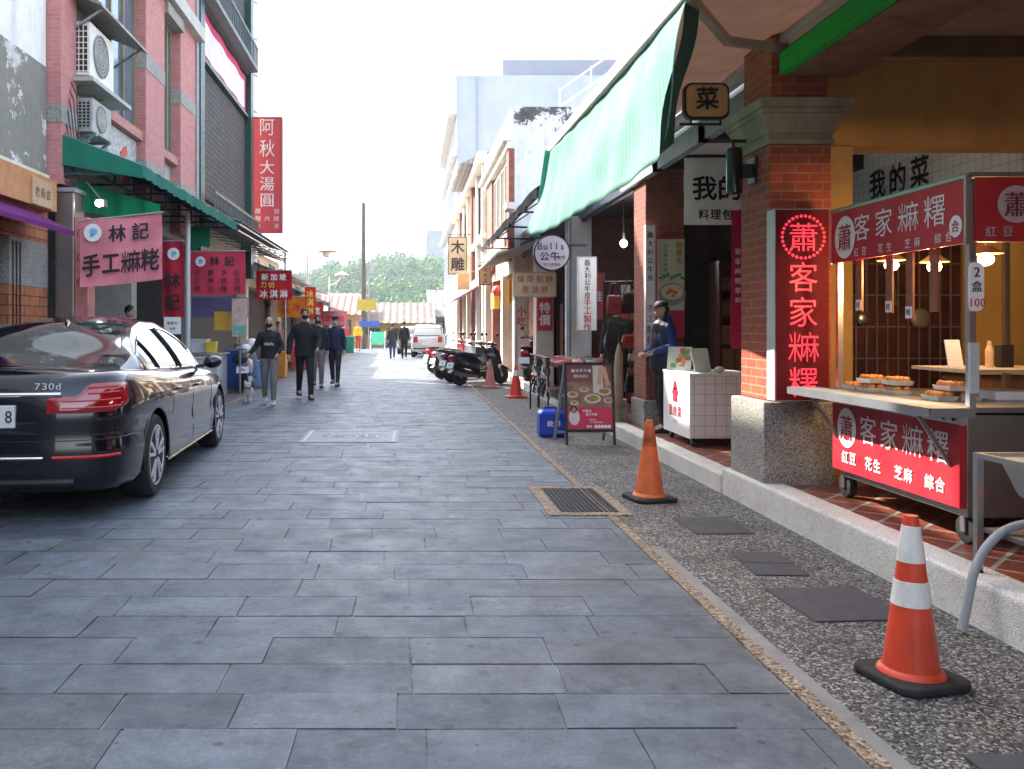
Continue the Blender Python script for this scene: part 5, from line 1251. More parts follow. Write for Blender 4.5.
        for y in (1.86, 2.75):
            p_ = S(Vector((.95,y,0)), .80, .012); q = MB().tube([(sg*(p_.x-.012),y-.10,p_.z),(sg*(p_.x+.006),y-.085,p_.z),(sg*(p_.x+.006),y+.085,p_.z),(sg*(p_.x-.012),y+.10,p_.z)], .013, 8); q.build('door_handle', PAINT, k, world=False, smooth=60)
        q = MB(); pts = [S(Vector((.95,1.5+i*.22,0)), .045, .008) for i in range(11)]
        q.tube([(p_.x*sg, p_.y, p_.z) for p_ in pts], .012, 6); q.build('sill_trim', BLACKG, k, world=False)
        # tail lamps wrap round the corner: outline follows the body, thickness outward
        idx = [i for i, p_ in enumerate(half) if (p_.x > .36 and p_.y < .40)]
        zlo = lambda i, n_: .635; 
        q = MB(); nI = len(idx); nvv = 8
        for a_, i in enumerate(idx):
            f = a_/(nI-1); v0 = .665; v1 = .925
            v1 = .815+.11*max(0, min(1, (f-.27)/.13))
            if f > .70: v0 += .05*(f-.70)/.3; v1 -= .015*(f-.7)/.3
            for c in range(nvv+1):
                p_ = S(half[i], v0+(v1-v0)*c/nvv, .010 if 0 < c < nvv and 0 < a_ < nI-1 else -.004); q.v.append((p_.x*sg, p_.y, p_.z))
        for a_ in range(nI-1):
            for c in range(nvv): z_ = a_*(nvv+1)+c; q.f.append((z_, z_+1, z_+nvv+2, z_+nvv+1)); q.m.append(0)
        tl = q.build('tail_lamp', M((.34,.004,.010), .08, var=.15, coat=1, scale=14, spec=.8), k, world=False, smooth=50)
        for vv in (.715, .775, .835, .885):
            qq = MB(); pts = [S(half[i], vv, .0125) for a_, i in enumerate(idx) if (a_ > 1 and a_ < nI-3) and not (vv > .80 and a_/(nI-1) < .36)]
            qq.tube([(p_.x*sg, p_.y, p_.z) for p_ in pts], .007, 6); qq.build('light_bar', M((.55,.02,.025), .15, spec=.8), tl, world=False)
        # bumper reflector and chrome strip
        pts = [S(p_, .30, .004) for p_ in half if .42 < p_.x and p_.y < .22]
        MB().tube([(p_.x*sg, p_.y, p_.z) for p_ in pts], .014, 6).build('reflector', M((.50,.012,.012), .15), k, world=False)
    pts = [S(p_, .30, .004) for p_ in half if p_.x <= .44 and p_.y < .2]
    MB().tube([(-p_.x, p_.y, p_.z) for p_ in reversed(pts)]+[(p_.x, p_.y, p_.z) for p_ in pts[1:]], .011, 6).build('bumper_trim', CHROME, k, world=False)
    pts = [S(p_, .832, .006) for p_ in half if p_.x <= .50 and p_.y < .2]
    q = MB(); pp_ = [(-p_.x, p_.y, p_.z) for p_ in reversed(pts)]+[(p_.x, p_.y, p_.z) for p_ in pts[1:]]
    q.tube(pp_, .016, 6); q.build('trunk_trim', CHROME, k, world=False)
    q = MB()
    for v in (.44,): q.tube([(S(p_, v, .0008).x*sg, S(p_, v, .0008).y, S(p_, v, .0008).z) for sg in (1,) for p_ in half if p_.y < .62], .0035, 4); q.tube([(-S(p_, v, .0008).x, S(p_, v, .0008).y, S(p_, v, .0008).z) for p_ in half if p_.y < .62], .0035, 4)
    q.build('bumper_gap', BLACK, k, world=False)
    pts = [S(p_, .09, .002) for p_ in half if p_.x <= .62 and p_.y < .2]
    MB().tube([(-p_.x, p_.y, p_.z) for p_ in reversed(pts)]+[(p_.x, p_.y, p_.z) for p_ in pts[1:]], .03, 8).build('lower_bumper', BLACK, k, world=False)
    np_ = MB().box(-.19,.19,-.006,.03,.69,.85).build('number_plate', M((.70,.70,.67), .4, var=.04), k, world=False, bevel=.006)
    lt = MB(); write(lt, '8', (.150,-.0085,.77), FX, FZ, .11, wgt=1, aspect=.85); lt.build('lettering', BLET, np_, world=False)
    lt = MB(); bp = min(half, key=lambda p_: abs(p_.x-.40)+p_.y); bq = S(bp, .90); write(lt, '730d', (.40, bq.y-.012, bq.z), FX, FZ, .06, wgt=1, aspect=1.3); lt.build('badge', M((.75,.75,.75), .4, .2), k, world=False)
    # roof fin, exhaust glow strip
    MB().loft([[(-.02,1.62,1.40),(.02,1.62,1.40),(.02,1.80,1.42),(-.02,1.80,1.42)],[(-.004,1.60,1.475),(.004,1.60,1.475),(.004,1.66,1.475),(-.004,1.66,1.475)]]).build('roof_fin', PAINT, k, world=False)
    return k
sedan()

def small_car(label, loc, rz, col, H, W, L):
    """hatchback seen small: tail, cabin, lamps, wheels"""
    k = thing('parked_car', label, 'car', loc, rz); PT = carpaint(col, .05, .3); h = W/2
    rings = []
    for y, zb, z1, wd in ((0,.42,.92,.86),(.06,.30,.98,.95),(.4,.26,1.0,1),(1.2,.24,1.0,1),(2.6,.24,.98,1),(3.2,.26,.93,.98),(L-.25,.30,.80,.92),(L,.4,.65,.75)):
        rings.append([(h*wd*a, y, zb+(z1-zb)*b_) for a, b_ in ((-.9,0),(.9,0),(1,.25),(1,.7),(.93,1),(-.93,1),(-1,.7),(-1,.25))])
    MB().loft(rings).build('body', PT, k, world=False, smooth=45, bevel=.02)
    rings = []
    for y, z, wt in ((.06,1.0,.90),(.16,1.25,.82),(.32,H-.08,.72),(.7,H,.76),(1.9,H-.02,.76),(2.5,1.22,.84),(3.05,.95,.9)):
        rings.append([(-h*.93,y,.93),(h*.93,y,.93),(h*wt,y,z-.03),(h*(wt-.08),y,z),(-h*(wt-.08),y,z),(-h*wt,y,z-.03)])
    MB().loft(rings).build('cabin', PT, k, world=False, smooth=40)
    MB().add([(-h*.76,.07,1.02),(h*.76,.07,1.02),(h*.64,.27,H-.15),(-h*.64,.27,H-.15)], [(0,1,2,3)]).build('rear_window', GLASS, k, world=False, solid=.012)
    for s in (-1, 1):
        MB().add([(s*h*.905,.5,1.03),(s*h*.905,2.75,1.0),(s*h*.80,2.1,H-.13),(s*h*.795,.62,H-.12)], [(0,1,2,3)]).build('side_window', GLASS, k, world=False, solid=.02)
        MB().box(s*h*.72-.10,s*h*.72+.10,-.01,.12,.72,1.0).build('tail_lamp', M((.45,.015,.02), .15), k, world=False, bevel=.02)
        MB().ball((s*(h+.07),2.55,1.02), (.09,.06,.06), 10, 6).build('side_mirror', PT, k, world=False, smooth=60)
        for y in (.72, L-.8): alloy(k, s*(h-.10), y, .31, s, rim=.20, wd=.19)
    MB().box(-.25,.25,-.012,.0,.60,.74).build('number_plate', WHITE, k, world=False)
    MB().box(-h*.85,h*.85,-.03,.02,.40,.46).build('bumper_strip', BLACK, k, world=False)
    return k
small_car('white hatchback with red tail lamps parked at the right of the street end', (.93, 40.5, 0), -.05, (.66,.66,.65), 1.55, 1.60, 4.0)
small_car('silver grey hatchback half hidden in front of the white one', (.28, 45.8, 0), .03, (.30,.31,.32), 1.50, 1.66, 4.0)

def scooter(label, loc, rz, col, plate='', group='parked scooters'):
    """front towards +Y, rear wheel at y=-.62"""
    k = thing('parked_scooter', label, 'scooter', loc, rz, group)
    PT = carpaint(col, .1, .3); R0 = .225
    def X(mb, name, mat_, par=k, **a): return mb.build(name, mat_, par, world=False, **a)
    for y in (-.62, .64):
        wl = X(MB().lathe([(.13,-.045),(.19,-.055),(.218,-.04),(R0,0),(.218,.04),(.19,.055),(.13,.045)], (0,y,R0), 28, 'x'), 'wheel', RUBBER, smooth=45)
        q = MB().lathe([(.135,-.03),(.15,-.03),(.15,.03),(.135,.03)], (0,y,R0), 24, 'x', caps=False).lathe([(.04,-.06),(.04,.06)], (0,y,R0), 14, 'x')
        for i in range(5): a = i*2*math.pi/5; q.bar((0,y,R0),(0,y+.14*math.cos(a),R0+.14*math.sin(a)),.03,.03)
        X(q, 'rim', STEELD, wl)
    # body: leg shield, floor, tail
    X(MB().loft([[(-.05,.52,.38),(.05,.52,.38),(.05,.60,.38),(-.05,.60,.38)],[(-.17,.40,.50),(.17,.40,.50),(.10,.62,.52),(-.10,.62,.52)],[(-.19,.33,.70),(.19,.33,.70),(.11,.56,.74),(-.11,.56,.74)],[(-.12,.28,.92),(.12,.28,.92),(.08,.42,.93),(-.08,.42,.93)]]), 'leg_shield', PT, bevel=.02, seg=3)
    X(MB().loft([[(-.17,-.15,.28),(.17,-.15,.28),(.17,-.15,.34),(-.17,-.15,.34)],[(-.17,.42,.28),(.17,.42,.28),(.17,.42,.34),(-.17,.42,.34)]]), 'floorboard', BLACK, bevel=.02)
    rings = []
    for y, z0, z1, wd in ((-.88,.62,.74,.07),(-.75,.50,.76,.13),(-.5,.42,.74,.17),(-.2,.34,.70,.17),(-.06,.32,.62,.13)):
        rings.append([(wd*a, y, z0+(z1-z0)*b_) for a, b_ in ((-.7,0),(.7,0),(1,.4),(.9,.9),(.6,1),(-.6,1),(-.9,.9),(-1,.4))])
    X(MB().loft(rings), 'tail_body', PT, bevel=.015, smooth=50)
    rings = []
    for y, z0, z1, wd in ((-.80,.765,.82,.11),(-.6,.745,.83,.15),(-.35,.735,.80,.16),(-.1,.70,.76,.13),(.0,.69,.72,.08)):
        rings.append([(-wd,y,z0),(wd,y,z0),(wd*.95,y,z1-.015),(wd*.7,y,z1),(-wd*.7,y,z1),(-wd*.95,y,z1-.015)])
    X(MB().loft(rings), 'seat', M((.02,.02,.021), .6, var=.2), smooth=50)
    X(MB().bar((-.04,.64,R0),(-.05,.46,.72),.04).bar((.04,.64,R0),(.05,.46,.72),.04), 'fork', STEELD)
    X(MB().loft([[(-.06,.40,.33),(.06,.40,.33),(.06,.40,.40),(-.06,.40,.40)],[(-.075,.62,.455),(.075,.62,.455),(.05,.62,.50),(-.05,.62,.50)],[(-.06,.86,.36),(.06,.86,.36),(.04,.86,.40),(-.04,.86,.40)]]), 'front_fender', PT, smooth=50)
    hb = X(MB().tube([(-.33,.24,1.0),(-.20,.31,1.02),(0,.36,1.0),(.20,.31,1.02),(.33,.24,1.0)], .014, 8).bar((0,.36,1.0),(0,.40,.85),.05), 'handlebar', BLACK, smooth=60)
    X(MB().tube([(-.34,.235,1.0),(-.24,.29,1.012)], .02, 8).tube([(.34,.235,1.0),(.24,.29,1.012)], .02, 8), 'grip', RUBBER, hb)
    X(MB().loft([[(-.13,.27,.97),(.13,.27,.97),(.12,.46,.95),(-.12,.46,.95)],[(-.09,.30,1.06),(.09,.30,1.06),(.07,.42,1.04),(-.07,.42,1.04)]]), 'handlebar_cowl', PT, bevel=.015)
    X(MB().ball((0,.47,.985), (.08,.03,.05), 14, 8), 'headlight', M((.6,.6,.6), .1), smooth=60)
    for s in (-1, 1):
        m_ = X(MB().tube([(s*.20,.31,1.02),(s*.26,.30,1.14),(s*.30,.29,1.20)], .007, 6), 'mirror', BLACK)
        X(MB().ball((s*.31,.29,1.24), (.055,.015,.045), 12, 6), 'mirror_glass', BLACKG, m_, smooth=60)
    X(MB().box(-.09,.09,-.90,-.86,.64,.71), 'tail_lamp', M((.5,.01,.02), .2), bevel=.01)
    X(MB().box(-.09,.09,-.84,-.72,.30,.62).loft([[(-.08,-.72,.5),(.08,-.72,.5),(.08,-.70,.5),(-.08,-.70,.5)],[(-.08,-.93,.32),(.08,-.93,.32),(.08,-.91,.30),(-.08,-.91,.30)]]), 'rear_fender', BLACK)
    np_ = X(MB().obox((0,-.905,.50), (.27,.006,.15), (R(-18),0,0)), 'number_plate', M((.70,.72,.74), .4))
    if plate:
        lt = MB(); write(lt, plate, (0,-.910,.50), FX, (0,.31,.95), .085, wgt=1, aspect=.62); X(lt, 'lettering', BLET, np_)
    X(MB().tube([(.14,-.2,.22),(.15,-.45,.24),(.16,-.86,.32)], [.03,.045,.055], 12), 'exhaust', STEELD, smooth=50)
    X(MB().box(-.09,.09,-.55,-.12,.20,.34), 'engine', M((.10,.10,.10), .5, .6, dirt=.5), bevel=.03)
    return k
s0 = scooter('dark blue black scooter with its plate towards the street, nearest of the right row', (1.78, 21.2, 0), R(-58), (.008,.010,.02), 'AB')
dup(s0, (1.62, 22.5, 0), R(-55), 'black scooter second in the right row')
s1 = scooter('white scooter parked third in the right row', (1.45, 23.9, 0), R(-60), (.55,.55,.55))
dup(s1, (1.55, 25.4, 0), R(-50), 'pale scooter fourth in the right row')
s2 = scooter('red scooter farthest in the right row', (1.35, 27.0, 0), R(-62), (.40,.02,.03))
s3 = scooter('black scooter under the arcade beside the red cone', (2.98, 20.6, .158), R(-20), (.02,.02,.022))
s4 = scooter('pale blue scooter with a plate facing us on the left beside the dog', (-3.62, 19.4, 0), R(4), (.35,.40,.46), 'NWA', 'scooters on the left')
dup(s0, (-4.6, 60.8, -.01), R(80), 'dark scooter parked by the yellow shop at the street end', 'scooters at the street end')
dup(s4, (-.9, 61.2, -.01), R(70), 'pale scooter parked by the yellow shop at the street end', 'scooters at the street end')
h = MB().ball((-3.62,19.15,.93), (.13,.15,.12), 18, 10); tag(h.build('helmet', WHITE, smooth=80), 'white helmet resting on the seat of the pale blue scooter', 'helmet')
dup(bpy.data.objects['helmet'], (.10, .25, .12), label='second white helmet behind the first on the pale blue scooter')
h = thing('shoulder_bag', 'dark navy bag hung over the back of the pale blue scooter', 'bag', (-3.62, 18.6, .6))
MB().ball((-3.62,18.55,.74), (.17,.10,.13), 16, 9).build('pouch', M((.015,.02,.05), .6, var=.2), h, smooth=70); MB().tube([(-3.75,18.6,.78),(-3.72,18.75,.93),(-3.52,18.75,.93),(-3.49,18.6,.78)], .012, 6).build('strap', BLACK, h)
# ------------------------------------------------------------------ people and the dog
def remesh(o, vox, smooth=6, fac=.5):
    md = o.modifiers.new("skin", 'REMESH'); md.mode = 'VOXEL'; md.voxel_size = vox; md.use_smooth_shade = True
    if smooth: sm = o.modifiers.new("soft", 'SMOOTH'); sm.iterations = smooth; sm.factor = fac
def person(label, loc, rz, H, top, legs, shoes, hair=(.012,.01,.009), mask=None, cap=None, stride=.12, arms=None, bald=False, group='people walking in the street', vox=.011, bulk=1.0, longc=False, face=True, lean=0.0, skin=SKIN, hairlen='short'):
    """stands on z=0 facing -Y; stride: how far the left foot is ahead"""
    k = thing('person', label, 'person', loc, rz, group); s = H/1.72
    def V(x, y, z): return Vector((x*s, y*s - lean*z*s, z*s))
    hipz, kz = .88, .48
    A = {}
    for sg, st in ((1, stride), (-1, -stride)):
        lift = .05 if st < 0 and abs(stride) > .05 else 0
        hip = V(.085*sg, 0, hipz); ank = V(.085*sg, -st*1.0, .085+lift); knee = V(.09*sg, -st*.45-.05*(1 if st > -.02 else .6), kz+lift*.3)
        A[sg] = (hip, knee, ank)
    arms = arms or {1: ((.225,.03,1.12), (.235,-.06,.88)), -1: ((-.225,.03,1.12), (-.235,-.02,.87))}
    sh = {sg: V(.160*sg, 0, 1.375) for sg in (1, -1)}
    el = {sg: V(*arms[sg][0]) for sg in arms}; wr = {sg: V(*arms[sg][1]) for sg in arms}
    b = MB()
    b.caps(V(0,0,1.36), V(0,-.01,1.50), .055*s, .052*s)
    hc = V(0,-.02,1.615)
    b.ball(hc, (.073*s,.092*s,.108*s), 18, 12); b.ball(hc+Vector((0,-.022*s,-.055*s)), (.055*s,.066*s,.058*s), 14, 8)
    b.caps(hc+Vector((0,-.088*s,.015*s)), hc+Vector((0,-.105*s,-.022*s)), .010*s, .015*s, 8)
    for sg in (1, -1): b.ball(hc+Vector((.074*s*sg,.005*s,-.01*s)), (.012*s,.022*s,.032*s), 8, 6)
    b.caps(V(0,0,1.0), V(0,0,1.27), .10*s, .105*s)
    for sg in (1, -1):
        b.caps(sh[sg], el[sg], .046*s, .038*s); b.caps(el[sg], wr[sg], .037*s, .026*s); b.caps(V(0,0,1.33), sh[sg], .06*s, .045*s)
        d = (wr[sg]-el[sg]).normalized(); pm = wr[sg]+d*.06*s; b.caps(wr[sg], pm+d*.02*s, .026*s, .032*s)
        sd_ = d.orthogonal().normalized(); fw = Vector((0,-1,0)); fw = (fw-d*fw.dot(d)).normalized(); sd_ = fw
        for f in range(4):
            o_ = sd_*(.026-.0175*f)*s; L = (.065,.075,.07,.055)[f]*s; p0 = pm+d*.015*s+o_; p1 = p0+d*L*.55+Vector((-sg*.008*s,0,0)); p2 = p1+d*L*.4+Vector((-sg*.022*s,0,0))
            b.tube([p0,p1,p2], [.0095*s,.0088*s,.007*s], 6)
        b.tube([wr[sg]+d*.03*s+sd_*.02*s, wr[sg]+d*.055*s+sd_*.05*s, wr[sg]+d*.09*s+sd_*.052*s], [.012*s,.0105*s,.008*s], 6)
        hip, knee, ank = A[sg]; b.caps(V(0,0,.96), hip, .10*s, .085*s); b.caps(hip, knee, .08*s, .055*s); b.caps(knee, ank, .052*s, .034*s); b.caps(ank, ank+Vector((0,-.12*s,-.05*s)), .035*s, .028*s)
    bo = b.build('body', skin, k, world=False, fix=True); remesh(bo, max(.0075, vox*.7)*s, 3, .4)
    # jacket or sweater
    j = MB(); B = bulk
    z_ = .90 if not longc else .80
    j.loft([[V(a*B*math.cos(2*math.pi*i/20), b_*B*math.sin(2*math.pi*i/20), z) for i in range(20)] for z, a, b_ in ((z_,.172,.125),(z_+.03,.176,.13),(1.02,.165,.122),(1.12,.163,.122),(1.26,.182,.13),(1.34,.172,.118),(1.405,.115,.09),(1.45,.072,.066),(1.475,.066,.064))])
    for sg in (1, -1):
        j.caps(V(.03*sg,.0,1.375), sh[sg], .075*s, .058*s)
        j.caps(sh[sg], el[sg], .060*s*B, .054*s*B); j.caps(el[sg], wr[sg]-(wr[sg]-el[sg]).normalized()*.02*s, .056*s*B, .042*s*B)
    o = j.build('jacket', top, k, world=False); remesh(o, vox*s, 5)
    t = MB()
    for sg in (1, -1):
        hip, knee, ank = A[sg]; t.caps(V(.03*sg,0,.93), hip, .125*s, .10*s); t.caps(hip, knee, .098*s, .07*s); t.caps(knee, ank+Vector((0,0,.03*s)), .069*s, .052*s)
    o = t.build('trousers', legs, k, world=False); remesh(o, vox*s, 5)
    for sg in (1, -1):
        a = A[sg][2]; z0 = a.z-.085*s; q = MB()
        q.loft([[(a.x+x*s, a.y+y*s, z0+z*s) for x, y, z in pr] for pr in (
            ((-.042,.075,0),(.042,.075,0),(.048,-.06,0),(.040,-.165,0),(0,-.19,0),(-.040,-.165,0),(-.048,-.06,0)),
            ((-.045,.08,.025),(.045,.08,.025),(.05,-.06,.025),(.044,-.17,.025),(0,-.195,.025),(-.044,-.17,.025),(-.05,-.06,.025)),
            ((-.040,.07,.085),(.040,.07,.085),(.038,-.04,.085),(.030,-.13,.05),(0,-.15,.045),(-.030,-.13,.05),(-.038,-.04,.085)))])
        q.build('shoe', shoes, k, world=False, smooth=60, bevel=.008)
    HM = M(hair, .6, var=.3, scale=60)
    if cap is None and not bald:
        q = MB().ball(hc+Vector((0,.014*s,.028*s)), (.084*s,.094*s,.098*s), 18, 12)
        if hairlen == 'long': q.ball(hc+Vector((0,.05*s,-.05*s)), (.078*s,.06*s,.12*s), 14, 9)
        o = q.build('hair', HM, k, world=False, smooth=80)
    elif bald:
        MB().ball(hc+Vector((0,.024*s,.016*s)), (.078*s,.080*s,.093*s), 18, 12).build('hair', M(mul(hair, 2.5), .7), k, world=False, smooth=80)
    else:
        MB().ball(hc+Vector((0,.03*s,-.005*s)), (.078*s,.078*s,.09*s), 16, 10).build('hair', HM, k, world=False, smooth=80)
        q = MB().lathe([(.088*s,.03*s),(.092*s,.05*s),(.084*s,.08*s),(.06*s,.106*s),(.01*s,.113*s)], (hc.x,hc.y+.005*s,hc.z), 22)
        q.loft([[(.085*s*math.cos(R(a)), hc.y-.02*s-.075*s*math.sin(R(a)), hc.z+z*s) for a in range(10,171,16)] + [(.075*s*math.cos(R(a)), hc.y-.02*s-(.15*s)*math.sin(R(a)), hc.z+(z-.012)*s) for a in range(170,9,-16)] for z in (.038,.046)])
        q.build('cap', cap, k, world=False, smooth=50)
    if face:
        q = MB()
        for sg in (1, -1): q.ball(hc+Vector((.031*s*sg,-.083*s,.012*s)), (.014*s,.008*s,.007*s), 10, 6)
        q.build('eye', M((.02,.015,.012), .2), k, world=False, smooth=80)
        q = MB()
        for sg in (1, -1): q.bar(hc+Vector((.016*s*sg,-.092*s,.031*s)), hc+Vector((.046*s*sg,-.082*s,.033*s)), .008*s)
        q.build('eyebrow', HM, k, world=False)
        if mask:
            q = MB().ball(hc+Vector((0,-.036*s,-.046*s)), (.064*s,.074*s,.054*s), 18, 10)
            for sg in (1, -1): q.tube([hc+Vector((.055*s*sg,-.05*s,-.035*s)), hc+Vector((.078*s*sg,.0,-.005*s))], .003*s, 5)
            q.build('face_mask', mask, k, world=False, smooth=80)
        else:
            MB().ball(hc+Vector((0,-.087*s,-.058*s)), (.022*s,.007*s,.007*s), 10, 6).build('mouth', M((.30,.10,.08), .5), k, world=False, smooth=80)
    k['s'] = s
    return k
BL = M((.010,.010,.011), .85, var=.3, scale=12, bmp=.2); NAVY = M((.012,.018,.05), .75, var=.3, scale=12, bmp=.2); BLUEJ = M((.012,.03,.17), .7, var=.25, scale=10, bmp=.2)
LEG = M((.16,.145,.14), .8, var=.15, scale=20); DGREY = M((.035,.035,.04), .8, var=.3)
MB_ = M((.015,.015,.016), .7); MBL = M((.42,.52,.66), .7)
p = person('woman in a black sweater and grey leggings walking beside the white dog', (-2.55, 15.8, 0), R(8), 1.60, BL, LEG, M((.55,.5,.47), .6), mask=MB_, bald=True, stride=.15, vox=.009,
       arms={1: ((.25,.02,1.14), (.17,-.13,1.0)), -1: ((-.27,.04,1.13), (-.38,-.10,1.0))})
lt = MB(); s = 1.60/1.72
for i in range(6): lt.obox(((-.075+.03*i)*s, -.163*s, (1.19+.008*math.sin(i*2))*s), (.024,.004,.05), (0,R(20*math.sin(i)),0))
lt.build('sweater_print', M((.35,.33,.22), .6), p, world=False)
person('tall man all in black walking towards us beside the woman', (-2.04, 17.0, 0), R(14), 1.78, BL, BL, MB_, mask=MB_, stride=.23, bulk=1.14, longc=True, vox=.009,
       arms={1: ((.27,.0,1.14), (.22,-.20,.98)), -1: ((-.28,.06,1.12), (-.31,.0,.86))})
person('man in a dark blue jacket and peaked cap walking behind the tall man', (-1.76, 20.8, 0), R(-5), 1.69, NAVY, M((.02,.02,.026), .8, var=.3), MB_, mask=MBL, cap=M((.012,.013,.02), .7), stride=.16, vox=.011)
person('dark haired walker half hidden behind the tall man in black', (-2.12, 20.2, 0), R(6), 1.70, BL, M((.17,.14,.15), .8), MB_, mask=MB_, stride=.08, hairlen='long', vox=.012)
person('far walker in a dark top and blue skirt seen from behind', (-.72, 39.5, 0), R(180), 1.62, DGREY, M((.03,.05,.13), .8), MB_, stride=.10, longc=True, face=False, vox=.014)
person('far walker all in black seen from behind', (-.18, 40.0, 0), R(176), 1.70, BL, BL, MB_, stride=.06, face=False, vox=.014)
p = person('person in a blue jacket and dark cap standing in profile at the shop front', (3.06, 10.25, .16), R(-78), 1.56, BLUEJ, BL, MB_, cap=M((.02,.022,.04), .7), stride=.04, bulk=1.15, longc=True, vox=.009, lean=.02, group='people at the stalls',
       arms={1: ((.22,.02,1.12), (.13,-.20,1.05)), -1: ((-.22,.02,1.12), (-.12,-.20,1.03))})
s = 1.56/1.72
v = MB().caps((0,-.02*s,.86*s),(0,-.025*s,1.34*s),.178*s,.162*s)
for sg in (1,-1): v.caps((.08*sg*s,-.01*s,.84*s),(.09*sg*s,-.02*s,1.34*s),.135*s,.125*s)
hd = MB().ball((0,.045*s-.03,1.475*s),(.105*s,.085*s,.075*s),16,9).caps((-.06*s,-.05*s,1.44*s),(.06*s,-.05*s,1.44*s),.05*s,.05*s); oh = hd.build('hood', BLUEJ, p, world=False); remesh(oh, .012, 4)
o = v.build('vest', M((.014,.016,.03), .6, var=.3), p, world=False); remesh(o, .012, 5)
person('stall keeper in dark clothes behind the car roof', (-4.60, 14.2, .145), R(70), 1.62, M((.05,.02,.02), .8), BL, MB_, stride=0, vox=.013, group='people at the stalls')
person('shop keeper in black among the hanging bags', (3.25, 13.4, .158), R(-30), 1.66, BL, BL, MB_, stride=0, vox=.013, group='people at the stalls')
person('far left shop keeper in a pale apron near the orange banners', (-4.15, 27.5, 0), R(30), 1.6, M((.25,.15,.15), .8), DGREY, MB_, stride=.03, vox=.015, group='people at the stalls')
for i, (x, y, c, lab) in enumerate(((-3.05,52.5,(.72,.48,.02),'mannequin in a yellow shirt and red shorts at the street end'),(-3.75,51.5,(.45,.06,.05),'mannequin in a red shirt at the street end'))):
    person(lab, (x, y, 0), 0, 1.75, M(c, .7), M((.45,.05,.03), .7), MB_, stride=0, face=False, vox=.018, group='display figures at the street end')
# dog
d = thing('dog', 'small white fluffy dog trotting towards us on the left', 'dog', (-3.02, 16.3, 0), R(6))
b = MB()
b.caps((0,-.10,.215),(0,.16,.21),.085,.075); b.caps((0,-.12,.22),(0,-.17,.30),.065,.055)
b.ball((0,-.20,.325),(.068,.068,.062),14,9); b.caps((0,-.24,.31),(0,-.285,.302),.033,.022,10)
for sg in (1,-1):
    b.tube([(.045*sg,-.185,.365),(.055*sg,-.19,.405),(.052*sg,-.195,.425)],[.026,.018,.005],8)
    b.tube([(.045*sg,-.12,.20),(.048*sg,-.105-.02*sg,.11),(.046*sg,-.13-.03*sg,.02),(.046*sg,-.155-.03*sg,.014)],[.036,.025,.019,.017],10)
    b.tube([(.045*sg,.14,.20),(.05*sg,.10-.02*sg,.14),(.05*sg,.17+.03*sg,.085),(.048*sg,.15+.03*sg,.018),(.048*sg,.12+.03*sg,.014)],[.055,.038,.022,.018,.017],10)
b.tube([(0,.22,.25),(0,.29,.31),(0,.27,.38),(0,.20,.39)],[.03,.035,.035,.02],10)
o = b.build('body', M((.62,.58,.52), .9, var=.15, scale=60, bmp=.8), d, world=False); remesh(o, .007, 2)
MB().ball((0,-.302,.308),(.014,.010,.011),10,6).ball((.027,-.258,.345),(.009,.007,.009),8,6).ball((-.027,-.258,.345),(.009,.007,.009),8,6).build('nose_and_eyes', BLACKG, d, world=False, smooth=80)
MB().lathe([(.062,0),(.066,.01),(.062,.022)],(0,-.155,.255),18).build('collar', M((.05,.04,.2), .6), d, world=False)

# ------------------------------------------------------------------ banners and signs on the left
def banner(label, c, w_, h_, col, sx=0.0, group=None, yaw=0.0, fade=.2, pole=True, wave=.02):
    x, y, z = c; t = thing('banner', label, 'banner', (x, y, z), group=group)
    def f(u, v): return (x+(u-.5)*w_*math.cos(yaw), y+(u-.5)*w_*math.sin(yaw)+wave*math.sin(u*8+v*2)+.6*wave*math.sin(v*7+u*3), z+(v-.5)*h_+sx*(u-.5)*w_-.012*math.sin(u*math.pi)*(1-v))
    MB().grid(f, 30, 16).build('cloth', cloth(col, .3, var=fade, scale=1.6), t, solid=.004)
    if pole: MB().tube([f(-.03,1.01),f(1.02,1.01)], .014, 8).build('rod', GREYM, t, smooth=60)
    def put(lt, txt, u, v, size, mat_=None, **kw):
        p_ = Vector(f(u, v)); write(lt, txt, (p_.x, y-abs(wave)*1.6-.012, p_.z), (1,0,sx), FZ, size, **kw)
    return t, put, f
# the drip-shaped emblem is a plain pale disc
def emblem(t, x, y, z, r_):
    disc(MB(), (x,y,z), FX, FZ, r_).build('emblem', M((.70,.68,.68), .5), t)
    q = MB(); disc(q, (x+.006,y-.003,z+r_*.1), FX, FZ, r_*.5, r_*.42, 7); disc(q, (x-.012,y-.003,z-r_*.35), FX, FZ, r_*.28, r_*.18, 9); q.build('emblem_mark', M((.20,.42,.58), .5), t)
t, put, f = banner('large pink banner with bold black characters above the parked car', (-3.84,11.5,2.44), 1.10, .88, (.82,.30,.35), sx=.10, fade=.3)
lt = MB(); put(lt, '林', .47, .76, .25, wgt=2); put(lt, '記', .75, .76, .25, wgt=2); put(lt, '手工~粩', .51, .32, .33, pitch=.262, wgt=2, aspect=.82); lt.build('lettering', BLET, t)
emblem(t, -3.84-.36, 11.455, 2.44+.23, .12)
t, put, f = banner('red menu banner with a disc and four columns of characters beside the white post', (-3.76,17,2.49), 1.09, .84, (.66,.07,.12), fade=.2)
lt = MB(); put(lt, '林', .45, .78, .21, wgt=2); put(lt, '記', .72, .78, .21, wgt=2)
for i, w3 in enumerate(('花生糬','草莓包','芋頭糬','紅豆糬')): put(lt, w3, .14+.24*i, .32, .135, vert=True, pitch=.155, wgt=1)
lt.build('lettering', BLET, t); emblem(t, -3.76-.33, 16.95, 2.49+.22, .10)
t, put, f = banner('narrow red banner with two black characters hanging behind the pink banner', (-3.88,14.2,2.20), .36, 1.25, (.46,.03,.055), fade=.15)
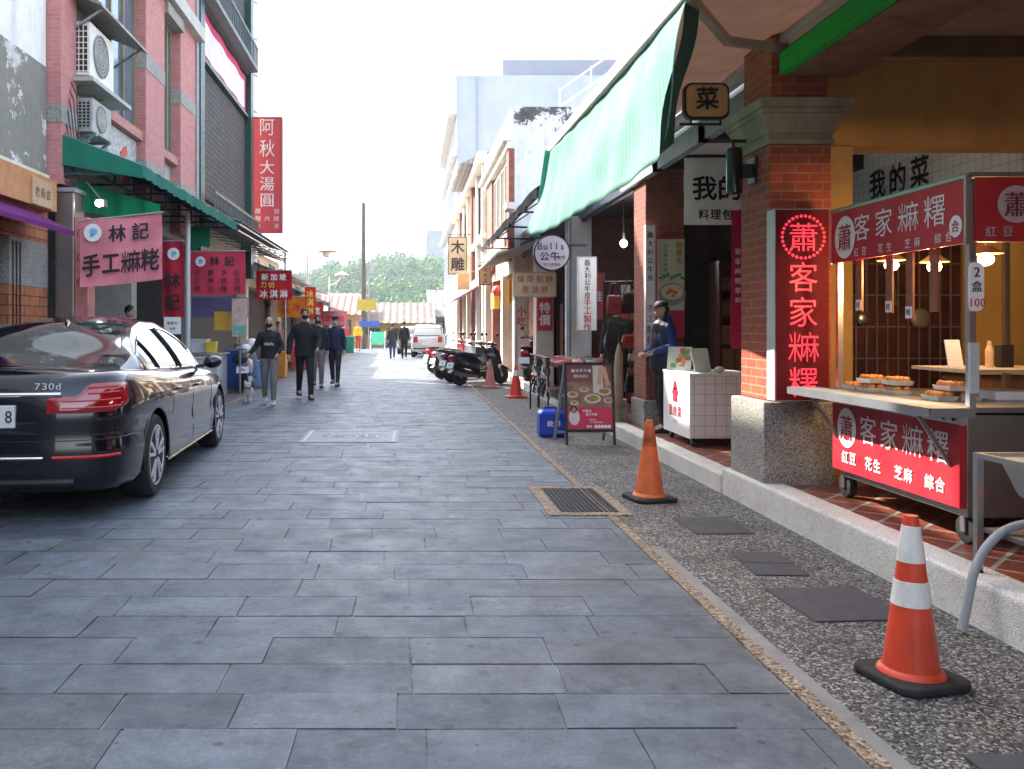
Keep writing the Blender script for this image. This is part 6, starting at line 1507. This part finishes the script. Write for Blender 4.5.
lt = MB(); put(lt, '林記', .5, .35, .30, vert=True, pitch=.34, wgt=2); lt.build('lettering', BLET, t); emblem(t, -3.86, 14.155, 2.62, .10)
o = MB().box(-4.02,-3.74,14.16,14.17,1.30,1.58); t = thing('paper_notice', 'white paper notice hung under the narrow red banner', 'notice', (-3.9,14.16,1.4)); o.build('sheet', WHITE, t); write(write(MB(), '營業中', (-3.88,14.155,1.48), FX, FZ, .06), '特價', (-3.88,14.155,1.39), FX, FZ, .05).build('lettering', BLET, t)
t, put, f = banner('red banner with white and yellow characters farther along the left', (-3.74,24,2.60), 1.0, .80, (.54,.02,.03), fade=.15)
lt = MB(); put(lt, '新加坡', .5, .78, .21, pitch=.25, wgt=2); put(lt, '冰淇淋', .5, .20, .25, pitch=.28, wgt=2); lt.build('lettering', WLET, t)
lt = MB(); put(lt, '刀切', .32, .50, .19, pitch=.22, wgt=2); lt.build('lettering', GLET, t)
t, put, f = banner('orange banner with red characters below the red ice banner', (-3.6,26.5,2.05), .85, .62, (.70,.25,.02)); lt = MB(); put(lt, '草莓', .3, .5, .26, vert=True, wgt=2); put(lt, '冰', .72, .5, .3, wgt=2); lt.build('lettering', RLET, t)
t, put, f = banner('narrow red and orange banner right of the orange banner', (-3.05,26.8,2.2), .34, .95, (.58,.07,.02)); lt = MB(); put(lt, '冰淇淋', .5, .5, .26, vert=True, wgt=2); lt.build('lettering', GLET, t)
t, put, f = banner('small dark red banner in the far left shops', (-3.75,34,2.1), .8, .7, (.50,.05,.06)); lt = MB(); put(lt, '小吃', .5, .5, .3, wgt=2); lt.build('lettering', WLET, t)
t, put, f = banner('pale pink banner near the street end on the left', (-3.9,44,1.9), 1.6, .7, (.62,.25,.30)); lt = MB(); put(lt, '老街冰店', .5, .5, .32, wgt=2); lt.build('lettering', RLET, t)
# tall red sign on brackets
t = thing('vertical_sign', 'tall red vertical sign with white characters standing out against the sky', 'sign', (-4.4, 27, 4.4))
MB().box(-4.86,-3.96,26.93,27.07,4.40,7.98).build('board', M((.48,.045,.05), .5, var=.1, scale=1.5), t, bevel=.02)
MB().box(-4.89,-4.86,26.9,27.1,4.37,8.01).box(-3.96,-3.93,26.9,27.1,4.37,8.01).box(-4.86,-3.96,26.9,27.1,4.37,4.40).box(-4.86,-3.96,26.9,27.1,7.98,8.01).build('frame', M((.35,.10,.10), .5), t)
lt = MB(); write(lt, '阿秋', (-4.41,26.92,7.36), FX, FZ, .62, vert=True, pitch=.66, wgt=0, aspect=.85); write(lt, '大湯圓', (-4.41,26.92,5.92), FX, FZ, .50, vert=True, pitch=.52, wgt=1)
for x, w3 in ((-4.70,'顏麵小'),(-4.41,'內'),(-4.12,'加線冰')): write(lt, w3, (x,26.92,4.83), FX, FZ, .19, vert=True, pitch=.23, wgt=0)
lt.build('lettering', M((.70,.55,.55), .5), t)
MB().bar((-5.3,27,7.9),(-4.86,27,7.9),.05).bar((-5.3,27,6.75),(-4.86,27,6.75),.05).bar((-5.3,27,5.6),(-4.86,27,5.6),.05).bar((-5.3,27,4.5),(-4.86,27,4.5),.05).build('bracket', STEELD, t)
t = thing('white_duct', 'white jointed duct rising behind the tall red sign', 'duct', (-5.35, 27.2, 0))
MB().tube([(-5.0,27.3,3),(-5.0,27.3,12.6)], .22, 18).build('duct', M((.66,.68,.72), .5, var=.05), t, smooth=40)
q = MB()
for i in range(8): q.tube([(-5.0,27.3,3.6+i*1.15),(-5.0,27.3,3.66+i*1.15)], .24, 18)
q.build('joint_ring', GREYM, t, smooth=40)

# ------------------------------------------------------------------ small things on the left
q = thing('stall_counter', 'steel food stall counter under the pink banner behind the car', 'counter', (-4.6, 13.5, .145))
MB().box(-4.95,-4.3,12.7,15.4,.15,.9).build('cabinet', STEELD, q); MB().box(-5.0,-4.25,12.65,15.45,.905,.94).build('top', STEEL, q)
q = thing('stall_counter', 'stall counter with a purple board under the red menu banner', 'counter', (-4.2, 17.6, .145))
MB().box(-4.75,-3.85,17.4,18.3,.0,.85).build('cabinet', M((.45,.46,.50), .4, .3, dirt=.3), q); MB().box(-4.8,-3.8,17.35,18.35,.855,.89).build('top', STEEL, q)
MB().box(-4.6,-3.4,18.3,18.36,1.62,2.05).build('purple_board', M((.14,.12,.27), .5), q); MB().box(-4.1,-3.75,18.2,18.25,1.35,1.75).build('yellow_board', M((.62,.38,.03), .5), q)
q = thing('menu_poster', 'pale picture menu on a post right of the yellow board', 'poster', (-3.5, 18.0, 1.5))
MB().box(-3.68,-3.36,17.97,17.99,1.22,2.02).build('sheet', M((.62,.46,.38), .5, var=.3, scale=5), q); MB().box(-3.66,-3.38,17.955,17.965,1.26,1.46).build('picture', M((.20,.45,.40), .5, var=.4, scale=9), q); MB().tube([(-3.52,18.02,0),(-3.52,18.02,2.05)], .02, 8).build('post', STEELD, q)
def bin_(label, loc, col, w_, h_):
    x, y, z = loc; t = thing('plastic_bin', label, 'bin', loc, group='bins and boxes by the left stalls')
    MB().loft([[(x-w_*.45,y-w_*.4,z),(x+w_*.45,y-w_*.4,z),(x+w_*.45,y+w_*.4,z),(x-w_*.45,y+w_*.4,z)],[(x-w_/2,y-w_*.45,z+h_),(x+w_/2,y-w_*.45,z+h_),(x+w_/2,y+w_*.45,z+h_),(x-w_/2,y+w_*.45,z+h_)]]).build('tub', M(col, .45, var=.1), t, bevel=.015)
    MB().box(x-w_*.53,x+w_*.53,y-w_*.48,y+w_*.48,z+h_+.001,z+h_+.03).build('lid', M(mul(col, 1.15), .45), t, bevel=.01)
bin_('tall blue plastic bin near the pale blue scooter', (-4.0,20.3,0), (.03,.09,.40), .55, .85)
bin_('white tub on top of the stall counter', (-4.3,17.8,.892), (.6,.6,.6), .35, .25)
bin_('blue and white cool box left of the scooter', (-3.45,20.6,0), (.25,.35,.6), .5, .6)
bin_('yellow crate on the stall counter', (-4.02,17.6,.892), (.65,.5,.05), .22, .2)
bin_('clear grey tub on the ground by the white post', (-3.95,16.9,0), (.45,.46,.48), .5, .8)
bin_('orange box in front of the far left shops', (-3.7,24.5,0), (.60,.22,.03), .5, .7)
bin_('red box in front of the far left shops', (-3.6,29,0), (.5,.05,.04), .6, .8)
bin_('green box at the foot of the utility pole', (-3.4,49,0), (.03,.3,.18), .7, .9)
t = thing('display_table', 'table of goods under a brown cloth at the far left shops', 'table', (-3.6,31,0))
MB().box(-4.2,-3.2,30.4,32.4,.78,.82).build('top', WOOD, t); MB().box(-4.15,-3.25,30.45,32.35,.05,.778).build('cloth', M((.30,.14,.07), .9), t)
t = thing('deck_chair', 'green folding deck chair standing at the street end', 'chair', (-1.9, 54, 0))
MB().add([(-2.3,53.6,.35),(-1.5,53.6,.35),(-1.5,54.4,1.15),(-2.3,54.4,1.15)], [(0,1,2,3)]).build('sling', M((.02,.32,.20), .7), t, solid=.02)
MB().bar((-2.35,53.4,0),(-2.35,54.45,1.2),.05).bar((-1.45,53.4,0),(-1.45,54.45,1.2),.05).bar((-2.35,54.5,0),(-2.35,53.7,.8),.05).bar((-1.45,54.5,0),(-1.45,53.7,.8),.05).build('frame', WHITE, t)
t = thing('spot_lamp', 'small white flood lamp glowing under the green awning', 'lamp', (-4.4, 12.3, 3.2))
MB().box(-4.42,-4.30,12.15,12.3,3.12,3.22).build('housing', STEELD, t); MB().ball((-4.36,12.13,3.16), .05, 12, 8).build('bulb', emis('lamp_white', (1,.97,.9), 8), t, smooth=80); MB().bar((-4.36,12.3,3.2),(-4.6,12.3,3.5),.02).build('arm', STEELD, t)

# ------------------------------------------------------------------ air
hm = bpy.data.materials.new('haze_air'); hm.use_nodes = True; hn = hm.node_tree; hn.nodes.clear()
ho = hn.nodes.new("ShaderNodeOutputMaterial"); hv = hn.nodes.new("ShaderNodeVolumePrincipled"); hv.inputs['Color'].default_value = (.80,.90,1,1); hv.inputs['Density'].default_value = .0005; hv.inputs['Anisotropy'].default_value = .2
hn.links.new(hv.outputs[0], ho.inputs['Volume'])
tag(MB().box(-700, 700, -80, 900, -8, 75).build('haze', hm), kind='stuff')
# ------------------------------------------------------------------ bags, belts and shoes on the right
BAGC = (((.30,.03,.03),'dark red'),((.012,.012,.014),'black'),((.16,.05,.03),'brown'),((.38,.05,.02),'bright red'),((.05,.015,.02),'very dark red'))
def bag(label, c, col, sz):
    x, y, z = c; t = thing('hanging_bag', label, 'bag', c, group='leather bags on the rail'); a, h_ = sz
    MB().loft([[(x-a,y-.05,z),(x+a,y-.05,z),(x+a,y+.06,z),(x-a,y+.06,z)],[(x-a*1.05,y-.07,z+h_*.4),(x+a*1.05,y-.07,z+h_*.4),(x+a*1.05,y+.07,z+h_*.4),(x-a*1.05,y+.07,z+h_*.4)],[(x-a*.85,y-.03,z+h_),(x+a*.85,y-.03,z+h_),(x+a*.85,y+.03,z+h_),(x-a*.85,y+.03,z+h_)]]).build('pouch', M(col, .4, var=.25), t, bevel=.02, seg=3)
    MB().box(x-a*.9,x+a*.9,y-.082,y-.06,z+h_*.45,z+h_*.9).build('flap', M(mul(col, .8), .4, var=.25), t, bevel=.008)
    MB().tube([(x-a*.7,y,z+h_*.95),(x-a*.3,y,z+h_+.16),(x+a*.3,y,z+h_+.16),(x+a*.7,y,z+h_*.95)], .010, 6).build('strap', BLACK, t)
t = thing('bag_rail', 'black pipe rail with hanging bags at the front of the bag shop', 'rack', (3.0, 12, .16))
MB().tube([(2.74,12,.16),(2.74,12,2.05),(3.55,12,2.05),(3.55,12,.16)], .018, 8).tube([(2.74,12,1.45),(3.55,12,1.45)], .012, 8).tube([(2.74,12,.9),(3.55,12,.9)], .012, 8).build('frame', BLACK, t)
rows = ((2.86,1.58,0,(.10,.28)),(3.09,1.60,1,(.12,.30)),(3.36,1.52,4,(.10,.26)),(2.84,1.10,1,(.11,.25)),(3.10,1.12,3,(.13,.19)),(3.36,1.05,0,(.10,.28)),(2.88,.52,2,(.11,.24)),(3.14,.50,1,(.12,.26)),(3.40,.5,4,(.10,.24)))
for i, (x, z, c, sz) in enumerate(rows): bag('%s leather bag, %s of the %s row on the rail' % (BAGC[c][1], ('first','second','third')[i % 3], ('top','middle','bottom')[i//3]), (x, 11.95, z), BAGC[c][0], sz)
t = thing('shoe_table', 'display table crowded with shoes and small leather goods by the kerb', 'table', (2.62, 14, 0))
MB().box(2.25,3.05,12.9,15.2,.80,.84).build('top', DARK, t)
q = MB()
for x in (2.3, 3.0):
    for y in (12.95, 15.15): q.box(x-.02,x+.02,y-.02,y+.02,0 if x < 2.6 else .16,.80)
q.box(2.28,3.02,12.93,15.17,.30,.33); q.build('frame', BLACK, t)
def shoe_mesh():
    q = MB().loft([[(-.045,-.12,0),(.045,-.12,0),(.05,.05,0),(.03,.14,0),(-.03,.14,0),(-.05,.05,0)],[(-.048,-.125,.03),(.048,-.125,.03),(.053,.05,.03),(.032,.145,.03),(-.032,.145,.03),(-.053,.05,.03)],[(-.035,-.11,.085),(.035,-.11,.085),(.03,-.01,.075),(.015,.10,.045),(-.015,.10,.045),(-.03,-.01,.075)]]); return q
rng = random.Random(9); n_ = 0
cols = [((.35,.07,.06),'red'),((.02,.02,.022),'black'),((.45,.38,.34),'beige'),((.22,.11,.06),'brown'),((.30,.31,.34),'grey'),((.5,.2,.22),'pink')]
protos = {}
for i in range(4):
    for j in range(9):
        c, cn = cols[(i*5+j*3) % 6]
        if cn not in protos: o = shoe_mesh().build('shoe', M(c, .45, var=.2), smooth=50); protos[cn] = o
        else: o = protos[cn].copy(); COL.objects.link(o)
        o.location = (2.36+i*.19+rng.uniform(-.03,.03), 13.05+j*.24+rng.uniform(-.04,.04), .842); o.rotation_euler.z = R(90+rng.uniform(-40,40))
        tag(o, '%s shoe among the rows of shoes on the display table' % cn, 'shoe', '%s shoes on the display table' % cn)
# small figures standing at the back of the table, belts hanging in front
t = thing('belt_rack', 'rack of dark coiled belts hanging in front of the shoe table', 'rack', (2.2, 13, 0))
MB().tube([(2.12,13.0,0),(2.12,13.0,.95),(2.12,14.9,.95),(2.12,14.9,0)], .014, 8).build('frame', BLACK, t)
def belt(x, y, z, r_, col, lab):
    q = MB(); q.tube([(x+.03*math.sin(a*2),y+r_*.55*math.sin(a),z-r_+r_*math.cos(a)) for a in [2*math.pi*i/20 for i in range(21)]], .016, 6, flat=.5, caps=False); o = q.build('coiled_belt', M(col, .45, var=.3), smooth=60); tag(o, lab, 'belt', lab.split(' coiled')[0]+' belts on the rack'); return o
for i in range(12):
    c, cn = ((.02,.018,.018),'black') if i % 3 else ((.40,.37,.34),'pale grey')
    belt(2.12+.02*(i%2), 13.03+i*.155, .95 if i%2 else .60, .14, c, cn+' coiled belt hanging from the rack by the kerb')
t = thing('suitcase', 'dark green case standing under the shoe table by the kerb', 'case', (2.42, 12.6, 0)); MB().box(2.22,2.62,12.5,12.75,.03,.42).build('shell', M((.08,.12,.10), .5), t, bevel=.03); MB().tube([(2.34,12.62,.42),(2.34,12.62,.48),(2.5,12.62,.48),(2.5,12.62,.42)], .012, 6).build('handle', BLACK, t)
t = MB().box(2.52,2.90,11.36,11.66,.158,.46); tag(t.build('granite_block', GRANITE, bevel=.015), 'grey granite block at the foot of the bag rail', 'block')
t = thing('folded_parasol', 'tan folded parasol standing by the bag rail', 'parasol', (2.74, 11.25, .16)); MB().tube([(2.74,11.25,.16),(2.74,11.25,.5),(2.76,11.25,1.05),(2.76,11.25,1.2)], [.03,.075,.05,.015], 10).build('cloth', M((.32,.24,.16), .9, var=.3, bmp=.5), t); MB().tube([(2.76,11.25,1.2),(2.76,11.25,1.4)], .012, 6).build('pole', BLACK, t)
t = thing('lamp_globe', 'pale rooftop flood lamp on the edge of the black awning', 'lamp', (2.75, 22.0, 4.2)); MB().obox((2.62,22.2,4.52), (.25,.22,.2), (R(-20),0,R(20))).build('housing', M((.5,.42,.36), .6), t, bevel=.02); MB().bar((2.62,22.25,4.2),(2.62,22.2,4.45),.04).build('bracket', STEELD, t)
for o in list(COL.objects):
    if o.type == 'EMPTY' and 's' in o.keys() and 'label' in o.keys(): del o['s']

# ------------------------------------------------------------------ more goods and notices in the right shops
def goods(label, x0, x1, y, z0, rows, cols_, seed):
    """open shelf with rows of packets, each row a part"""
    r_ = random.Random(seed); t = thing('goods_shelf', label, 'shelf', ((x0+x1)/2, y, z0), group='goods shelves in the right shops')
    q = MB().box(x0-.03,x0,y,y+.35,z0,z0+rows*.34+.04).box(x1,x1+.03,y,y+.35,z0,z0+rows*.34+.04).box(x0,x1,y+.32,y+.35,z0,z0+rows*.34+.04)
    for i in range(rows): q.box(x0,x1,y,y+.32,z0+i*.34,z0+i*.34+.02)
    q.build('frame', WOODD, t)
    for i in range(rows):
        x = x0+.02
        while x < x1-.12:
            w_ = r_.uniform(.08,.16); h_ = r_.uniform(.14,.28); MB().box(x,x+w_,y+.02,y+.25,z0+i*.34+.021,z0+i*.34+.021+h_).build('packet', M(r_.choice(cols_), .45, var=.3, scale=25), t); x += w_+r_.uniform(.01,.04)
PK = ((.55,.08,.05),(.6,.42,.1),(.55,.52,.45),(.12,.25,.12),(.35,.16,.08),(.5,.2,.25))
goods('wooden shelf of bright packets in the shop behind the red cone', 3.2, 4.6, 17.6, .16, 5, PK, 1)
goods('wooden shelf of packets inside the shop behind the shoe table', 3.5, 4.8, 14.2, .16, 6, PK, 2)
goods('dim shelf of jars and packets inside the shop behind the white cart', 3.9, 5.3, 10.7, .16, 6, ((.25,.12,.06),(.3,.26,.2),(.12,.08,.05),(.3,.05,.04)), 3)
for i, (x0, x1, y, z0, z1, c, tx, sz, lab) in enumerate((
    (2.76, 3.08, 18.36, 1.35, 2.05, (.60,.05,.05), '特價', .26, 'red notice on the cream column beyond the red cone'),
    (2.78, 3.06, 22.15, 1.2, 2.2, (.66,.60,.50), '小吃', .26, 'pale notice on the cream column past the scooters'),
    (3.12, 3.40, 14.84, 1.55, 2.35, (.62,.10,.12), '鞋', .2, 'pink red notice on the wall right of the vertical white sign'),
    (2.85, 3.35, 24.4, 2.1, 2.75, (.70,.36,.03), '冰', .34, 'orange box sign under the cornice of the peeling house'))):
    t = thing('notice_board', lab, 'sign', ((x0+x1)/2, y, z0)); MB().box(x0,x1,y,y+.03,z0,z1).build('board', M(c, .5, var=.12), t, bevel=.004)
    write(MB(), tx, ((x0+x1)/2, y-.004, (z0+z1)/2), FX, FZ, sz, vert=True, wgt=2).build('lettering', WLET if i in (0,2) else RLET, t)
t = MB().lathe([(.02,.30),(.10,.27),(.15,.16),(.15,.10),(.10,.0),(.02,-.02)], (2.62,25.2,2.35), 18); tag(t.build('paper_lantern', M((.62,.07,.05), .6), smooth=50), 'red paper lantern hanging at the peeling house', 'lantern')

# ------------------------------------------------------------------ tools hanging behind the cart, small wear
for i, (x, L, kind) in enumerate(((3.66,.34,'ladle'),(3.86,.42,'skimmer'),(4.10,.36,'tongs'),(4.34,.40,'sieve'))):
    lab = {'ladle':'steel ladle hanging on the barred gate behind the cart, leftmost of the tools','skimmer':'long handled skimmer hanging beside the steel ladle','tongs':'steel tongs hanging between the skimmer and the sieve','sieve':'round sieve hanging at the right of the tools'}[kind]
    t = thing(kind, lab, 'kitchen tool', (x, 7.3, 1.9), group='kitchen tools behind the cart'); z0 = 1.95
    if kind == 'tongs': MB().bar((x-.01,7.30,z0),(x-.04,7.30,z0-L),.014,.006).bar((x+.01,7.30,z0),(x+.04,7.30,z0-L),.014,.006).box(x-.018,x+.018,7.295,7.305,z0,z0+.02).build('arms', STEEL, t)
    else:
        MB().bar((x,7.30,z0),(x,7.30,z0-L),.016,.006).build('handle', STEEL if kind != 'sieve' else WOOD, t)
        r_ = {'ladle':.05,'skimmer':.06,'sieve':.085}[kind]
        MB().ball((x,7.285,z0-L-r_*.8), (r_,.03,r_*(.7 if kind == 'ladle' else 1)), 16, 9).build('bowl', STEEL if kind != 'sieve' else M((.32,.30,.26), .5, .5), t, smooth=70)
